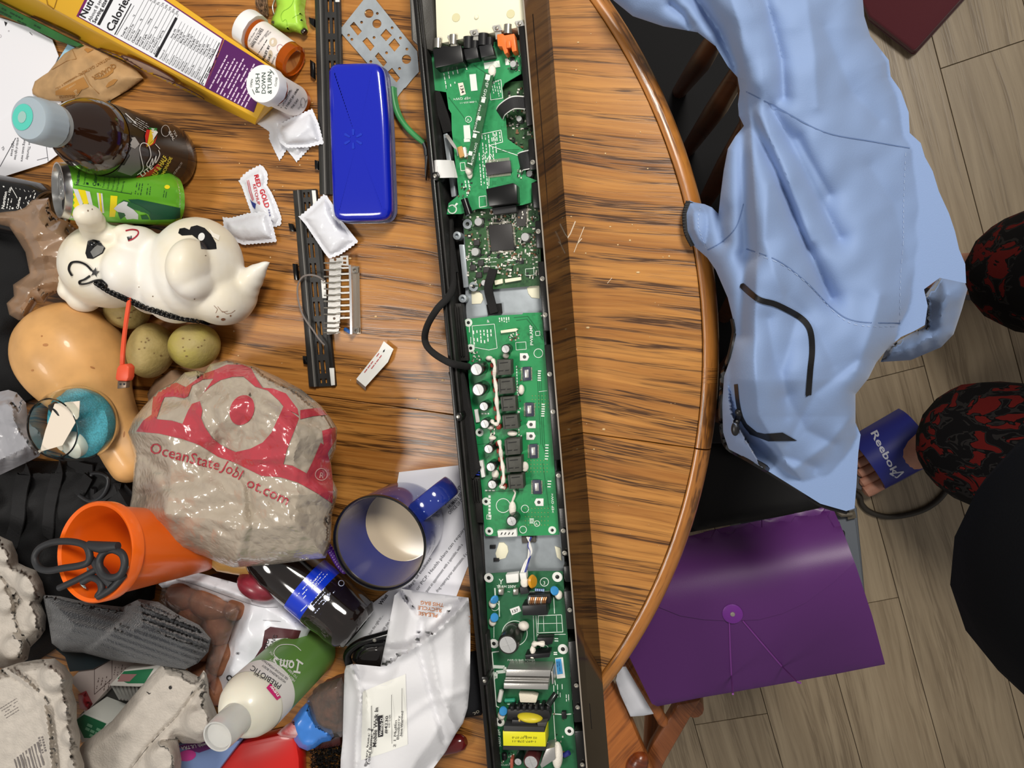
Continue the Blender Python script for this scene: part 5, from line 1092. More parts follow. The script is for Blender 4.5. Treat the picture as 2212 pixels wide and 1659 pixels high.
def grille(name, label, q, slots, cols, stickers, clips, flange=0.24, rflange=0.93):
    t = thing(name, label, 'grille', T(*bil(q, .5, .5)))
    holes = []
    for v0, v1 in slots:
        for u0, u1 in cols: holes.append([bil(q, u0, v0), bil(q, u1, v0), bil(q, u1, v1), bil(q, u0, v1)])
    plate_holes('slotted_panel', [bil(q, u, v) for u, v in ((flange + .14, 0), (1, 0), (1, 1), (flange + .14, 1))], holes, .0035, .002, M_gr, t, 30)
    MB().prism([T(*bil(q, u, v), h) for u, v, h in ((0, 0, .005), (flange - .04, 0, .007), (flange - .04, 1, .007), (0, 1, .005))], TZ).build('flange', M_gr, t, bevel=.0008)
    MB().prism([T(*bil(q, u, v), .0045) for u, v in ((flange, 0), (flange + .13, 0), (flange + .13, 1), (flange, 1))], TZ + .001).build('channel', M_grd, t)
    MB().prism([T(*bil(q, u, v), .008) for u, v in ((flange - .04, 0), (flange - .005, 0), (flange - .005, 1), (flange - .04, 1))], TZ).build('ridge', mat('edge_sheen', (120, 118, 114), 0.35), t)
    if rflange < 1: MB().prism([T(*bil(q, u, v), .0055) for u, v in ((rflange - .07, 0), (1.0, 0), (1.0, 1), (rflange - .07, 1))], TZ).build('flange', M_grd, t, bevel=.0006)
    for s_ in stickers: flatbox('foam_strip', s_, .0066, M_white, t, .005, .0004)
    for c in clips: flatbox('clip', c, .006, M_blackg, t, 0, .0006)
    return t
qA = [(678, -60), (731, -60), (746, 420), (690, 420)]
def vy(q, y): return (y - q[0][1]) / (q[3][1] - q[0][1])
gA = grille('vent_grille', 'long black slotted plastic grille running up under the blue pencil case', qA, [(vy(qA, a), vy(qA, b)) for a, b in [(-40, -8), (-2, 26), (38, 72), (85, 118), (131, 160), (176, 205), (222, 250)]], [(.50, .585), (.69, .775)], [[(724, -20), (733, -20), (733, 4), (724, 4)]], [[(666, 36), (671, 38), (678, 40), (678, 58), (669, 50)], [(669, 128), (677, 134), (678, 170), (670, 164)], [(679, 345), (686, 347), (687, 367), (680, 365)]])
qB = [(632, 411), (682, 408), (724, 834), (667, 836)]
gB = grille('vent_grille', 'shorter black slotted plastic grille lying under the white packet and silver comb', qB, [(vy(qB, a), vy(qB, b)) for a, b in [(417, 428), (438, 460), (468, 486), (496, 515), (527, 558), (570, 600), (611, 643), (653, 684), (696, 725), (739, 767), (780, 808), (819, 829)]], [(.44, .52), (.63, .71)], [[(673, 411), (681, 411), (684, 440), (676, 442)], [(693, 605), (702, 605), (705, 644), (696, 644)], [(711, 795), (721, 795), (723, 832), (715, 833)]], [[(622, 482), (630, 483), (636, 500), (626, 500)], [(631, 569), (639, 570), (643, 606), (635, 604)], [(653, 769), (661, 770), (663, 788), (655, 786)]])
# port plate
c = lambda x, y: (480 + x / 4.608, y / 4.608)
holes = [circ(797, 29, 9.8, 18), circ(814, 51, 9.8, 18), circ(878, 128, 10, 18)] + [circ(*p, 3.2, 10) for p in [(815, 29), (781, 48), (847, 60), (865, 82), (879, 106), (863, 148), (808, 81), (835, 114), (753, 76), (760, 85), (801, 133)]] + [[c(*p) for p in q] for q in [[(1310, 215), (1390, 310), (1350, 355), (1270, 255)], [(1630, 285), (1690, 350), (1630, 410), (1575, 350)], [(1715, 380), (1770, 450), (1715, 515), (1655, 445)], [(1440, 370), (1515, 460), (1475, 510), (1395, 410)], [(1555, 520), (1640, 620), (1605, 665), (1520, 560)], [(1690, 675), (1770, 775), (1735, 820), (1645, 715)]]]
pp_ = plate_holes('port_plate', [(735, 63), (796, -14), (812, 0), (901, 111), (905, 155), (893, 168), (876, 189), (872, 191), (860, 207), (858, 212), (800, 144), (736, 70)], holes, .0016, .001, M_steel, None)
tag(pp_, 'pale grey metal plate punched with round and square port holes', 'plate')
# pencil case
pc = thing('pencil_case', 'glossy blue plastic pencil case with clear base and black tape patch', 'case', T(775, 305))
M_blue = mat('blue_lid', (14, 32, 176), 0.16, spec=0.6, coat=0.5, bump=0.02, bscale=1200)
LID = [(709, 170), (711, 149), (722, 138), (745, 136), (800, 135), (817, 139), (827, 152), (831, 180), (838, 260), (842, 360), (845, 440), (843, 460), (833, 473), (812, 477), (770, 478), (742, 478), (726, 472), (719, 455), (716, 400), (712, 280)]
P = resample(catmull(LID, 6, True), 5); cx = np.mean([p[0] for p in P]); cy = np.mean([p[1] for p in P])
base = [T(p[0], p[1], .030) for p in P]; cen = sum(base, Vector()) / len(base)
def inset(pts, dist, z):
    n = len(pts); out = []
    for i, p in enumerate(pts):
        t = (pts[(i + 1) % n] - pts[(i - 1) % n]).normalized(); w = Vector((-t.y, t.x, 0))
        if w.dot(cen - p) < 0: w = -w
        q = p + w * dist; out.append(Vector((q.x, q.y, z)))
    return out
def loft(name, rings, m, parent, capb=True, smooth=True, angle=50):
    n = len(rings[0]); v = [p for r in rings for p in r]; f = []
    for j in range(len(rings) - 1):
        for i in range(n): f.append((j * n + i, j * n + (i + 1) % n, (j + 1) * n + (i + 1) % n, (j + 1) * n + i))
    v.append(sum(rings[-1], Vector()) / n); f += [((len(rings) - 1) * n + i, (len(rings) - 1) * n + (i + 1) % n, len(v) - 1) for i in range(n)]
    if capb: f.append(tuple(range(n - 1, -1, -1)))
    return link_mesh(name, v, f, m, parent, smooth, angle=angle)
lid = loft('lid', [inset(base, d, TZ + z) for d, z in ((.0035, .011), (.001, .020), (0, .027), (.0008, .0295), (.0025, .0318), (.0050, .0332), (.0085, .0338))], M_blue, pc, True, True, 60)
loft('clear_base', [inset(base, d, TZ + z) for d, z in ((.008, .0006), (.006, .0006), (.003, .004), (.0002, .0125), (-.001, .0145), (.002, .015))], mat('clear_base', (196, 196, 236), 0.12, trans=0.85, ior=1.3), pc, True, True, 60)
sp = []
for k in range(6):
    a = math.radians(30 + 60 * k - 90 + 30); ca, sa_ = math.cos(a), math.sin(a)
    sp.append([(763 + ca * r - sa_ * w, 300 + sa_ * r + ca * w) for r, w in ((8, -1.8), (20, -3), (22.5, 0), (20, 3), (8, 1.8))])
decal('spark_mark', sp, mat('blue_mark', (30, 54, 186), 0.3), lid, pc)
decal('tape_patch', [[(725, 353), (736, 357), (723, 394), (716, 391)]], flat((18, 18, 20), 0.5), lid, pc, .0006)
# pliers
pl_ = thing('pliers', 'thin pliers with green handle and dark steel jaw beside the blue pencil case', 'pliers', T(880, 275))
P = catmull([tuple(T(a, b, .006)) for a, b in [(848, 188), (849, 206), (855, 236), (868, 262), (890, 287), (916, 309)]], 6)
MB().tube(P, [.0028] + [.0031] * (len(P) - 4) + [.0028, .0026, .0024], 12).build('handle', mat('green_grip', (62, 146, 84), 0.4), pl_, True)
P = catmull([tuple(T(a, b, .0035)) for a, b in [(852, 190), (853, 208), (860, 240), (873, 266), (894, 291), (917, 311)]], 6)
MB().tube(P, .0026, 12).build('handle', bpy.data.materials['green_grip'], pl_, True)
M_st = flat((96, 98, 100), 0.35, metal=0.8)
MB().tube([T(914, 306, .006), T(920, 322, .006), T(921, 336, .006)], [.0022, .0026, .0026], 10).build('neck', M_st, pl_, True)
flatbox('jaw', [(917, 330), (924, 332), (922, 356), (919, 390), (917, 372)], .007, M_st, pl_, .001, .0008)
# comb bracket
cbk = thing('heatsink_comb', 'silver aluminium comb-shaped bracket lying across the black grille', 'bracket', T(745, 640))
plate_holes('spine', [(712, 560), (738, 556), (736, 600), (735, 680), (731, 721), (706, 722), (709, 640)], [circ(724, 561, 3, 10), circ(722, 688, 3, 10)], .0125, .0012, M_alu, cbk, 20)
for y in (568, 583, 597, 611, 624, 638, 651, 665, 679, 698, 709, 719):
    MB().tube([T(700, y, .0145), T(722, y + .6, .0148), T(727, y - 1, .016), T(735, y - 1, .0145)], .0009, 8).build('tooth', M_nickel, cbk, True)
for y in (577, 590, 604, 618, 631, 645, 658, 671, 685): flatbox('finger', [(735, y), (757, y - 1), (757, y + 3), (735, y + 4)], .0128, M_alu, cbk, .0115)
flatbox('wall', [(753, 572), (758, 572), (760, 640), (761, 722), (756, 722), (755, 640)], .0135, mat('bright_alu', (220, 220, 222), 0.2, metal=0.9), cbk, .0008)
flatbox('foot', [(759, 575), (776, 575), (779, 720), (762, 722)], .0016, mat('bright_foot', (216, 200, 180), 0.22, metal=0.9), cbk, .0004)
plate_holes('tab', [(735, 553), (752, 552), (753, 574), (736, 573)], [[(741, 556), (748, 556), (748, 561), (741, 561)], [(741, 565), (748, 565), (748, 570), (741, 570)]], .0128, .001, M_alu, cbk, 20)
for x, y in [(767, 583), (769, 714)]: plate_holes('lug', rect(x - 6, y - 6, 12, 12, 0), [circ(x, y, 3, 10)], .004, .001, M_nickel, cbk, 20)
bt = flatbox('blue_plug', [(744, 707), (758, 716), (755, 722), (741, 713)], .005, flat((20, 84, 156), 0.4), None, .0004, .0006); tag(bt, 'tiny blue connector lying at the foot of the silver comb bracket', 'connector')
w_ = MB().tube([tuple(p) for p in catmull([tuple(T(a, b, h)) for a, b, h in [(700, 607, .011), (688, 598, .014), (670, 594, .016), (653, 599, .014), (643, 618, .010), (644, 646, .009), (652, 675, .010), (662, 694, .011), (676, 713, .011), (688, 731, .010), (701, 746, .009)]], 6)], .0011, 8, flatten=.6).build('grey_wire', flat((120, 112, 108), 0.5), None, True)
tag(w_, 'thin grey wire looping over the shorter black grille', 'wire')
# flat cable offcut
fo_ = thing('ribbon_offcut', 'short white flat cable with red print lying on bare wood', 'cable', T(808, 790))
rb = MB().prism([T(a, b, h) for a, b, h in [(829, 737, .006), (850, 754, .006), (838, 782, .009), (790, 835, .010), (770, 818, .010), (818, 758, .009)]], 0, bot=[T(a, b, h - .0005) for a, b, h in [(829, 737, .006), (850, 754, .006), (838, 782, .009), (790, 835, .010), (770, 818, .010), (818, 758, .009)]]).build('ribbon', M_white, fo_)
MB().prism([T(a, b, h) for a, b, h in [(770, 818, .010), (790, 835, .010), (790, 843, .0005), (770, 825, .0005)]], 0, bot=[T(a, b, h) - Vector((0, .0006, 0)) for a, b, h in [(770, 818, .010), (790, 835, .010), (790, 843, .0005), (770, 825, .0005)]]).build('bent_end', M_white, fo_)
decal('contacts', [[(829, 737), (850, 754), (847, 759), (826, 742)]], flat((170, 170, 172), .4, metal=.5), rb, fo_)
decal('red_print', greek(825, 768, 127, 62, 3, 7, 2, 3, .8, (3, 12)), flat((190, 90, 90), .6), rb, fo_); decal('ink_mark', [[(828, 757), (832, 754), (830, 760), (827, 761)]], M_black, rb, fo_)
# ------------------------------------------------------------------ condiment packets
M_pkt = mat('packet_film', (226, 228, 236), 0.22, bump=0.2, bscale=160, coat=0.3)
def packet(name, label, poly, h=.008, z0=.0, seed=1, group=None, step=5):
    t = thing(name, label, 'packet', T(*np.mean(poly, 0), z0), group)
    w = waves(seed, 7, 25, 70); w2 = waves(seed + 50, 8, 12, 40, True)
    def zf(x, y, d): return z0 + .0016 + h * (1 - np.exp(-np.clip(d - 7, 0, 99) / 9.0)) + np.clip(d / 12, 0, 1) * (.0012 * w(x, y) + .0016 * w2(x, y))
    e = []
    P = resample(poly, 4)
    for i, p in enumerate(P):
        e.append((p[0] + (.9 if i % 2 else -.9), p[1] + (.9 if i % 2 else -.9)))
    o = puff('pouch', e, zf, M_pkt, t, 3.6, None, .0014, angle=32)
    return t, o
c = lambda x, y: (460 + x / 4.424, 330 + y / 4.424)
k1, k1o = packet('ketchup_packet', 'white sachet with red lettering, crinkled, on bare wood beside a plain white packet', [c(*p) for p in [(245, 270), (290, 210), (350, 165), (450, 115), (480, 130), (520, 190), (525, 250), (515, 310), (560, 380), (610, 490), (655, 620), (650, 690), (590, 710), (430, 640), (370, 590), (330, 480), (275, 320)]], .006, 0, 3)
M_kr = flat((196, 30, 44), 0.45)
decal('lettering', [txt('RED', 549, 378, 13, 76, 28, .03), txt('GOLD', 560, 410, 15, 72, 42, .03), txt('KETCHUP', 546, 398, 9, 77, 46, .01)], M_kr, k1o, k1, .0006)
decal('stripes', poly_line([(534, 390), (539, 414), (546, 434)], 1.2) + poly_line([(537, 389), (542, 412), (548, 432)], 1.2), M_kr, k1o, k1, .0006)
decal('blue_flag', [[(540, 430), (545, 436), (553, 440), (551, 452), (546, 446)]], flat((40, 60, 140), .5), k1o, k1, .0006); decal('date_code', greek(582, 452, 78, 34, 1, 4, 3, 5, .8, (1, 4)), flat((110, 110, 150), .5), k1o, k1, .0006)
packet('condiment_packet', 'plain white packet overlapping the lower end of the red-lettered sachet', [c(*p) for p in [(95, 615), (165, 622), (265, 597), (330, 577), (420, 570), (525, 532), (575, 700), (610, 850), (560, 856), (290, 880), (180, 830), (105, 760)]], .007, .004, 8, 'plain white packets')
c = lambda x, y: (480 + x / 4.608, y / 4.608)
packet('condiment_packet', 'plain white packet half hidden under another, below the capped pill bottle', [c(*p) for p in [(340, 1225), (410, 1130), (470, 1050), (600, 1085), (710, 1160), (700, 1300), (760, 1400), (870, 1475), (800, 1550), (740, 1615), (700, 1560), (640, 1490), (600, 1560), (570, 1600), (520, 1500), (465, 1380), (470, 1310)]], .005, 0, 12, 'plain white packets')
packet('condiment_packet', 'plain white packet lying on top of another, below the capped pill bottle', [c(*p) for p in [(535, 1300), (560, 1240), (720, 1160), (895, 1082), (960, 1230), (1012, 1430), (860, 1466), (640, 1472), (575, 1420)]], .009, .007, 15, 'plain white packets')
packet('condiment_packet', 'plain white packet resting across the shorter black grille beside the pencil case', [(645, 468), (656, 460), (677, 441), (699, 420), (707, 423), (709, 428), (717, 438), (721, 446), (722, 458), (729, 471), (741, 480), (754, 497), (774, 522), (757, 535), (735, 550), (711, 559), (700, 545), (680, 515), (660, 485)], .008, .0075, 21, 'plain white packets')
# ------------------------------------------------------------------ pill bottles
M_amb = mat('amber_plastic', (214, 104, 16), 0.12, trans=0.55, ior=1.4); M_lab = mat('paper_label', (236, 228, 224), 0.6, var=0.04, vscale=80); M_cap = mat('white_cap', (238, 238, 238), 0.4); M_ink = flat((38, 36, 40), 0.6)
def pill(name, label, A, axis, L, r, rc, z_lab0, z_lab1):
    t = thing(name, label, 'bottle', (A.x, A.y, TZ))
    MB().lathe([(r * .80, .0012), (r * .84, 0), (r, .002), (r, L * .78), (r * .9, L * .80), (r * .9, L * .86), (r * .82, L * .86), (r * .82, L * .78), (r * .93, L * .76), (r * .93, .003), (0, .003)], A, axis, 36, cap=False).build('body', M_amb, t, True, angle=50)
    lb = MB().lathe([(r * 1.012, z_lab0), (r * 1.012, z_lab1)], A, axis, 48, cap=False).build('paper_label', M_lab, t, True)
    cp = MB().lathe([(r * .9, L * .80), (rc, L * .80), (rc, L * .965), (rc * .96, L), (0, L)], A, axis, 60, rfun=lambda a, q: 1 + (.012 * (1 if math.sin(a * 48) > 0 else -1) if q < L * .96 else 0)).build('cap', M_cap, t, True, angle=35)
    return t, lb, cp
A = T(638, 136, .0185); Bv = T(538, 64, .0195)
t, lb, cp = pill('pill_bottle', 'amber pill bottle lying on its side with a stained white label and ribbed cap', A, Bv - A, .070, .0175, .0205, .0115, .050)
decal('label_print', [txt('(603) 516-2752', 545, 103, 7, -58, 46, .02), txt('311 Route 108', 539, 90, 4.6, -58, 33), txt('Somersworth, NH 03878', 542, 97, 4.2, -58, 42), txt('Dr RANDY MASON', 559, 96, 5, -52, 36), txt('03/23/24', 574, 81, 4.4, -42, 16), txt('TABLET BY', 568, 135, 7, -66, 40, .02), txt('A DAY', 577, 141, 7, -66, 26, .02), txt('40MG', 588, 140, 5, -66, 18), txt('Qty: 30', 598, 122, 5, -55, 20), txt('2WEFILLS', 613, 107, 5, -38, 18)] + greek(556, 118, -58, 50, 1, 5, 1.4, 3), M_ink, lb, t, .0005)
decal('label_ring', ring(605, 104, 6.5, .8, 20, 8), flat((190, 130, 140), .6), lb, t, .0006); decal('coffee_stain', [circ(590, 91, 8.5, 18, 9.5), circ(584, 117, 5, 12, 9)], flat((206, 190, 166), .7), lb, t, .0003)
hh = .072; ct = T(568, 181, hh); A = Vector((ct.x, ct.y, TZ + .0003))
t, lb, cp = pill('pill_bottle', 'amber pill bottle standing upright, white push-and-turn cap facing up', A, (0, 0, 1), hh, .0165, .0190, .009, .052)
decal('cap_lettering', [txt('PUSH', 561, 201, 13, -90, 42), txt('DOWN', 574, 203, 13, -90, 46), txt('&TURN', 587, 203, 13, -90, 48), txt('OPEN', 544, 189, 6, -82, 18), txt('CLOSE', 597, 187, 6, -82, 20)] + poly_line([(545, 193), (548, 200), (550, 204)], 1.2) + poly_line([(583, 150), (589, 156), (592, 161)], 1.2), flat((44, 72, 64), .6), cp, t, .0004)
decal('label_print', [txt('(603) 516-2752', 601, 229, 7, -62, 48, .02), txt('311 Route 108', 597, 222, 4, -64, 34), txt('Dr LAUREN JAMES', 612, 230, 4.6, -62, 40), txt('2 TABLET BY ORAL', 618, 236, 6, -58, 52, .02), txt('THE DAY', 631, 236, 6, -55, 26, .02), txt('Qty: 60', 645, 237, 4.6, -55, 14), txt('2WEFILL', 660, 222, 4.6, -45, 16)] + [line(629, 178, 654, 190, 4), line(633, 180, 660, 193, 1)] + greek(606, 233, -63, 44, 1, 4, 1.2, 2), M_ink, lb, t, .0005); decal('label_ring', ring(654, 222, 5, .7, 18, 11), flat((120, 110, 120), .6), lb, t, .0006)
# ------------------------------------------------------------------ lime toy and rope end
lt = thing('lime_toy', 'lime green moulded plastic toy with a metal nose tip at the top edge', 'toy', T(625, 30))
lw_ = waves(4, 5, 30, 60)
lo = puff('toy_body', [(590, -70), (596, 0), (598, 14), (593, 29), (587, 40), (585, 50), (588, 59), (596, 62), (612, 67), (630, 66), (643, 70), (652, 74), (661, 62), (657, 45), (653, 22), (655, 0), (660, -70)], lambda x, y, d: .004 + .013 * np.clip(d / 16, 0, 1) ** .5 + .001 * lw_(x, y), mat('lime_plastic', (172, 222, 74), 0.38), lt, 5, 0.0005)
decal('moulded_line', poly_line(catmull([(634, 0), (630, 10), (622, 18), (612, 24), (607, 34), (610, 46), (616, 42), (619, 46), (620, 56)], 4), 1.0) + poly_line(catmull([(653, 31), (641, 33), (632, 39)], 4), 1.0), flat((140, 190, 56), .5), lo, lt)
MB().lathe([(.0034, 0), (.0036, .003), (.003, .004), (0, .0042)], T(655, 66, .008), (T(662, 74, .009) - T(655, 66, .008)), 18).build('metal_tip', flat((90, 84, 80), .25, metal=.9), lt, True)
MB().lathe([(.0016, 0), (0, .0003)], T(589.5, 48, .0125), (0, 0, 1), 14).build('eyelet', flat((70, 66, 30), .5), lt, True)
MB().tube([tuple(p) for p in catmull([tuple(T(a, b, .003)) for a, b in [(600, -20), (594, -2), (589, 14), (592, 30), (598, 38)]], 5)], .0008, 8).build('wire_loop', M_nickel, lt, True)
rm = MB(); r = random.Random(5)
for k in range(46):
    x0 = r.uniform(553, 577); x1 = 571 + (x0 - 565) * .35 + r.uniform(-4, 4)
    rm.tube([tuple(p) for p in catmull([tuple(T(x0, -14, r.uniform(.001, .008))), tuple(T(x0 + r.uniform(-2, 2), r.uniform(4, 10), r.uniform(.003, .009))), tuple(T((x0 + x1) / 2 + r.uniform(-2, 2), r.uniform(16, 22), r.uniform(.001, .008))), tuple(T(x1, r.uniform(27, 36), r.uniform(.0006, .004)))], 3)], .0006, 5)
ro = rm.build('rope_end', mat('jute', (138, 106, 78), 0.9, var=.4, vscale=300), None, True); tag(ro, 'frayed brown rope end at the top edge beside the lime toy', 'rope')
# ------------------------------------------------------------------ cereal box and what lies about it
cx_ = thing('cereal_box', 'yellow and purple cereal box lying with its nutrition panel facing up', 'box', T(330, 150))
ht = .034
topq = [(-40, -66), (556, 257), (610, 160), (200, -124)]
botq = [(-70, -30), (552, 270), (640, 190), (230, -90)]
M_card = mat('yellow_card', (226, 174, 44), 0.42, coat=.15)
bx = MB().prism([T(a, b, ht) for a, b in topq], 0, bot=[T(a, b, .0008) for a, b in botq]).build('carton', [M_card], cx_, bevel=.0006, seg=1)
decal('nutrition_panel', [[(165, 35), (226, -88), (484, 84), (444, 189)]], flat((112, 32, 92), .5), bx, cx_, .0003)
decal('nutrition_panel', [[(171, 36), (231, -82), (480, 85), (442, 186)]], flat((232, 234, 240), .5), bx, cx_, .0005)
ind = decal('ingredient_panel', [[(444, 190), (485, 85), (582, 146), (548, 243)]], flat((84, 26, 92), .45), bx, cx_, .0004)
cut = -62
L_ = [txt('Nutrition Facts', 184, 41, 23, cut, None, .02), txt('About 8 servings', 196, 47, 11, cut), txt('Serving size 1', 206, 51, 12, cut, None, .02), [(210, 53), (216, 55), (250, -10), (244, -13)], txt('Calories 150', 243, 70, 25, cut, None, .02), line(248, 75, 284, 8, 2), line(252, 76, 290, 12, .8)]
nm = ['Total Fat', 'Saturated Fat', 'Trans Fat', 'Cholesterol', 'Sodium', 'Total Carb.', 'Dietary Fiber', 'Total Sugars', 'Incl Added Sugars', 'Protein']
for k, s_ in enumerate(nm):
    x, y = 265 + k * 7.9, 81 + k * 4.25
    L_ += [txt(s_, x, y, 6.8, cut, None, .012 if k in (0, 3, 4, 5, 9) else 0), txt(['2%', '3%', '0%', '0%', '9%', '12%', '10%', '16%', '30%', '20%'][k], x + 46, y - 86, 6.4, cut), line(x + 3, y + 1, x + 50, y - 88, .5)]
    if k % 2 == 0: L_.append(txt(['1g', '0g', '190mg', '3g', '8g'][k // 2], x + 24, y - 44, 5.6, cut))
L_ += [[(334, 122), (339, 124.5), (384, 40), (379, 37)]]
for k, s_ in enumerate(['Vitamin D', 'Calcium', 'Iron', 'Potassium', 'Vitamin A', 'Vitamin C', 'Thiamine', 'Riboflavin', 'Niacin', 'Vitamin B6', 'Folate', 'Vitamin B12', 'Zinc']):
    x, y = 347 + k * 6.9, 129 + k * 3.75
    L_ += [txt(s_, x, y, 5.6, cut), txt(['2mcg 10%', '130mg 10%', '5.7mg 30%', '80mg 2%', '270mcg 30%', '14.6mg 15%', '0.8mg 80%', '0.6mg 45%', '5mg 30%', '0.6mg 35%', '160mcg 40%', '1mcg 40%', '4.8mg 45%'][k], x + 24, y - 46, 5.4, cut, None, .01), line(x + 2.5, y + 1, x + 46, y - 82, .45)]
L_ += [line(430, 182, 474, 92, 1.2)] + greek(434, 181, cut, 92, 2, 3.4, 1.6, 5)
decal('nutrition_print', L_, flat((24, 22, 28), .6), bx, cx_, .0008)
decal('ingredient_print', greek(452, 191, cut, 98, 11, 8.6, 3.0, 11, .95, (4, 16)), flat((214, 190, 216), .5), bx, cx_, .0008)
swv = [catmull(p, 5, True) for p in [[(140, 78), (200, 100), (260, 122), (310, 152), (270, 142), (200, 116)], [(262, 120), (320, 140), (376, 172), (360, 182), (310, 158)], [(60, 32), (120, 58), (170, 84), (120, 72), (70, 50)], [(330, 160), (386, 182), (440, 212), (420, 214), (370, 196)]]]
decal('cereal_swirl', swv, flat((196, 166, 148), .5), bx, cx_, .0004, 6); decal('cereal_outline', [q for s_ in swv for q in poly_line(s_, 2.2, True)], flat((94, 60, 66), .5), bx, cx_, .0006)
decal('carton_crease', poly_line([(101, 0), (103, 10), (113, 17), (116, 20)], 2) + [line(124, -4, 117, 18, 1.6)], flat((150, 108, 20), .6), bx, cx_, .0006)
gb = thing('green_box', 'dark green printed box edge under the yellow cereal box', 'box', T(80, 60))
go_ = flatbox('carton', [(-60, -24), (0, 7), (176, 96), (166, 101), (120, 86), (60, 58), (-60, 2)], .012, mat('green_card', (44, 104, 50), .45, var=.2, vscale=30), gb, .0012, .0006)
decal('print', greek(4, 16, 27.5, 130, 3, 8, 3, 4, .8, (3, 12)), flat((24, 54, 30), .5), go_, gb); decal('code_panel', [[(134, 84), (139, 76), (157, 86), (152, 92)]], flat((206, 210, 200), .5), go_, gb)
M_paper = mat('paper', (232, 232, 238), 0.75)
bp_ = flatbox('blue_paper', [(117, 143), (146, 96), (200, 120), (250, 190), (232, 233), (212, 225), (160, 200)], .0012, mat('blue_paper', (158, 200, 222), .7), None, .0006); tag(bp_, 'light blue paper showing round the brown oatmeal pouch', 'paper')
s1_ = flatbox('paper_sheet', [(-160, 20), (0, 38), (60, 58), (113, 86), (126, 121), (118, 140), (128, 160), (135, 260), (60, 270), (-160, 300)], .0030, M_paper, None, .0022); tag(s1_, 'white sheet with ruled lines behind the tea bottle cap', 'paper')
decal('printed_line', [line(57, 63, 120, 138, 1), line(64, 70, 70, 76, 1)] + [[(9, 46), (16, 49), (12, 57)]], M_ink, s1_, s1_); decal('margin_rule', ring(0, 78, 3, 1, 12) + ring(19, 67, 1.5, .8, 10), flat((190, 186, 190), .6), s1_, s1_)
s2_ = flatbox('paper_sheet', [(-160, 300), (0, 262), (30, 240), (110, 250), (130, 330), (110, 345), (100, 352), (0, 384), (-160, 420)], .0050, M_paper, None, .0042); tag(s2_, 'white sheet with typed lines between the tea bottle and the green can', 'paper')
decal('typing', [txt('on Thursday', 62, 305, 8, 98, 40), txt('owing issues were', 52, 297, 8, 98, 52), txt('right knee', 27, 305, 8, 98, 32), txt('arthritis of right knee', 37, 297, 8, 98, 48), line(0, 360, 34, 298, 1.2), line(80, 346, 103, 340, 1), line(100, 315, 104, 348, 1), txt('Th', 2, 318, 8, 60)] + poly_line([(0, 262), (10, 275), (4, 255), (16, 272), (10, 252)], 1), flat((70, 70, 76), .6), s2_, s2_)
# oatmeal pouch
c = lambda x, y: (x / 6.91, y / 6.91)
op = thing('oatmeal_pouch', 'torn brown paper oatmeal pouch lying beside the cereal box', 'pouch', T(180, 160))
ow = waves(14, 7, 40, 130); ow2 = waves(15, 8, 20, 60, True)
oo = puff('paper_pouch', [c(*p) for p in [(478, 1340), (520, 1215), (640, 1130), (720, 1080), (830, 940), (960, 800), (1060, 740), (1240, 655), (1640, 840), (1800, 900), (2030, 1040), (2143, 1170), (1900, 1350), (1640, 1500), (1500, 1562), (1330, 1490), (1000, 1520), (700, 1500), (560, 1450), (486, 1400)]], lambda x, y, d: .006 + .010 * np.clip(d / 26, 0, 1) ** .8 + np.clip(d / 10, 0, 1) * (.0028 * ow(x, y) + .0012 * ow2(x, y)), mat('kraft', (190, 152, 106), .72, var=.12, vscale=60), op, 5, None, .003)
M_kp = flat((150, 104, 52), .7)
decal('lettering', [txt('QUAKER', 248, 137, 14, 150, 58, .02), txt('INSTANT OATMEAL', 237, 122, 9, 151, 78, .005), txt('Banana', 161, 203, 12, 172), txt('CONTAINS 8 OZ', 165, 163, 5.5, 148, 50)], M_kp, oo, op, .0006)
decal('panel', [[c(*p) for p in [(830, 1360), (1180, 1180), (1245, 1150), (1330, 1300), (1220, 1340), (1160, 1420), (830, 1420)]], [c(*p) for p in [(1430, 1160), (1520, 1150), (1640, 1060), (1700, 1010), (1690, 1080), (1600, 1150), (1500, 1180), (1440, 1180)]], [c(*p) for p in [(1580, 1290), (1620, 1230), (1700, 1180), (1760, 1190), (1700, 1260), (1600, 1310)]], [c(*p) for p in [(1255, 740), (1290, 715), (1400, 740), (1310, 790)]]], flat((168, 118, 58), .7), oo, op, .0006, 4)
decal('panel_rule', poly_line([c(*p) for p in [(830, 1320), (1030, 1200), (1255, 1095), (1340, 1260), (1480, 1400)]], 1.1) + poly_line([c(*p) for p in [(780, 1040), (1000, 910), (1140, 880), (1080, 740)]], 1.0), M_kp, oo, op, .0006)
decal('white_print', [txt('Bal', 159, 196, 10, 60), txt('LOWER SU', 163, 180, 5, 150)], flat((214, 182, 136), .7), oo, op, .0009)
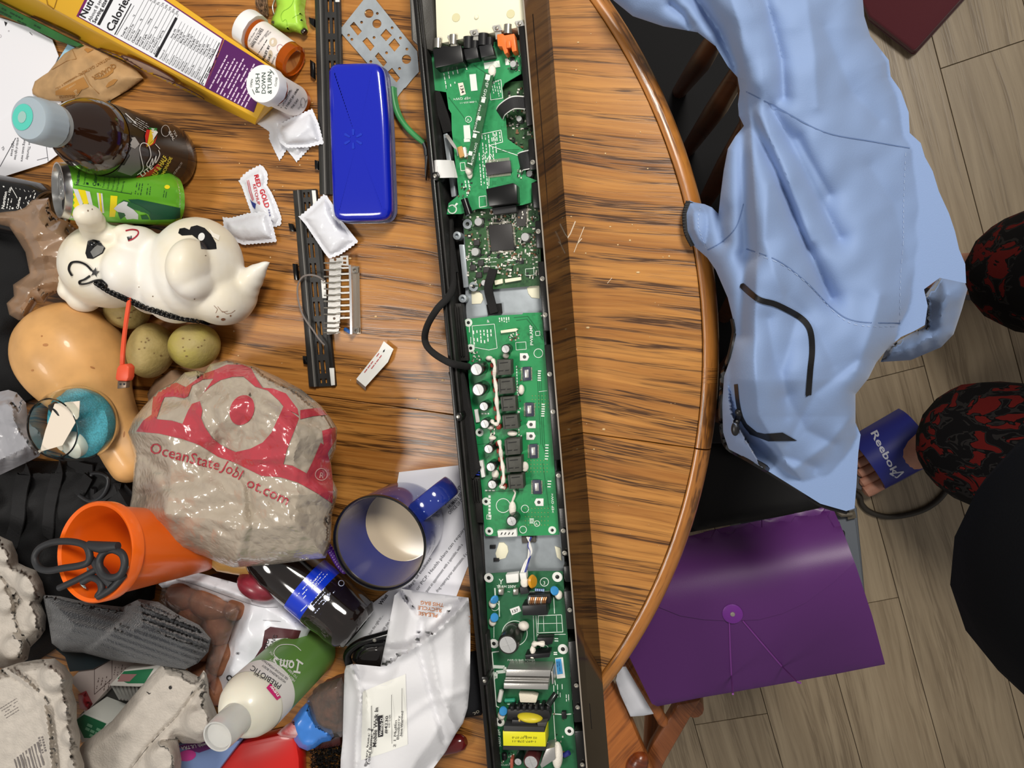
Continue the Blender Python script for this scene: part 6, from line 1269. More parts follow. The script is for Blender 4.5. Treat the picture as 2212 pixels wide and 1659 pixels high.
# ------------------------------------------------------------------ drinks and produce at the left
tb = thing('tea_bottle', 'upright plastic tea bottle with black picture label and translucent cap with teal disc', 'bottle', T(334, 320))
HB = .196; ctp = T(62, 256, HB); BX = Vector((ctp.x, ctp.y, TZ + .0004))
M_tea = mat('dark_tea', (46, 26, 16), 0.08, trans=0.25, spec=0.6, coat=0.6); M_clear = mat('clear_pet', (235, 232, 226), 0.06, trans=0.92, ior=1.12)
rib = lambda a, t: 1 + (.012 * abs(math.sin(a * 5)) if .118 < t < .155 else 0)
MB().lathe([(.028, .002), (.033, 0), (.0365, .005), (.0372, .014), (.0366, .020), (.0366, .112), (.0374, .118), (.0364, .126), (.033, .136), (.027, .148), (.0205, .158), (.0168, .164), (.0162, .172), (0, .172)], BX, (0, 0, 1), 60, rfun=rib).build('body', M_tea, tb, True, angle=60)
lb = MB().lathe([(.0373, .021), (.0373, .1125)], BX, (0, 0, 1), 96, cap=False).build('label', mat('label_black', (26, 24, 24), 0.28, coat=.3), tb, True)
MB().lathe([(.0178, .163), (.0195, .165), (.0195, .169), (.0180, .170)], BX, (0, 0, 1), 40).build('collar', mat('frost_ring', (196, 200, 200), .3, trans=.5, ior=1.2), tb, True)
cp = MB().lathe([(.0198, .1705), (.0208, .1715), (.0208, .188), (.0200, .1935), (.0182, .196), (0, .196)], BX, (0, 0, 1), 60, rfun=lambda a, q: 1 + (.008 * math.sin(a * 40) if q < .19 else 0)).build('cap', mat('frost_cap', (172, 186, 196), .4, trans=.15, sub=.2), tb, True, angle=40)
decal('teal_disc', [circ(49, 253, 22, 28, 29, 10)], flat((84, 192, 176), .5), cp, tb, .0004, 8); decal('pale_disc', [circ(48, 253, 9, 14, 13, 10)], flat((150, 186, 180), .5), cp, tb, .0007, 6)
c = lambda x, y: (x / 3.95, y / 3.95)
decal('grey_picture', [[c(*p) for p in [(740, 1390), (800, 1300), (900, 1210), (960, 1140), (1040, 1100), (1120, 1150), (1180, 1220), (1190, 1330), (1200, 1440), (1120, 1500), (1000, 1460), (860, 1450)]]], flat((110, 110, 108), .45), lb, tb, .0004, 6)
decal('grey_picture', [[c(*p) for p in [(840, 1340), (900, 1275), (980, 1250), (1030, 1300), (1060, 1370), (1000, 1420), (880, 1420)]], [c(*p) for p in [(950, 1150), (1000, 1110), (1060, 1130), (1070, 1170), (1000, 1220), (950, 1200)]], [c(*p) for p in [(1080, 1180), (1150, 1170), (1190, 1230), (1150, 1270), (1110, 1250)]]], flat((176, 174, 170), .45), lb, tb, .0007, 5)
decal('photo_frame', poly_line([c(*p) for p in [(800, 885), (930, 930), (1010, 1010), (1020, 1080), (850, 1000)]], 2, True) + poly_line([c(*p) for p in [(930, 935), (1070, 970), (1160, 1055), (1030, 1075)]], 2, True) + [], flat((226, 226, 224), .45), lb, tb, .0007)
decal('photo_fill', [[c(*p) for p in [(815, 900), (920, 940), (1000, 1015), (1005, 1060), (860, 990)]], [c(*p) for p in [(945, 945), (1060, 980), (1130, 1045), (1040, 1060)]]], flat((120, 120, 118), .45), lb, tb, .0005, 6)
for q, cl in (([(1245, 1250), (1280, 1110), (1250, 1105), (1235, 1160)], (206, 40, 34)), ([(1250, 1250), (1300, 1200), (1310, 1120), (1280, 1105)], (232, 200, 50)), ([(1300, 1200), (1345, 1130), (1320, 1100), (1290, 1095)], (236, 236, 232)), ([(1335, 1120), (1340, 1095), (1280, 1090), (1260, 1098)], (40, 130, 60)), ([(1245, 1255), (1290, 1215), (1320, 1180), (1300, 1230)], (232, 200, 50)), ([(1260, 1260), (1310, 1215), (1340, 1150), (1320, 1220)], (206, 40, 34))):
    decal('umbrella_print', [[c(*p) for p in q]], flat(cl, .45), lb, tb, .0008, 4)
decal('signature', poly_line(catmull([c(*p) for p in [(1170, 1490), (1220, 1440), (1200, 1330), (1190, 1260), (1215, 1220), (1265, 1240), (1285, 1330), (1250, 1400), (1270, 1420), (1300, 1350), (1300, 1410), (1330, 1330), (1325, 1390), (1360, 1320), (1350, 1280)]], 5), 1.6) + [line(335, 311, 345, 322, 1.2)], flat((236, 236, 234), .5), lb, tb, .0009)
decal('red_pill', [[c(*p) for p in [(1160, 1510), (1280, 1450), (1345, 1395), (1372, 1410), (1350, 1455), (1260, 1510), (1190, 1530)]]], flat((190, 36, 40), .45), lb, tb, .0006, 5)
decal('lettering', [txt('LITE', 306, 382, 12, -38, 32, .02), ], M_white, lb, tb, .0010)
decal('lettering', [txt('HALF & HALF', 331, 390, 15, -58, 58, .03), txt('LEMONADE', 350, 386, 10, -64, 50, .02)], flat((226, 206, 70), .45), lb, tb, .0009)
decal('lettering', [txt('20 FL OZ (591mL) 1 PT', 370, 386, 6, -54, 42), txt('REAL', 363, 285, 8, 62, 22, .02), txt('TEA', 372, 283, 7, 62, 16)] + ring(357, 283, 9, 1, 16, 12) + greek(294, 254, 30, 36, 5, 4, 1, 3), flat((200, 198, 196), .5), lb, tb, .0008)
# green can leaning
cn = thing('soda_can', 'green and yellow soda can leaning over, silver top with pull tab', 'can', T(340, 432))
Ab = T(378, 431, .028)
for L_c in np.arange(.10, .16, .001):
    At = along(Ab, 127, 411, L_c)
    if (At - Ab).normalized().z > math.sin(math.radians(55)): break
axc = At - Ab
M_can = mat('can_green', (112, 192, 50), 0.25, metal=.35, coat=.4); M_tin = mat('can_alu', (198, 198, 196), 0.26, metal=.95)
Lc = axc.length
body = MB().lathe([(.022, -.001), (.0245, -.002), (.028, .005), (.0295, .010), (.0295, Lc - .012), (.0285, Lc - .006)], Ab, axc, 72, cap=False).build('body', M_can, cn, True, angle=60)
MB().lathe([(0, .004), (.020, .003), (.0235, -.0015), (.0242, -.002), (.0278, .0045)], Ab, axc, 48).build('base', M_tin, cn, True)
tp = MB().lathe([(.0286, Lc - .0062), (.0272, Lc - .0005), (.0278, Lc + .0008), (.0262, Lc + .0008), (.0250, Lc - .0048), (.0235, Lc - .0055), (.0222, Lc - .0040), (0, Lc - .0042)], Ab, axc, 56).build('top', M_tin, cn, True, angle=50)
au = axc.normalized(); t1 = Vector((0, 1, 0)); t1 = (t1 - au * t1.dot(au)).normalized(); t2 = au.cross(t1)
cT = Ab + axc * ((Lc - .0030) / Lc)
def el(cen, a, b, n=20): return [cen + t1 * (a * math.cos(6.2832 * i / n)) + t2 * (b * math.sin(6.2832 * i / n)) for i in range(n)]
MB().tube(el(cT + t1 * .004, .0125, .0072), .0011, 8, closed=True).tube(el(cT + t1 * .009, .0055, .0045), .001, 8, closed=True).tube(el(cT - t1 * .002, .0055, .0045), .0016, 8, closed=True).build('pull_tab', M_tin, cn, True)
MB().prism(el(cT - t1 * .014 - au * .0006, .0068, .0085), 0, bot=[p - au * .0004 for p in el(cT - t1 * .014 - au * .0006, .0068, .0085)]).build('mouth_opening', flat((10, 10, 10), .6), cn)
c = lambda x, y: (x / 3.687, 330 + y / 3.687)
M_y = flat((232, 212, 28), .3); M_dg = flat((22, 76, 52), .35); M_sil = flat((206, 208, 210), .3)
decal('yellow_stripe', [[c(*p) for p in [(535, 285), (590, 290), (640, 400), (640, 520), (600, 540), (530, 430)]], [c(*p) for p in [(620, 290), (680, 300), (705, 400), (680, 430), (650, 380)]], [c(*p) for p in [(880, 340), (935, 345), (930, 420), (915, 510), (870, 510)]], [c(*p) for p in [(785, 320), (800, 322), (815, 480), (800, 480)]]], M_y, body, cn, .0004, 7)
decal('silver_stripe', [[c(*p) for p in [(580, 285), (620, 292), (660, 400), (640, 430)]], [c(*p) for p in [(680, 302), (715, 310), (740, 420), (710, 420)]], [c(*p) for p in [(520, 430), (600, 540), (610, 560), (560, 545), (480, 490)]], [c(*p) for p in [(770, 318), (785, 320), (800, 480), (790, 470)]], [c(*p) for p in [(802, 322), (815, 324), (830, 480), (816, 480)]]], M_sil, body, cn, .0005, 7)
decal('dark_green_field', [[c(*p) for p in [(1020, 372), (1100, 370), (1435, 440), (1435, 520), (1380, 530), (1200, 535), (1180, 480), (1120, 470)]]], M_dg, body, cn, .0004, 7)
decal('mountain', [[c(*p) for p in [(905, 445), (940, 410), (980, 385), (1020, 395), (1010, 420), (1060, 450), (1100, 490), (1100, 530), (1060, 525), (1010, 530), (990, 500), (960, 520), (950, 480)]]], M_sil, body, cn, .0006, 5)
decal('pine_shape', [[c(*p) for p in [(940, 408), (985, 375), (1060, 400), (1130, 430), (1190, 470), (1200, 500), (1140, 470), (1060, 450), (1010, 420), (1020, 395), (985, 385)]], [c(*p) for p in [(940, 470), (990, 480), (1000, 500), (960, 530), (945, 500)]], [c(*p) for p in [(1120, 500), (1170, 495), (1190, 530), (1130, 530)]]], flat((30, 90, 50), .4), body, cn, .0007, 5)
decal('yellow_dot', [circ(361, 404, 6, 14, 4.5)], M_y, body, cn, .0005)
decal('nutrition_print', [txt('Nutrition Facts', 170, 399, 10, -84, 46, .02), txt('Serving Size', 183, 399, 6, -82, 28), [(186, 398), (191, 399), (193, 362), (188, 362)], txt('Calories', 207, 402, 11, -81, 32, .02), [(210, 400), (214, 401), (216, 366), (212, 366)], txt('Total Fat 0g', 224, 406, 5.5, -80, 28), txt('Sodium 55mg', 234, 408, 5.5, -79, 28), txt('Total Carb 46g', 244, 411, 5.5, -78, 32), txt('Total Sugars 46g', 253, 413, 5.5, -78, 32), txt('Protein 0g', 264, 415, 5.5, -78, 24)] + poly_line([(160, 399), (164, 360)], 1) + [line(160, 399, 284, 419, 1), line(217, 402, 222, 362, .8), line(284, 419, 288, 378, .8)] + greek(291, 419, -80, 32, 3, 6, 1.6, 4, .9, (2, 7)) + greek(316, 420, -82, 30, 2, 6, 1.6, 8, .9, (2, 7)) + greek(352, 426, -80, 18, 2, 5, 1.2, 9), flat((16, 58, 36), .4), body, cn, .0006)
# black can at the left edge
bk = thing('black_can', 'black drink can with white nutrition print lying at the left edge under a brown bag', 'can', T(30, 440))
A = T(-78, 424, .034); Bv = T(106, 462, .034)
body = MB().lathe([(.026, 0), (.033, .008), (.033, (Bv - A).length - .012), (.027, (Bv - A).length)], A, Bv - A, 64).build('body', mat('can_black', (26, 25, 26), .25, metal=.4, coat=.4), bk, True)
MB().lathe([(.0262, 0), (.0268, .002), (.0242, .002), (.024, -.003), (0, -.003)], Bv, Bv - A, 40).build('rim', M_tin, bk, True)
decal('print', [txt('Nutrition', 9, 452, 9, -80, 38, .02), txt('Calories', 40, 452, 8, -78, 26, .02), txt('100', 22, 418, 7, -70, 12, .02), [(6, 402), (9, 402), (30, 451), (26, 452)], [(72, 412), (74, 411), (84, 430), (82, 431)]] + poly_line([(24, 404), (36, 425), (46, 452)], 1.2) + greek(14, 450, -80, 40, 1, 5, 2, 3, .9, (2, 6)) + greek(20, 452, -78, 30, 1, 5, 2, 4, .9, (2, 6)) + greek(50, 444, -72, 36, 4, 8, 1.8, 5, .7, (2, 6)) + [line(34 + k * 9, 406 + k * 2, 52 + k * 9, 440, .8) for k in range(5)], M_white, body, bk, .0005)
# bags, heights are stacked above the table
def bag(name, label, cat, poly, zf, m, step=8, base=None, thick=.002, curve=0):
    o = puff(name, poly, zf, m, None, step, base, thick, curve=curve, angle=26); return tag(o, label, cat)
M_navy = mat('bag_black', (19, 19, 21), .75, bump=.3, bscale=700)
w1 = waves(61, 6, 60, 180)
ob = puff('black_bag', [(-120, 440), (0, 452), (60, 470), (100, 500), (80, 620), (40, 660), (20, 720), (40, 800), (70, 860), (20, 880), (-120, 880)], lambda x, y, d: .014 + .012 * w1(x, y) * np.clip(d / 20, 0, 1) + .014 * np.clip(d / 30, 0, 1), mat('mesh_black', (16, 16, 18), .9, bump=.4, bscale=900), None, 14, .0005)
tag(ob, 'black mesh bag in shadow at the left edge behind the squash', 'bag')
M_brn = mat('brown_film', (150, 122, 98), .26, coat=.4)
c1, c2 = crumple(21, 14, 60), crumple(22, 60, 110)
bag('grocery_bag', 'crumpled tan plastic bag between the black can and the squash', 'bag', [(-60, 470), (0, 455), (30, 450), (52, 447), (70, 432), (105, 427), (112, 455), (126, 470), (150, 480), (172, 500), (176, 540), (160, 562), (152, 600), (140, 625), (105, 640), (96, 655), (80, 655), (57, 692), (40, 692), (20, 680), (14, 655), (30, 640), (28, 615), (50, 600), (64, 590), (55, 545), (40, 520), (20, 490)], lambda x, y, d: .060 + .026 * np.clip(d / 34, 0, 1) ** .7 + np.clip(d / 16, 0, 1) * (.009 * c1(x, y) + .010 * c2(x, y)), M_brn, 3.6, None, .012)
# squash
M_sq = mat('squash_skin', (226, 172, 108), .42, var=.12, vscale=22, bump=.06, bscale=60, coat=.15)
sq = thing('butternut_squash', 'large tan butternut squash lying under the white ceramic figure', 'squash', T(160, 780))
A = T(92, 668, .058); Bv = T(312, 1030, .036); Ls = (Bv - A).length
o = MB().lathe(catmull([(0.003, 0), (.022, .003), (.040, .014), (.053, .034), (.058, .056), (.056, .080), (.048, .104), (.038, .124), (.032, .144), (.029, .168), (.029, Ls - .03), (.027, Ls - .012), (.016, Ls - .002), (0.0005, Ls)], 4), A, Bv - A, 48, rfun=lambda a, t: 1 + .012 * math.sin(a * 9 + t * 20)).build('flesh', M_sq, sq, True, angle=180)
decal('scar', [circ(98, 745, 6, 9, 3), circ(70, 800, 3, 8, 2), circ(200, 794, 6, 9, 2, 20), circ(90, 726, 2, 6), circ(268, 938, 2, 8, 7, 10)], flat((176, 120, 70), .6), o, sq, .0004)
# potatoes
M_po = mat('potato_skin', (178, 158, 104), .62, var=.25, vscale=45, bump=.35, bscale=220, col2=(150, 132, 78))
M_pg = mat('green_potato', (178, 166, 72), .6, bump=.3, bscale=220, vscale=28, col2=(168, 152, 96))
def potato(label, px, py, z, r, m, seed, ang):
    rr = np.random.RandomState(seed); mb = MB(); a = math.radians(ang)
    mb.ball(T(px, py, z), r, 40, 26, [(math.cos(a), -math.sin(a), 0), (math.sin(a), math.cos(a), 0), (0, 0, 1)])
    cen = T(px, py, z); ph = rr.uniform(0, 6.28, 6)
    mb.v = [tuple(cen + (Vector(v) - cen) * (1 + .05 * math.sin(70 * v[0] + ph[0]) * math.sin(60 * v[1] + ph[1]) + .03 * math.sin(110 * v[2] + ph[2] + 90 * v[0]))) for v in mb.v]
    t = thing('potato', label, 'potato', (cen.x, cen.y, TZ))
    o = mb.build('skin', m, t, True, angle=180)
    decal('eye', [circ(px + rr.uniform(-.5, .5) * r[0] * 2000, py + rr.uniform(-.5, .5) * r[1] * 2000, rr.uniform(1.5, 3.2), 8, rr.uniform(1, 2)) for k in range(8)], flat((120, 96, 58), .8), o, t, .0004); return t, o
potato('brownish potato between the squash and a greener potato', 324, 757, .030, (.025, .032, .028), M_po, 3, 8)
t_, po2 = potato('green-tinged potato touching a browner one, above the big printed bag', 421, 746, .030, (.027, .025, .028), M_pg, 5, -10)
decal('bruise', [circ(376, 716, 9, 12, 6, 30)], flat((104, 70, 66), .8), po2, t_, .0005)
potato('potato mostly hidden under the white ceramic figure', 272, 672, .024, (.026, .020, .022), M_po, 9, 5)
kp = puff('tan_bag_end', [(318, 850), (335, 820), (370, 800), (400, 812), (400, 900), (330, 920)], lambda x, y, d: .012 + .012 * np.clip(d / 20, 0, 1), M_brn, None, 7, .0005); tag(kp, 'tan plastic bag corner showing under the potatoes', 'bag')
# orange charging cable
us = thing('charging_cable', 'orange flat charging cable with metal plug hanging over the squash', 'cable', T(265, 750, .05))
M_ou = flat((222, 84, 52), .45)
ribbon([tuple(T(a, b, h)) for a, b, h in [(282, 620, .08), (279, 650, .085), (273, 690, .088), (268, 730, .100), (265, 765, .106), (264, 788, .104)]], .0042, M_ou, us, 'flat_lead', .0022)
flatbox('plug_body', [(252, 795), (257, 788), (271, 786), (278, 793), (277, 815), (273, 824), (252, 823), (248, 818)], .108, M_ou, us, .098, .0015)
flatbox('plug_metal', [(254, 823), (273, 824), (272, 838), (253, 840)], .106, flat((120, 104, 90), .4, metal=.6), us, .100, .0006)
flatbox('plug_slot', [(258, 828), (262, 828), (262, 832), (258, 832)], .1063, M_black, us, .106); flatbox('plug_slot', [(266, 828), (270, 828), (270, 832), (266, 832)], .1063, M_black, us, .106)
# ------------------------------------------------------------------ ceramic figure
M_cer = mat('ceramic_white', (236, 233, 226), .5, coat=.08, vscale=16, col2=(230, 220, 196), bump=.03, bscale=90)
pg = thing('ceramic_figure', 'white ceramic animal figure lying on its back with black bow tie and pointed tail', 'figurine', T(380, 590))
fg = MB()
def eb(px, py, z, rx, ry, rz, ang=0):
    s = pxr(px, py, z); a = math.radians(ang)
    fg.ball(T(px, py, z), (rx * s, ry * s, rz), 28, 18, [(math.cos(a), -math.sin(a), 0), (math.sin(a), math.cos(a), 0), (0, 0, 1)])
eb(425, 582, .050, 88, 100, .048, 15); eb(478, 640, .042, 62, 56, .040, 20); eb(380, 600, .048, 70, 88, .044)
eb(238, 574, .056, 86, 80, .052, 0); eb(290, 585, .068, 46, 58, .040); eb(215, 560, .070, 60, 60, .038); eb(330, 605, .050, 40, 66, .040)
eb(250, 512, .074, 34, 22, .026, 10); eb(300, 520, .070, 30, 28, .026, 0); eb(272, 500, .080, 18, 14, .014)
for x, y, r, z in [(216, 512, 30, .080), (204, 492, 25, .095), (196, 476, 23, .110), (190, 466, 22, .120)]: eb(x, y, z, r, r, .016)
for x, y, r in [(180, 620, 34), (163, 607, 24), (160, 628, 22), (182, 640, 30)]: eb(x, y, .060, r, r, .020)
eb(408, 578, .092, 36, 56, .028, 8); eb(420, 612, .086, 34, 34, .026)
for x, y, r in [(505, 640, 42), (522, 622, 32), (540, 604, 24), (553, 590, 18), (563, 580, 12), (572, 572, 8), (578, 568, 5)]: eb(x, y, .036, r, r, max(.004, r * .0007))
fbo = remeshed('body', fg, M_cer, pg, .0022, 7)
M_pb = flat((20, 20, 22), .3); M_pr = flat((170, 30, 52), .4)
c = lambda x, y: (x / 3.687, 330 + y / 3.687)
decal('bow_tie', [[c(*p) for p in [(1420, 640), (1430, 605), (1470, 598), (1510, 615), (1520, 590), (1570, 578), (1630, 600), (1680, 650), (1720, 720), (1725, 765), (1670, 770), (1600, 765), (1590, 700), (1530, 655), (1450, 660)]]], M_pb, fbo, pg, .0006, 4)
decal('bow_spot', [circ(435, 512, 7, 12, 9, 20)], M_white, fbo, pg, .0010, 4)
decal('eye', [[c(*p) for p in [(680, 800), (700, 700), (740, 690), (790, 700), (840, 760), (820, 800), (740, 845), (695, 840)]]], M_pb, fbo, pg, .0006, 4); decal('eye_grey', [[c(*p) for p in [(720, 790), (770, 735), (830, 750), (815, 795), (745, 835)]]], flat((110, 110, 108), .35), fbo, pg, .0009, 4)
MB().ball(onm(fbo, 201, 527, .001), (.005, .004, .003)).build('eyelid', flat((16, 16, 18), .12, coat=.5), pg, True)
decal('mouth', poly_line(catmull([c(*p) for p in [(1000, 622), (1050, 612), (1095, 620), (1098, 650), (1060, 685), (1020, 700)]], 4), 3), M_pr, fbo, pg, .0006); decal('mouth_dark', [[c(*p) for p in [(1010, 670), (1050, 660), (1050, 690), (1020, 700)]]], M_pb, fbo, pg, .0006, 3)
decal('star', [[(205 + 11 * (1 if k % 2 == 0 else .42) * math.sin(k * math.pi / 5 + .2), 588 - 11 * (1 if k % 2 == 0 else .42) * math.cos(k * math.pi / 5 + .2)) for k in range(10)]], flat((30, 28, 28), .4), fbo, pg, .0012, 3)
decal('crackle', poly_line([(462, 660), (470, 668), (466, 676)], .8) + poly_line([(480, 672), (490, 678), (500, 676), (508, 670)], .8) + poly_line([(470, 662), (480, 674), (492, 672)], .8) + [circ(482, 690, 5, 9, 3), circ(470, 684, 3, 7, 2), circ(498, 682, 2, 6)], flat((140, 96, 70), .7), fbo, pg, .0004)
decal('chip', [[c(*p) for p in [(1660, 600), (1700, 640), (1750, 660), (1740, 700), (1690, 670)]]], flat((246, 240, 226), .8), fbo, pg, .0008, 4); decal('scuff', [circ(190, 455, 2, 6), circ(199, 452, 1.5, 6), circ(330, 640, 1.5, 6), circ(420, 646, 1.5, 6), circ(300, 620, 1.2, 6), circ(444, 552, 2, 5, 1)], flat((130, 110, 92), .7), fbo, pg, .0004)
er = thing('ear_chain', 'black chain of wire links trailing from an earring along the ceramic figure', 'chain', T(300, 650, .05))
M_bw = flat((24, 24, 25), .35, metal=.4)
MB().tube([tuple(p) for p in catmull([tuple(onm(fbo, a, b, .0015)) for a, b in [(158, 596), (151, 582), (156, 568), (172, 566), (188, 572), (200, 584)]], 5)], .0011, 8).build('hoop', M_bw, er, True)
MB().tube([tuple(p) for p in catmull([tuple(onm(fbo, a, b, .0015)) for a, b in [(196, 596), (184, 604), (174, 608), (176, 614), (192, 612), (208, 606), (222, 606), (232, 616), (228, 622), (216, 614)]], 5)], .0010, 8).build('hook', M_bw, er, True)
path = resample(catmull([(214, 612), (238, 628), (262, 640), (284, 650), (310, 662), (340, 672), (370, 682), (400, 688), (430, 692), (448, 696)], 6), 5.2, False); lkm = None
for k, p in enumerate(path):
    h = bvh(fbo).ray_cast(Vector((0, 0, CH)), (W(p[0], p[1], 0) - Vector((0, 0, CH))).normalized())
    q = (h[0] + Vector((0, 0, .0022))) if h[0] is not None else T(p[0], p[1], max(.004, .05 - .0004 * (p[0] - 260)))
    for s_ in (0, 1):
        if lkm is None:
            lk = MB().tube([Vector((.0032 * math.cos(6.283 * i / 12), .0018 * math.sin(6.283 * i / 12), 0)) for i in range(12)], .0005, 5, closed=True).build('link', M_bw, er, True); lkm = lk
        else: lk = lkm.copy(); COL.objects.link(lk)
        lk.parent = er; lk.matrix_parent_inverse = Matrix.Translation(-LOC[er.name]); lk.location = q + Vector((.0006 * (s_ * 2 - 1), .0013 * (s_ * 2 - 1), .0004 * s_)); lk.rotation_euler = (.9 if (k + s_) % 2 else -.7, .3, -.45 + .5 * s_)
wr = thing('wire_bracelet', 'dark wire bracelet with red and yellow beads between the green can and the ceramic figure', 'bracelet', T(300, 480, .03))
MB().tube([T(236, 470, .02), T(300, 478, .03), T(360, 474, .03), T(396, 470, .024)], .0016, 8).tube([tuple(p) for p in catmull([tuple(T(a, b, h)) for a, b, h in [(222, 466, .05), (228, 474, .05), (250, 484, .04), (290, 492, .04), (330, 492, .04), (362, 500, .05), (385, 508, .06)]], 5)], .0010, 8).tube([tuple(p) for p in catmull([tuple(T(a, b, .045)) for a, b in [(222, 462), (226, 452), (232, 454), (235, 466)]], 5)], .0009, 6).build('strand', M_bw, wr, True)
MB().tube(el(T(220, 469, .052), .005, .005, 16), .0014, 8, closed=True).build('ring', flat((60, 60, 62), .3, metal=.8), wr, True)
MB().ball(T(256, 486, .04), (.010, .003, .003)).build('bead', flat((150, 30, 40), .4), wr, True); MB().ball(T(268, 490, .038), (.008, .003, .003)).build('bead', flat((196, 170, 40), .4), wr, True); MB().ball(T(310, 480, .032), (.016, .006, .003)).build('dark_disc', flat((16, 16, 17), .15), wr, True)
# ------------------------------------------------------------------ big printed bag
c = lambda x, y: (260 + x / 3.606, 770 + y / 3.606)
OJ = [c(*p) for p in [(700, 60), (830, 30), (1050, 80), (1230, 160), (1400, 250), (1560, 380), (1640, 480), (1690, 560), (1680, 720), (1640, 820), (1655, 960), (1692, 1040), (1690, 1090), (1650, 1220), (1640, 1440), (1600, 1570), (1200, 1620), (880, 1645), (750, 1600), (640, 1550), (400, 1530), (250, 1490), (110, 1510), (30, 1410), (90, 1080), (110, 770), (60, 590), (100, 490), (180, 390), (260, 300), (300, 260), (400, 210), (500, 125), (600, 110), (650, 130)]]
b1_, b2_, b3_ = crumple(31, 10, 46), crumple(32, 70, 150), waves(33, 6, 120, 320)
crs = [([c(*p) for p in [(860, 790), (760, 560), (700, 420)]], -.008, 10), ([c(*p) for p in [(870, 800), (1000, 1010), (1010, 1180), (1000, 1270)]], -.010, 8), ([c(*p) for p in [(870, 800), (1160, 790), (1330, 760)]], .008, 12), ([c(*p) for p in [(110, 1090), (420, 1000), (700, 930)]], -.012, 16), ([c(*p) for p in [(1000, 1290), (900, 1580)]], .010, 12), ([c(*p) for p in [(700, 240), (600, 340), (330, 350)]], -.009, 12), ([c(*p) for p in [(1050, 250), (1300, 430), (1560, 520)]], -.010, 14), ([c(*p) for p in [(350, 1000), (330, 900), (200, 780)]], -.010, 12), ([c(*p) for p in [(940, 600), (900, 740)]], -.005, 6), ([c(*p) for p in [(480, 1300), (700, 1160), (980, 1180)]], -.008, 18)]
def ojz(x, y, d):
    z = .086 + .050 * np.clip(d / 80, 0, 1) ** .6 + np.clip(d / 14, 0, 1) * (.0036 * b1_(x, y) + .008 * b2_(x, y) + .010 * b3_(x, y))
    for p, a, w in crs: z = z + .55 * a * np.exp(-(seg_dist(x, y, p, False) / w) ** 2)
    return z
M_oj = mat('tan_film', (172, 160, 144), .22, coat=.7)
def film(m, s1=52.0, s2=140.0, st=.7):
    nt = m.node_tree; N, L = nt.nodes, nt.links; b = N['Principled BSDF']
    g = N.new('ShaderNodeNewGeometry'); n = N.new('ShaderNodeTexNoise'); n.inputs['Scale'].default_value = s1; n.inputs['Detail'].default_value = 3; n.inputs['Distortion'].default_value = 1.2
    try: n.noise_type = 'RIDGED_MULTIFRACTAL'
    except Exception: pass
    L.new(g.outputs['Position'], n.inputs['Vector']); v = N.new('ShaderNodeTexVoronoi'); v.feature = 'DISTANCE_TO_EDGE'; v.inputs['Scale'].default_value = s2; L.new(n.outputs['Color'], v.inputs['Vector']); L.new(g.outputs['Position'], v.inputs['Vector'])
    ad = N.new('ShaderNodeMath'); ad.operation = 'MULTIPLY_ADD'; L.new(n.outputs['Fac'], ad.inputs[0]); ad.inputs[1].default_value = .6; L.new(v.outputs[0], ad.inputs[2])
    bp = N.new('ShaderNodeBump'); bp.inputs['Strength'].default_value = st; bp.inputs['Distance'].default_value = .004; L.new(ad.outputs[0], bp.inputs['Height'])
    L.new(bp.outputs[0], b.inputs['Normal']); L.new(bp.outputs[0], b.inputs['Coat Normal']); return m
film(M_oj, 40, 120, .16)
oj = puff('printed_bag', OJ, ojz, M_oj, None, 3.6, None, .012, angle=24); tag(oj, 'large crumpled translucent tan shopping bag printed with a red emblem and web address', 'bag')
M_ojr = film(mat('film_red', (176, 62, 72), .22, coat=.6), 40, 120, .16)
decal('red_emblem', [[c(*p) for p in q] for q in [
    [(125, 585), (180, 500), (250, 450), (290, 490), (400, 500), (485, 525), (530, 420), (560, 370), (620, 350), (640, 420), (630, 480), (660, 550), (720, 640), (800, 700), (900, 745), (1010, 720), (1110, 670), (1180, 590), (1230, 480), (1270, 390), (1330, 430), (1390, 480), (1370, 540), (1330, 640), (1300, 720), (1270, 840), (1340, 850), (1450, 910), (1490, 830), (1560, 670), (1600, 700), (1640, 860), (1655, 1000), (1650, 1145), (1540, 1070), (1380, 980), (1250, 940), (1100, 930), (1000, 880), (900, 830), (760, 780), (620, 690), (480, 640), (300, 600)],
    [(600, 345), (640, 290), (700, 235), (780, 185), (870, 160), (960, 158), (1050, 235), (1150, 265), (1230, 340), (1280, 400), (1390, 460), (1380, 410), (1290, 290), (1190, 250), (1110, 245), (1060, 170), (1020, 95), (950, 66), (830, 65), (740, 105), (650, 135), (640, 180), (728, 172), (690, 225)],
    [(262, 290), (330, 235), (440, 205), (510, 240), (560, 205), (640, 145), (648, 178), (560, 228), (530, 310), (500, 325), (420, 312), (345, 318), (325, 360), (285, 480), (245, 450), (250, 380)],
    [(1400, 418), (1500, 405), (1600, 400), (1635, 455), (1500, 465), (1400, 490)], [(1570, 580), (1672, 552), (1680, 640), (1620, 740), (1605, 790), (1585, 700)]]] + [circ(523, 886, 26, 26, 33, 22)], M_ojr, oj, oj, .0008, 6)
M_ojt = flat((170, 54, 66), .3)
decal('web_address', [txt('OceanState', 321, 977, 34, 14.5, 156), txt('Jobl', 478, 1015, 34, 30, 44), txt('ot.com', 530, 1050, 34, 25, 98)], M_ojt, oj, oj, .0010)
decal('registered_mark', ring(693, 1025, 13, 2.2, 22) + [txt('R', 688, 1032, 18, 10, 10, .02)], flat((206, 150, 146), .3), oj, oj, .0016)
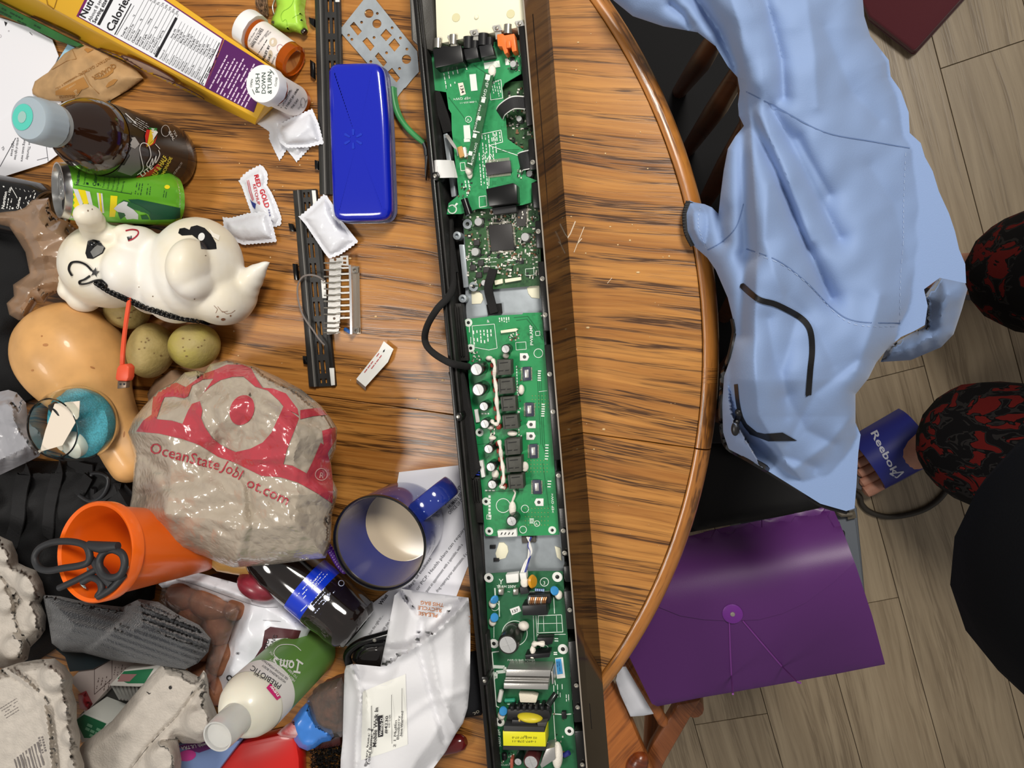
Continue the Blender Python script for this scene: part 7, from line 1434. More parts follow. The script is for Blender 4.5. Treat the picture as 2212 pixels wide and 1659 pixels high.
# ------------------------------------------------------------------ glass jar with blue sand
jr = thing('glass_jar', 'clear round glass jar holding blue sand and small things, beside the squash neck', 'jar', T(235, 890))
JH = .060; jc = T(112, 926, JH + .07); JA = Vector((jc.x, jc.y, TZ + .07))
M_glass = mat('glass', (240, 246, 242), .03, trans=1.0, ior=1.12, coat=.6)
MB().lathe([(0, 0), (.026, 0), (.036, .005), (.041, .018), (.0415, .030), (.038, .046), (.0325, .058), (.0318, .060), (.0305, .060), (.0312, .057), (.0365, .045), (.0398, .030), (.0393, .018), (.0345, .0065), (.025, .002), (0, .002)], JA, (0, 0, 1), 64, cap=False).build('glass', M_glass, jr, True, angle=180)
ds = MB().lathe([(0, .003), (.024, .003), (.0335, .007), (.0382, .018), (.0386, .026), (.03, .0275), (0, .027)], JA, (0, 0, 1), 40).build('blue_sand', mat('blue_sand', (92, 200, 226), .85, bump=.8, bscale=900, var=.2, vscale=600), jr, True)
sd_ = thing('tea_light', 'white round tea light with a pale leaf inside the glass jar', 'candle', JA + Vector((.0, -.012, .036)))
MB().lathe([(.014, .026), (.0145, .028), (.0145, .036), (.013, .037), (0, .037)], JA + Vector((.004, -.014, .002)), (-.15, -.3, 1), 28).build('wax', mat('wax', (240, 238, 230), .5, sub=.3), sd_, True)
MB().ball(JA + Vector((-.008, -.020, .044)), (.008, .004, .002), axes=[(.5, -.8, 0), (.8, .5, 0), (0, 0, 1)]).build('leaf', flat((226, 222, 206), .6), sd_, True)
bl = thing('ribbed_stopper', 'black ribbed stopper tilted inside the glass jar', 'lid', JA + Vector((-.005, .012, .05)))
MB().lathe([(.015, 0), (.016, .001), (.016, .008), (.0145, .009), (0, .009)], JA + Vector((-.004, .013, .037)), (-.5, -.5, .75), 36, rfun=lambda a, t: 1 + .02 * math.sin(a * 36)).build('shell', flat((24, 24, 26), .4), bl, True, angle=40)
cd = flatbox('paper_card', [(118, 872), (172, 866), (170, 900), (135, 962), (86, 976), (98, 930)], .123, mat('card_cream', (226, 214, 198), .7), None, .1224); tag(cd, 'cream paper card sticking out of the glass jar', 'card')
g1, g2 = crumple(41, 14, 66), waves(42, 4, 60, 140)
M_gb = film(mat('grey_film', (156, 156, 162), .28, coat=.4), 30, 80, .12)
bag('grey_bag', 'crumpled shiny grey plastic bag at the left edge beside the glass jar', 'bag', [(-120, 850), (0, 846), (18, 842), (36, 848), (56, 870), (60, 900), (68, 920), (85, 935), (92, 965), (85, 985), (60, 998), (0, 1026), (-120, 1060)], lambda x, y, d: .085 + .025 * np.clip(d / 30, 0, 1) + np.clip(d / 20, 0, 1) * (.007 * g1(x, y) + .007 * g2(x, y)), M_gb, 4, None, .03)
# ------------------------------------------------------------------ black backpack with straps
bp0 = thing('backpack', 'black backpack with webbing straps and plastic D-ring behind the orange cup', 'backpack', T(140, 1110))
M_web = mat('webbing', (32, 32, 34), .8, bump=.6, bscale=1400)
w2 = waves(51, 6, 50, 160)
bpo = puff('fabric_body', [(-120, 1000), (0, 990), (60, 1000), (130, 1000), (225, 952), (248, 958), (258, 1000), (275, 1040), (296, 1080), (420, 1100), (420, 1190), (330, 1200), (320, 1300), (200, 1340), (120, 1400), (60, 1440), (-120, 1440)], lambda x, y, d: .012 + .020 * np.clip(d / 25, 0, 1) + .012 * w2(x, y) * np.clip(d / 15, 0, 1), M_navy, bp0, 9, .0005)
def strap_on(o, pts, w, name='strap', m=None, up=.0025):
    P = catmull(pts, 5); ribbon([tuple(onm(o, p[0], p[1], up)) for p in P], w, m or M_web, bp0, name, .0018, 2)
strap_on(bpo, [(132, 1000), (124, 1040), (112, 1090), (106, 1160)], .016); strap_on(bpo, [(60, 1010), (48, 1060), (40, 1130), (20, 1200)], .020); strap_on(bpo, [(150, 1000), (180, 1010), (205, 1015)], .014); strap_on(bpo, [(176, 1068), (188, 1050), (200, 1026)], .013, up=.006)
strap_on(bpo, [(235, 970), (240, 1010), (268, 1050), (286, 1070)], .012, 'edge_piping'); strap_on(bpo, [(210, 1080), (240, 1060), (270, 1050)], .014)
dz = onm(bpo, 205, 1050).z - TZ + .010
MB().tube([tuple(p) for p in catmull([tuple(T(a, b, dz)) for a, b in [(171, 1070), (186, 1080), (200, 1083), (220, 1072), (232, 1052), (234, 1034), (222, 1024), (202, 1022), (198, 1027)]], 5)], .0026, 10).build('ring', flat((40, 41, 44), .35), bp0, True)
MB().tube([T(203, 1054, dz), T(202, 1080, dz - .003), T(200, 1096, dz - .008)], .0035, 8).build('buckle', flat((26, 26, 28), .4), bp0, True)
# ------------------------------------------------------------------ orange cup with scissors
oc = thing('orange_cup', 'orange plastic cup lying tilted with black scissors inside', 'cup', T(420, 1170))
M_oc = mat('orange_plastic', (240, 104, 20), .3, coat=.3, sub=.05)
Ab = T(440, 1170, .036); At = along(Ab, 203, 1192, .150); axo = At - Ab; Lo = axo.length
MB().lathe([(0, 0), (.030, 0), (.034, .004), (.0445, Lo - .016), (.0485, Lo - .014), (.0490, Lo - .002), (.0475, Lo), (.0445, Lo - .002), (.0425, Lo - .012), (.032, .006), (0, .006)], Ab, axo, 72, cap=False).build('shell', M_oc, oc, True, angle=40)
sc_ = thing('scissors', 'black-handled scissors standing in the orange cup', 'scissors', At)
M_sh = mat('scissor_grip', (38, 39, 42), .55, bump=.1, bscale=900); ao = axo.normalized()
def sp_(px, py, up=.002):            # a point a little in front of the cup's mouth
    o0 = Vector((0, 0, CH)); d = (W(px, py, 0) - o0).normalized(); t = (At + ao * up - o0).dot(ao) / d.dot(ao); return o0 + d * t
c = lambda x, y: (x / 3.137, 1130 + y / 3.137)
MB().tube([tuple(p) for p in catmull([tuple(sp_(*c(*p), .010)) for p in [(606, 205), (575, 150), (480, 125), (360, 130), (270, 170), (236, 235), (262, 300), (330, 322), (430, 305), (540, 288), (600, 262)]], 5, True)], .0034, 10, closed=True).build('handle_loop', M_sh, sc_, True)
MB().tube([tuple(p) for p in catmull([tuple(sp_(*c(*p), .007)) for p in [(672, 270), (700, 205), (760, 180), (826, 208), (845, 275), (820, 345), (760, 370), (700, 345)]], 5, True)], .0036, 10, closed=True).build('handle_loop', M_sh, sc_, True)
MB().tube([tuple(p) for p in catmull([tuple(sp_(*c(*p), .004)) for p in [(680, 300), (590, 350), (500, 395), (400, 440)]], 5)], .0032, 10).tube([tuple(p) for p in catmull([tuple(sp_(*c(*p), .003)) for p in [(560, 400), (620, 370), (675, 395), (690, 450), (665, 495), (700, 480), (770, 430), (840, 350)]], 5)], .0034, 10).build('handle_loop', M_sh, sc_, True)
MB().tube([sp_(*c(600, 150), .008), sp_(*c(700, 165), .008), sp_(*c(800, 155), .008)], [.0045, .006, .004], 10).tube([sp_(*c(620, 240), .006), sp_(*c(690, 330), .005), sp_(*c(760, 420), .004)], [.003, .005, .0045], 10).build('handle_bridge', M_sh, sc_, True)
for a, b in [((600, 330), (690, 260)), ((560, 420), (650, 480))]:
    p, q = sp_(*c(*a), -.004), sp_(*c(*b), -.05); MB().tube([p, (p + q) / 2, q], [.005, .006, .004], 6, flatten=.25).build('blade', flat((170, 184, 182), .25, metal=.8), sc_, True)
ph = thing('scrap_paper', 'pale teal paper scrap deep inside the orange cup', 'paper', At - ao * .05)
p4 = [At - ao * .045 + (sp_(*c(*p)) - At) * .8 for p in [(520, 430), (560, 390), (840, 200), (850, 290), (690, 490), (620, 510)]]
MB().prism(p4, 0, bot=[p - ao * .0006 for p in p4]).build('sheet', flat((150, 184, 178), .7), ph)
# ------------------------------------------------------------------ knit hat
M_kn = mat('knit_grey', (44, 47, 53), .95, sheen=.4, var=.2, vscale=420, bump=1.0, bscale=520)
hatc = [(92, 1285), (130, 1288), (200, 1304), (265, 1311), (300, 1294), (342, 1300), (382, 1326), (430, 1350), (456, 1380), (450, 1408), (428, 1432), (400, 1446), (330, 1436), (240, 1426), (180, 1410), (135, 1408), (112, 1390), (104, 1340)]
fold = [(300, 1294), (280, 1325), (255, 1350), (225, 1375), (190, 1405)]
def hz(x, y, d):
    q = (y - 1290) * .93 - (x - 95) * .34
    z = .078 + .040 * np.clip(d / 55, 0, 1) ** .55
    s = (x - np.interp(y, [p[1] for p in fold], [p[0] for p in fold]))
    z = z + .010 / (1 + np.exp(-s / 3.5))
    cuff = s > 0
    return z + np.clip(d / 8, 0, 1) * np.where(cuff, 0.0015 * np.sin(q / 2.1), .0010 * np.sin((q + .12 * (x - 200)) / 3.2))
ht_ = puff('knit_hat', hatc, hz, M_kn, None, 3.6, None, .018); tag(ht_, 'dark grey ribbed knit hat between orange cup and egg carton', 'hat')
# ------------------------------------------------------------------ egg cartons
M_egg = mat('moulded_pulp', (196, 188, 178), .85, bump=.5, bscale=420, var=.06, vscale=90); M_gap = flat((34, 32, 32), .9)
e1, e2 = waves(71, 8, 20, 80), crumple(72, 18, 60)
def carton(name, label, poly, bumps, h0, h1, seed, groove=None, step=5, ridge=None, thick=.03):
    w = waves(seed, 8, 20, 90); w_2 = crumple(seed + 1, 16, 60)
    def zf(x, y, d):
        z = h0 + (h1 - h0) * np.clip(d / 22, 0, 1) ** .7 + np.clip(d / 9, 0, 1) * (.0014 * w(x, y) + .0004 * w_2(x, y))
        for (bx, by, r, hh_) in bumps:
            q = np.hypot(x - bx, y - by) / r; k = np.clip((1.02 - q) / .55, 0, 1); z = z + 1.0 * hh_ * k * k * (3 - 2 * k) * np.clip(d / 14, 0, 1)
        if groove is not None: z = z - .005 * np.exp(-(seg_dist(x, y, groove, False) / 4.2) ** 2)
        if ridge is not None: z = z + .008 * np.exp(-(seg_dist(x, y, ridge, False) / 7) ** 2)
        return z
    t = thing(name, label, 'carton', T(*np.mean(poly, 0), .02)); o = puff('pulp_shell', poly, zf, M_egg, t, step, None, thick); return t, o
G1 = [(0, 1240), (20, 1265), (30, 1300), (36, 1340), (44, 1366)]
tA, oA = carton('egg_carton', 'grey pulp egg carton at the left edge beside the black backpack', [(-110, 1150), (0, 1158), (26, 1170), (38, 1198), (40, 1216), (56, 1224), (78, 1232), (92, 1258), (98, 1285), (88, 1302), (100, 1330), (98, 1360), (86, 1378), (66, 1398), (60, 1424), (42, 1436), (16, 1444), (-110, 1440)], [(8, 1195, 30, .018), (66, 1262, 38, .022), (12, 1300, 32, .014), (80, 1340, 26, .014), (30, 1400, 36, .020)], .075, .098, 81, G1)
G2 = [(0, 1444), (40, 1470), (80, 1500), (106, 1536), (114, 1580), (122, 1620), (126, 1680)]
tB, oB = carton('egg_carton', 'grey pulp egg carton with printed barcode at the bottom left corner', [(-110, 1430), (0, 1446), (40, 1432), (80, 1425), (118, 1422), (140, 1438), (158, 1462), (156, 1490), (166, 1520), (166, 1556), (174, 1590), (172, 1620), (182, 1650), (184, 1720), (-110, 1720)], [(118, 1462, 40, .022), (146, 1530, 30, .020), (154, 1590, 26, .018), (168, 1650, 24, .016)], .125, .150, 91, G2, ridge=[(8, 1440), (60, 1478), (96, 1520), (106, 1600), (112, 1690)])
decal('print', [[(30 + k * 6.1, 1640 - k * 4.6), (30 + k * 6.1 + (2 + k * 7 % 3), 1639 - k * 4.6), (44 + k * 6.1 + (2 + k * 7 % 3), 1690 - k * 4.6), (44 + k * 6.1, 1690 - k * 4.6)] for k in range(9)] + greek(86, 1592, 76, 46, 2, -7, 4, 3, .9, (2, 5)) + greek(0, 1530, -32, 44, 5, 6, 1.6, 6, .8, (2, 6)), flat((116, 110, 108), .9), oB, tB, .0006)
G3 = [(455, 1468), (420, 1500), (385, 1545), (340, 1590), (310, 1625), (280, 1665)]
tC, oC = carton('egg_carton', 'torn pale pulp egg carton between the knit hat and the shampoo bottle', [(352, 1433), (400, 1446), (430, 1462), (440, 1448), (446, 1456), (450, 1475), (452, 1500), (470, 1545), (466, 1580), (448, 1600), (430, 1606), (394, 1606), (384, 1596), (392, 1640), (388, 1720), (190, 1720), (166, 1624), (180, 1605), (240, 1560), (290, 1500), (330, 1455)], [(430, 1560, 42, .020), (352, 1640, 44, .020), (448, 1520, 26, .010)], .080, .100, 95, G3, 4.5, thick=.008)
decal('tear', [[(432, 1474), (438, 1466), (434, 1480), (416, 1496), (410, 1503), (414, 1494)], circ(368, 1485, 3.5, 10, 4), [(316, 1494), (326, 1497), (322, 1500)]] + poly_line(G3, 1.2), flat((44, 42, 42), .9), oC, tC, .0008)
# printed packages round the open carton
gl = thing('label_box', 'white box with green and red label panels tucked under the pale torn carton', 'box', T(290, 1480, .04))
lo_ = flatbox('box_body', [(236, 1480), (268, 1448), (355, 1434), (338, 1476), (300, 1484), (240, 1482)], .070, flat((206, 204, 198), .6), gl, .047, .001)
decal('green_panel', [[(268, 1450), (332, 1444), (312, 1476), (276, 1476), (262, 1470), (254, 1466)]], flat((34, 112, 74), .5), lo_, gl); decal('red_panel', [[(333, 1444), (346, 1444), (326, 1478), (303, 1476)]], flat((168, 62, 58), .5), lo_, gl, .0005); decal('pink_panel', [[(262, 1456), (296, 1456), (280, 1472), (254, 1472)]], flat((150, 110, 110), .5), lo_, gl, .0006)
l2 = flatbox('box_body', [(160, 1556), (180, 1540), (236, 1562), (210, 1600), (176, 1604)], .068, flat((190, 192, 186), .6), gl, .02, .001)
decal('green_panel', [[(164, 1556), (182, 1543), (230, 1563), (208, 1594), (182, 1594)]], flat((30, 100, 66), .5), l2, gl); decal('pale_panel', greek(190, 1562, 25, 34, 3, 9, 6, 2, .8, (6, 12)), flat((110, 160, 130), .5), l2, gl, .0006)
ribs = MB()
for k in range(8): ribs.prism([T(238 + k * 9, 1478 + k * .5, .062), T(243 + k * 9, 1478 + k * .5, .062), T(262 + k * 7, 1512 + k * 1.0, .05), T(257 + k * 7, 1512 + k * 1.0, .055)], TZ + .047)
ribs.build('clear_ribs', flat((150, 150, 146), .4), gl, kind='stuff')
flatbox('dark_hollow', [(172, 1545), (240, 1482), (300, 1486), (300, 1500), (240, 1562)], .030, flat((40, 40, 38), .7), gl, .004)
nb = thing('medicine_box', 'dim white carton with ruled drug facts panel under the knit hat', 'box', T(235, 1450, .03))
no_ = flatbox('carton', [(150, 1470), (180, 1440), (262, 1408), (330, 1418), (262, 1455), (182, 1545), (176, 1500)], .045, flat((176, 164, 160), .6), nb, .002, .001)
decal('facts_panel', poly_line([(204, 1446), (242, 1424), (242, 1466), (204, 1500)], 1, True) + poly_line([(242, 1424), (300, 1408)], 1) + greek(208, 1488, -78, 34, 4, 8, 1.4, 4, .9, (2, 6)) + greek(246, 1458, -80, 26, 5, 7, 1.2, 7, .9, (2, 6)), flat((60, 40, 40), .6), no_, nb)
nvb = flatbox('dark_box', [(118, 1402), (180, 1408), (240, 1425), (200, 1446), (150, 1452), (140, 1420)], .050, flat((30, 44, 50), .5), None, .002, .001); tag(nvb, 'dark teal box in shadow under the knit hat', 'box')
rp = puff('red_wrapper', [(168, 1500), (186, 1492), (200, 1520), (190, 1536), (172, 1530)], lambda x, y, d: .046 + .01 * np.clip(d / 10, 0, 1), flat((150, 34, 44), .4), None, 6, None, .006); tag(rp, 'small red and white wrapper between two pulp cartons', 'wrapper')
pk = flatbox('purple_package', [(380, 1610), (470, 1585), (480, 1605), (520, 1600), (430, 1720), (384, 1720)], .030, mat('lilac_film', (130, 154, 206), .35), None, .002, .002); tag(pk, 'purple, pink and blue printed package under the shampoo bottle neck', 'package')
decal('purple_band', [[(384, 1612), (468, 1588), (470, 1612), (430, 1626), (390, 1616)]], flat((110, 44, 112), .4), pk, pk); decal('pink_blob', [circ(404, 1632, 20, 18, 12, -10)], flat((206, 62, 150), .4), pk, pk, .0006, 6); decal('lettering', [txt('with ULTRA', 446, 1604, 11, 171, 56, .01)], M_white, pk, pk, .0008)
# ------------------------------------------------------------------ potato sack
sk = thing('potato_sack', 'white and clear plastic sack of brown potatoes behind the green shampoo bottle', 'sack', T(480, 1360))
M_swp = mat('russet_skin', (146, 92, 62), .6, var=.2, vscale=50, bump=.3, bscale=260)
for k, (x, y, rx, ry, a) in enumerate([(398, 1284, 30, 30, 0), (458, 1302, 42, 28, 20), (416, 1330, 30, 24, 0), (478, 1352, 36, 28, 60), (452, 1392, 30, 28, 0), (486, 1416, 28, 38, 20), (450, 1446, 30, 26, 0), (478, 1484, 28, 30, 0), (520, 1310, 24, 22, 0)]):
    potato_ = thing('russet_potato', ['upper left', 'uppermost broad', 'small inner', 'middle', 'hat-side', 'tall', 'lower left', 'lowest', 'film-edge'][k] + ' brown potato seen through the clear window of the white sack', 'potato', T(x, y, .01), 'potatoes in the sack')
    s_ = pxr(x, y, .03); an = math.radians(a); MB().ball(T(x, y, .03), (rx * s_, ry * s_, .026), 24, 16, [(math.cos(an), -math.sin(an), 0), (math.sin(an), math.cos(an), 0), (0, 0, 1)]).build('skin', M_swp, potato_, True)
MB().ball(T(500, 1390, .012), (.07, .09, .011)).build('sack_liner', flat((70, 34, 30), .7), sk, True)
s1w, s2w = crumple(101, 20, 70), waves(102, 5, 50, 160)
wsk = puff('white_film', [(342, 1262), (372, 1240), (392, 1231), (440, 1240), (520, 1262), (580, 1285), (640, 1320), (672, 1356), (640, 1420), (590, 1480), (520, 1500), (500, 1560), (462, 1500), (470, 1450), (520, 1310), (480, 1296), (440, 1280), (400, 1266), (350, 1270)], lambda x, y, d: .036 + .014 * np.clip(d / 26, 0, 1) + np.clip(d / 8, 0, 1) * (.0030 * s1w(x, y) + .005 * s2w(x, y)), film(mat('white_sack', (226, 228, 236), .3, coat=.3), 26, 80, .1), sk, 6, None, .003)
puff('clear_window', [(350, 1270), (400, 1266), (440, 1280), (480, 1296), (520, 1310), (470, 1450), (462, 1500), (440, 1460), (452, 1400), (430, 1350), (380, 1326), (342, 1300)], lambda x, y, d: .060 + .010 * np.clip(d / 20, 0, 1) + np.clip(d / 8, 0, 1) * .003 * s1w(x, y), film(mat('clear_film', (240, 236, 232), .12, trans=.96, ior=1.05, coat=.5), 26, 80, .2), sk, 7, None, .0008)
decal('dark_panel', [[(572, 1362), (584, 1354), (650, 1362), (640, 1390), (560, 1440), (548, 1424), (566, 1396)]], flat((74, 28, 34), .5), wsk, sk, .0006, 6); decal('name_plate', [[(580, 1380), (622, 1378), (614, 1396), (570, 1410)]], flat((214, 214, 220), .5), wsk, sk, .0010, 6); decal('lettering', [txt('GU', 576, 1404, 12, -72, 22, .01), txt('TANG', 588, 1404, 12, -70, 32, .01), txt('8', 517, 1414, 10, -84)] + ring(496, 1464, 5, 3) + [circ(496, 1476, 5, 12), [(512, 1466), (526, 1462), (514, 1472)]], M_ink, wsk, sk, .0014); decal('film_line', poly_line([(440, 1330), (520, 1336), (600, 1342), (640, 1346)], .8) + poly_line(catmull([(360, 1248), (420, 1262), (500, 1290), (560, 1310), (600, 1312)], 4), .9), flat((120, 120, 126), .6), wsk, sk, .0008)
on = thing('red_onion', 'dark red onion half hidden between the white sack and the printed bag', 'onion', T(555, 1262))
MB().ball(T(560, 1264, .05), (.026, .016, .020), axes=[(.9, -.3, 0), (.3, .9, 0), (0, 0, 1)]).build('skin', mat('onion_skin', (142, 42, 58), .35, var=.2, vscale=60, coat=.2), on, True)
tw_ = crumple(111, 20, 60); tt_ = puff('tortilla_pack', [(440, 1190), (520, 1205), (575, 1215), (572, 1236), (540, 1246), (500, 1240), (468, 1234), (446, 1215)], lambda x, y, d: .055 + .008 * np.clip(d / 10, 0, 1) + .001 * tw_(x, y), mat('amber_wrap', (196, 150, 84), .3, coat=.3), None, 6, None, .01); tag(tt_, 'golden brown wrapped food under the lower edge of the printed bag', 'food')
# ------------------------------------------------------------------ shampoo bottle
sh = thing('shampoo_bottle', 'upright shampoo bottle with frosted shoulder and green label', 'bottle', T(700, 1400))
SH = .190; cs = T(470, 1591, SH); SA = Vector((cs.x, cs.y, TZ + .0004))
M_fr = mat('frosted_pe', (226, 222, 206), .38, sub=.35, coat=.15); M_grn = mat('green_label', (96, 138, 66), .38, coat=.1)
sbo = MB().lathe([(.024, 0), (.031, .002), (.0335, .008), (.0335, .124), (.0330, .132), (.0308, .141), (.0265, .149), (.0205, .155), (.0165, .158), (0, .158)], SA, (0, 0, 1), 64).build('body', M_fr, sh, True, angle=180)
lbl = MB().lathe([(.0337, .006), (.0338, .1035)], SA, (0, 0, 1), 90, cap=False).build('green_label', M_grn, sh, True)
lb2 = MB().lathe([(.0338, .1035), (.0338, .1285)], SA, (0, 0, 1), 90, cap=False).build('white_label', mat('white_label', (224, 220, 216), .4), sh, True)
MB().lathe([(.0150, .154), (.0162, .158), (.0158, .182), (.0150, .190), (.0135, .190), (.0128, .187), (0, .187)], SA, (0, 0, 1), 48).build('cap', mat('clear_cap', (228, 228, 226), .2, trans=.45, ior=1.2), sh, True, angle=40)
lt_ = [lbl, lb2, sbo]
decal('lettering', [txt("Tom's", 652, 1432, 34, 190, 62, .02), txt('HELPS SUPPORT BODY', 638, 1470, 8, 222, 72, .01), txt('TO KEEP SKIN IN HEALTH', 643, 1463, 7, 224, 80, .01)] + poly_line(catmull([(632, 1427), (612, 1428), (596, 1420), (592, 1408), (606, 1394), (634, 1394), (650, 1406)], 4), 1.5) + [line(640, 1425, 654, 1435, 4)], flat((226, 226, 220), .45), lt_, sh, .0008)
decal('lettering', [txt('PREBIOTIC', 609, 1480, 17, 214, 76, .005), txt('MOISTURIZING BODY', 618, 1472, 7, 216, 62), txt('GEL DOUCHE HYDRATANT', 623, 1466, 7, 218, 70), txt('NATURAL', 575, 1466, 7, 205, 30)], flat((50, 52, 54), .5), lt_, sh, .0008)
decal('pink_tag', [[(575, 1486), (584, 1476), (607, 1506), (598, 1513)]], flat((196, 34, 108), .45), lt_, sh, .0006, 5); decal('tag_lettering', [txt('new', 603, 1503, 10, 233, 28, .02)], M_white, lt_, sh, .0012)
decal('fine_print', greek(672, 1506, -78, 26, 2, 4, 1, 3, .9, (2, 5)) + greek(700, 1480, -74, 30, 3, 4, 1, 5, .9, (2, 5)) + poly_line(catmull([(686, 1470), (687, 1482), (683, 1496)], 3), .8) + greek(716, 1462, -70, 24, 2, 4, .9, 7, .9, (2, 5)), flat((190, 210, 170), .5), lt_, sh, .0007); decal('fine_print', greek(628, 1546, -66, 26, 3, 4, 1, 6, .9, (2, 6)), M_ink, lt_, sh, .0007)
# ------------------------------------------------------------------ cola-type bottle lying down
cb_ = thing('soda_bottle', 'dark soda bottle with bright blue label lying beside the blue mug', 'bottle', T(700, 1290))
A = T(583, 1196, .044); Bv = T(775, 1358, .042); Lb = (Bv - A).length
M_cola = mat('cola_pet', (30, 22, 20), .08, trans=.3, spec=.6, coat=.8); pet = lambda a, t: 1 - (.055 * max(0, math.cos(5 * a)) ** 2 if t > Lb - .024 else .012 * abs(math.sin(6 * a + t * 90)) if .098 < t < Lb - .02 else 0)
MB().lathe([(.012, -.06), (.0125, -.045), (.016, -.035), (.024, -.018), (.031, .0), (.0335, .018), (.0325, .024), (.0325, .072), (.034, .078), (.0335, .09), (.0325, .1), (.0335, Lb - .022), (.032, Lb - .008), (.026, Lb), (.018, Lb + .001), (.012, Lb - .006), (0, Lb - .008)], A, Bv - A, 80, rfun=pet).build('body', M_cola, cb_, True, angle=60)
l_ = (T(690, 1277, .05) - A).dot((Bv - A).normalized())
lab = MB().lathe([(.0334, l_ - .019), (.0334, l_ + .019)], A, Bv - A, 90, cap=False).build('label', mat('blue_label', (10, 52, 196), .22, coat=.6), cb_, True)
decal('label_print', greek(640, 1287, -48, 62, 3, 7, 2, 4, .8, (3, 10)) + greek(664, 1310, -48, 66, 4, 7, 1.8, 9, .8, (3, 9)) + [line(627, 1288, 674, 1236, 2), line(650, 1320, 664, 1306, 2)] + greek(672, 1260, -48, 40, 3, 6, 1.6, 12, .9, (2, 6)) + ring(737, 1260, 6, 1.5) + [txt('Water', 700, 1300, 8, -48, 24), line(700, 1222, 716, 1236, 0.1)], flat((196, 206, 236), .4), lab, cb_, .0006)
decal('barcode', [line(706 + k * 3.4, 1213 + k * 2.9, 712 + k * 3.4, 1207 + k * 2.9, 1 + (k * 5 % 3) * .6) for k in range(14)], flat((214, 220, 240), .4), lab, cb_, .0006)
MB().lathe([(.0135, -.052), (.0148, -.052), (.0148, -.066), (0, -.067)], A, Bv - A, 32).build('cap', flat((20, 60, 180), .4), cb_, True)
bd_ = thing('bead_string', 'string of shiny purple beads between the printed bag and the blue mug', 'beads', T(728, 1205, .03))
for k, p in enumerate(catmull([(708, 1180), (716, 1192), (722, 1202), (728, 1212), (735, 1222), (744, 1232)], 2)): MB().ball(T(p[0], p[1], .05), .0042, 12, 8).build('bead', flat((70, 20, 120), .15, coat=.6), bd_, True)
# ------------------------------------------------------------------ blue mug
mg = thing('coffee_mug', 'speckled blue enamel mug with black rim, half full of milky coffee', 'mug', T(895, 1110))
MH = .086; mc_ = T(820, 1172, MH); MA = Vector((mc_.x, mc_.y, TZ + .0022)); MRr = 100 * pxr(820, 1172, MH)
M_en = mat('enamel_blue', (34, 50, 132), .12, coat=.6); nt = M_en.node_tree
vo = nt.nodes.new('ShaderNodeTexVoronoi'); vo.inputs['Scale'].default_value = 130; gg = nt.nodes.new('ShaderNodeNewGeometry'); nt.links.new(gg.outputs['Position'], vo.inputs['Vector'])
mr_ = nt.nodes.new('ShaderNodeMath'); mr_.operation = 'LESS_THAN'; mr_.inputs[1].default_value = .10; nt.links.new(vo.outputs['Distance'], mr_.inputs[0]); mx_ = nt.nodes.new('ShaderNodeMix'); mx_.data_type = 'RGBA'
mx_.inputs[6].default_value = lin((34, 50, 132)); mx_.inputs[7].default_value = lin((170, 184, 226)); nt.links.new(mr_.outputs[0], mx_.inputs['Factor']); nt.links.new(mx_.outputs[2], nt.nodes['Principled BSDF'].inputs['Base Color'])
M_en2 = mat('enamel_inside', (30, 46, 128), .14, coat=.5)
r0 = MRr
MB().lathe([(0, .0), (r0 * .80, 0), (r0 * .86, .003), (r0 * .90, .012), (r0 * .95, .05), (r0 * .97, MH - .002)], MA, (0, 0, 1), 72, cap=False).build('body', M_en, mg, True, angle=60)
MB().lathe([(r0 * .955, MH - .002), (r0 * .90, .05), (r0 * .80, .022), (r0 * .74, .006), (0, .004)], MA, (0, 0, 1), 72, cap=False).build('inside', M_en2, mg, True, angle=60)
MB().lathe([(r0 * .945, MH - .006), (r0 * .975, MH - .005), (r0 * 1.0, MH - .002), (r0 * .995, MH + .0008), (r0 * .965, MH + .0014), (r0 * .945, MH - .001), (r0 * .945, MH - .006)], MA, (0, 0, 1), 72, cap=False).build('rim', flat((16, 16, 18), .2, coat=.5), mg, True)
MB().lathe([(0, .024), (r0 * .78, .024), (r0 * .805, .0242)], MA, (0, 0, 1), 64, cap=False).build('coffee', mat('milky_coffee', (212, 194, 164), .12, coat=.3), mg, True)
hd_ = (T(985, 1040, .06) - Vector((MA.x, MA.y, TZ + .06))); hd_.z = 0; hd_.normalize(); hs = Vector((-hd_.y, hd_.x, 0)); ro_ = r0 * .94
hp = catmull([tuple(MA + hd_ * (ro_ - .004) + Vector((0, 0, .070))), tuple(MA + hd_ * (ro_ + .014) + Vector((0, 0, .073))), tuple(MA + hd_ * (ro_ + .030) + Vector((0, 0, .066))), tuple(MA + hd_ * (ro_ + .034) + Vector((0, 0, .048))), tuple(MA + hd_ * (ro_ + .028) + Vector((0, 0, .027))), tuple(MA + hd_ * (ro_ - .006) + Vector((0, 0, .018)))], 6)
MB().tube(hp, .0115, 20, flatten=.30).build('handle', M_en, mg, True, angle=180)
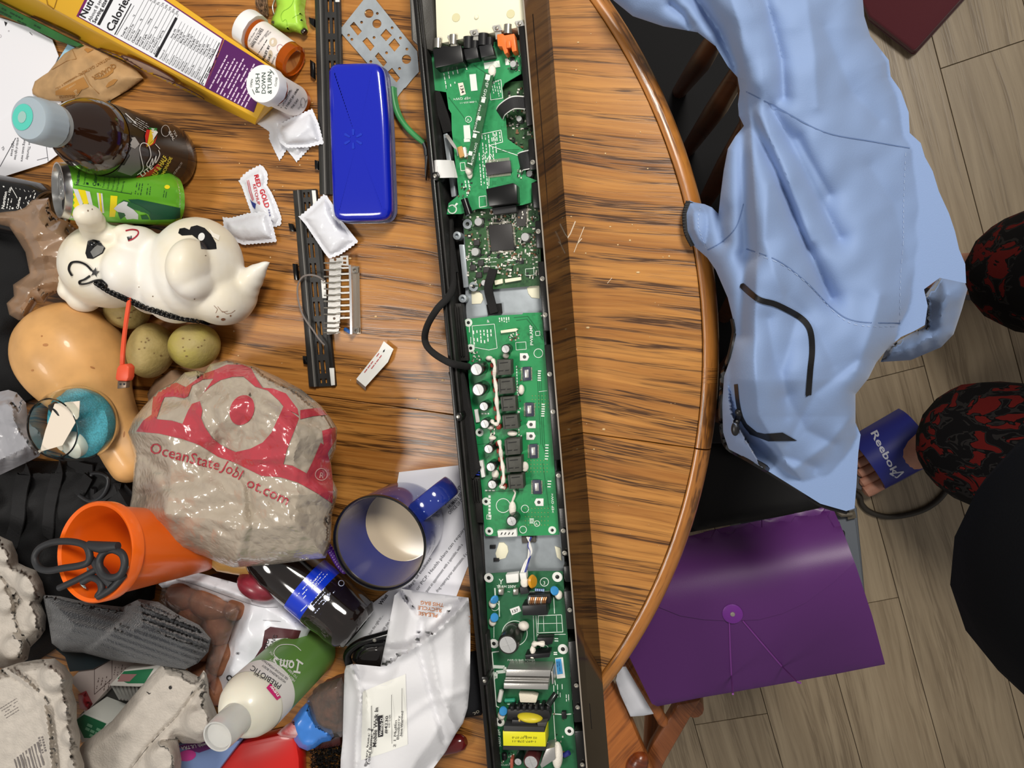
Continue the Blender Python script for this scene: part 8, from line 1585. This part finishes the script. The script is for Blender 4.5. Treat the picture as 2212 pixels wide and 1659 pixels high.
# ------------------------------------------------------------------ letters and paper bag
d1 = flatbox('letter_sheet', [(862, 1020), (1000, 1004), (1040, 1190), (1010, 1225), (986, 1288), (870, 1300), (830, 1200)], .0010, M_paper, None, .0003); tag(d1, 'white printed letter under the blue mug, reaching to the soundbar', 'paper')
decal('typing', [txt('DEPARTMENT OF', 962, 1092, 11, -47, 66, .01), txt('HUMAN SERVICES', 971, 1100, 11, -47, 68, .01), txt('OFFICE OF DEFENSE', 972, 1112, 11, -46, 66, .01), txt('or PCP. Health plans can require', 902, 1276, 10, -52, 170), txt('quest an appointment with a specialist, with a', 922, 1281, 9.5, -53, 130), txt('drug requiring prior authorization, if a prior', 945, 1280, 9.5, -52, 120), txt('days of business', 885, 1272, 9.5, -54, 80)], flat((84, 84, 90), .6), d1, d1)
d2 = flatbox('letter_sheet', [(770, 1330), (850, 1268), (900, 1275), (850, 1420), (800, 1400), (740, 1395)], .0020, M_paper, None, .0013); tag(d2, 'white printed letter between the soda bottle and the paper bag', 'paper')
decal('typing', [txt('What', 824, 1308, 11, -56, 26, .02), txt('have the right to ...', 800, 1372, 9, -56, 50), txt('health plan, pa', 826, 1368, 9, -56, 36), line(806, 1310, 824, 1284, 1.2)], flat((60, 60, 66), .6), d2, d2)
sg = thing('sunglasses', 'glossy black folded sunglasses under the white paper bag', 'sunglasses', T(800, 1405))
puff('lens', [(766, 1404), (784, 1392), (826, 1388), (836, 1404), (826, 1440), (776, 1438), (760, 1424)], lambda x, y, d: .010 + .004 * np.clip(d / 14, 0, 1), flat((30, 27, 26), .10, coat=.8), sg, 6, .002)
MB().tube([tuple(p) for p in catmull([tuple(T(a, b, .014)) for a, b in [(754, 1436), (750, 1416), (760, 1400), (782, 1386), (808, 1378), (836, 1370), (850, 1366)]], 5)], .0048, 10).tube([T(768, 1426, .012), T(776, 1406, .014), T(792, 1394, .014), T(830, 1390, .013)], .0028, 8).build('frame', flat((14, 14, 15), .22, coat=.5), sg, True)
MB().lathe([(.0024, 0), (.002, .0008), (0, .001)], T(809, 1383, .0186), (0, 0, 1), 16).build('hinge_screw', flat((130, 128, 122), .4, metal=.7), sg, True)
pbg = thing('paper_bag', 'white paper takeaway bag with printed order sticker beside the soundbar', 'bag', T(900, 1480))
M_pb2 = mat('white_kraft', (222, 222, 226), .65, bump=.1, bscale=200)
pw, pw2 = crumple(121, 30, 120), waves(122, 6, 80, 260)
BG = [(868, 1272), (940, 1282), (1012, 1291), (1016, 1330), (1016, 1400), (1015, 1480), (1010, 1530), (1000, 1562), (985, 1584), (962, 1625), (935, 1661), (900, 1720), (734, 1720), (736, 1640), (740, 1600), (742, 1520), (744, 1450), (748, 1438), (762, 1434), (822, 1440), (826, 1420), (836, 1372), (846, 1320), (852, 1286)]
FR = [(838, 1405), (880, 1400), (930, 1372), (980, 1330), (1016, 1292)]
pfold = [([(822, 1440), (880, 1408), (940, 1368), (1014, 1294)], .009, 8), ([(905, 1400), (930, 1500), (960, 1600)], -.005, 6), ([(925, 1372), (945, 1480), (985, 1580)], .005, 7), ([(760, 1440), (778, 1500), (770, 1600), (766, 1700)], .008, 7), ([(790, 1500), (800, 1560), (790, 1700)], -.004, 8), ([(870, 1276), (912, 1334), (908, 1390)], -.007, 7), ([(912, 1334), (1012, 1292)], .006, 6), ([(840, 1580), (920, 1520), (1010, 1490)], .003, 9)]
def bz(x, y, d):
    z = .046 + .020 * np.clip(d / 40, 0, 1) + np.clip(d / 8, 0, 1) * (.0014 * pw(x, y) + .006 * pw2(x, y))
    inner = inside(x, y, [(850, 1270), (1020, 1288), (940, 1368), (880, 1406), (822, 1442), (824, 1400)])
    z = z - .020 * inner * np.clip(seg_dist(x, y, FR, False) / 16, 0, 1)
    for p, a, w in pfold: z = z + a * np.exp(-(seg_dist(x, y, p, False) / w) ** 2)
    return z
pbo = puff('paper_shell', BG, bz, M_pb2, pbg, 6, None, .036)
stk = decal('order_sticker', [[(783, 1494), (876, 1456), (878, 1520), (881, 1608), (832, 1626), (780, 1642)]], mat('sticker_white', (232, 232, 226), .45), pbo, pbg, .0006, 8)
decal('sticker_print', [txt('Bakery Items: 2', 792, 1656, 8.5, -84, 84, .01), txt('Total Items: 4', 799, 1654, 8.5, -84, 80, .01), txt('Mobile Walk In', 813, 1614, 11, -87, 86, .015), txt('#4230', 837, 1584, 9, -87, 38, .01), txt('6:05:12 AM', 843, 1572, 5.5, -87, 28), txt('2 1 Muffin', 855, 1614, 7.5, -87, 58), txt('Blueberry', 862, 1598, 7.5, -87, 52), txt('Not Warmed', 869, 1590, 7.5, -87, 54), line(804, 1628, 803, 1524, 1), line(847, 1606, 846, 1500, .7), line(869, 1592, 869, 1486, .7), [(817, 1592), (828, 1590), (827, 1544), (816, 1546)]], M_ink, pbo, pbg, .0016)
decal('sticker_name', [txt('Wendy D.', 826, 1588, 9, -87, 40, .015)], M_white, pbo, pbg, .0022)
decal('lettering', [txt('PLEASE', 946, 1326, 11, 187, 42, .01), txt('RECYCLE', 955, 1315, 11, 187, 52, .01), txt('THIS BAG', 959, 1304, 11, 187, 50, .01), txt('PLEASE', 1012, 1330, 9, 82, 40, .01)], flat((206, 132, 78), .6), pbo, pbg, .0008)
bf = puff('baseball_hat', [(1000, 1420), (1022, 1415), (1034, 1440), (1046, 1520), (1040, 1545), (1005, 1550), (975, 1540), (990, 1500)], lambda x, y, d: .012 + .010 * np.clip(d / 12, 0, 1), mat('black_cotton', (20, 21, 26), .85, bump=.3, bscale=900), None, 7, .0005); tag(bf, 'black fabric hat with pale lettering between the paper bag and the soundbar', 'hat')
decal('lettering', [txt('po', 1022, 1545, 12, -26, 16, .02)], flat((200, 196, 180), .6), bf, bf)
lg = thing('lighter', 'glossy dark red lighter with white script below the paper bag', 'lighter', T(975, 1608))
MB().tube([T(930, 1618, .011), T(945, 1615, .011), T(985, 1606, .011), T(1000, 1602, .011), T(1006, 1600, .011)], [.0095, .0108, .0108, .009, .005], 18, flatten=.85).build('body', mat('oxblood', (92, 22, 22), .15, coat=.5), lg, True)
decal('script', [txt('good', 967, 1616, 14, 187, 24, .01, .3)], M_white, [o for o in COL.objects if o.parent == lg], lg, .0006)
# ------------------------------------------------------------------ bits at the foot of the picture
rt = flatbox('red_tray', [(400, 1672), (440, 1640), (520, 1606), (600, 1588), (638, 1592), (646, 1640), (648, 1720), (400, 1720)], .022, mat('red_plastic', (202, 30, 26), .3, coat=.2), None, .0005, .005); tag(rt, 'glossy red plastic tray at the bottom edge below the shampoo bottle', 'tray')
v1 = crumple(131, 16, 50); gv = puff('blue_glove', [(625, 1565), (650, 1530), (668, 1512), (676, 1540), (690, 1562), (704, 1570), (716, 1575), (721, 1588), (714, 1600), (696, 1604), (680, 1616), (664, 1622), (646, 1614), (636, 1600)], lambda x, y, d: .026 + .014 * np.clip(d / 12, 0, 1) + .003 * v1(x, y), mat('nitrile', (62, 128, 214), .35, coat=.2), None, 4.5, None, .012); tag(gv, 'crumpled bright blue rubber glove beside the brown wrapped cake', 'glove')
ck = thing('wrapped_cake', 'brown crumbly cake in clear wrap beneath the green-labelled bottle', 'food', T(705, 1525))
v2 = waves(141, 9, 10, 40); puff('cake', [(665, 1510), (690, 1486), (728, 1472), (742, 1490), (744, 1550), (736, 1580), (700, 1586), (678, 1562)], lambda x, y, d: .022 + .012 * np.clip(d / 14, 0, 1) + .003 * v2(x, y), mat('crumb_brown', (112, 70, 48), .85, bump=1, bscale=160, var=.4, vscale=110), ck, 5, .001)
puff('clear_wrap', [(660, 1506), (690, 1478), (738, 1462), (748, 1500), (748, 1560), (738, 1592), (700, 1594), (672, 1566)], lambda x, y, d: .030 + .012 * np.clip(d / 14, 0, 1) + .002 * v1(x, y), bpy.data.materials['clear_film'], ck, 7, None, .0008)
pw_ = puff('pink_wrapper', [(598, 1584), (618, 1566), (634, 1556), (642, 1560), (654, 1580), (662, 1592), (660, 1602), (640, 1594), (625, 1594), (606, 1592)], lambda x, y, d: .030 + .008 * np.clip(d / 8, 0, 1) + .002 * v1(x, y), mat('pink_foil', (226, 190, 190), .4, vscale=60, col2=(196, 70, 70)), None, 4, None, .004); tag(pw_, 'torn pink and white wrapper between shampoo bottle and blue glove', 'wrapper')
br = thing('brush', 'black bristle brush with dark red back at the bottom edge', 'brush', T(705, 1640))
flatbox('brush_back', [(672, 1606), (735, 1588), (735, 1612), (680, 1622)], .016, mat('dark_red_wood', (58, 22, 20), .4), br, .004, .002)
bm_ = MB(); r = random.Random(9)
for k in range(900):
    x, y = r.uniform(672, 740), r.uniform(1612, 1700); a = r.uniform(0, 6.28); L1 = r.uniform(3, 8)
    bm_.tube([T(x, y, .004), T(x + L1 * math.cos(a), y + L1 * math.sin(a), .018 + r.uniform(-.003, .004))], [.0006, .0003], 3)
bm_.build('bristles', flat((16, 14, 14), .7), br, kind='stuff')
# crumbs on the varnish
cr_ = MB(); r = random.Random(21)
for k in range(150):
    x, y = (r.uniform(380, 960), r.uniform(10, 900)) if k % 3 else (r.uniform(1225, 1480), r.uniform(60, 1300))
    h = bvh(tops[0]).ray_cast(Vector((0, 0, CH)), (W(x, y, 0) - Vector((0, 0, CH))).normalized())
    if h[0] is None: h = bvh(tops[1]).ray_cast(Vector((0, 0, CH)), (W(x, y, 0) - Vector((0, 0, CH))).normalized())
    if h[0] is None or h[0].z < TZ - .002: continue
    s_ = r.choice([.0003, .0004, .0005, .0008, .0012]); q = T(x, y, .0003)
    cr_.ball(q, (s_ * r.uniform(.7, 2), s_, s_ * .6), 5, 4)
cr_o = cr_.build('crumbs', flat((222, 190, 140), .8), None, kind='stuff'); tag(cr_o, 'pale food crumbs scattered over the bare oak tabletop', 'crumbs')
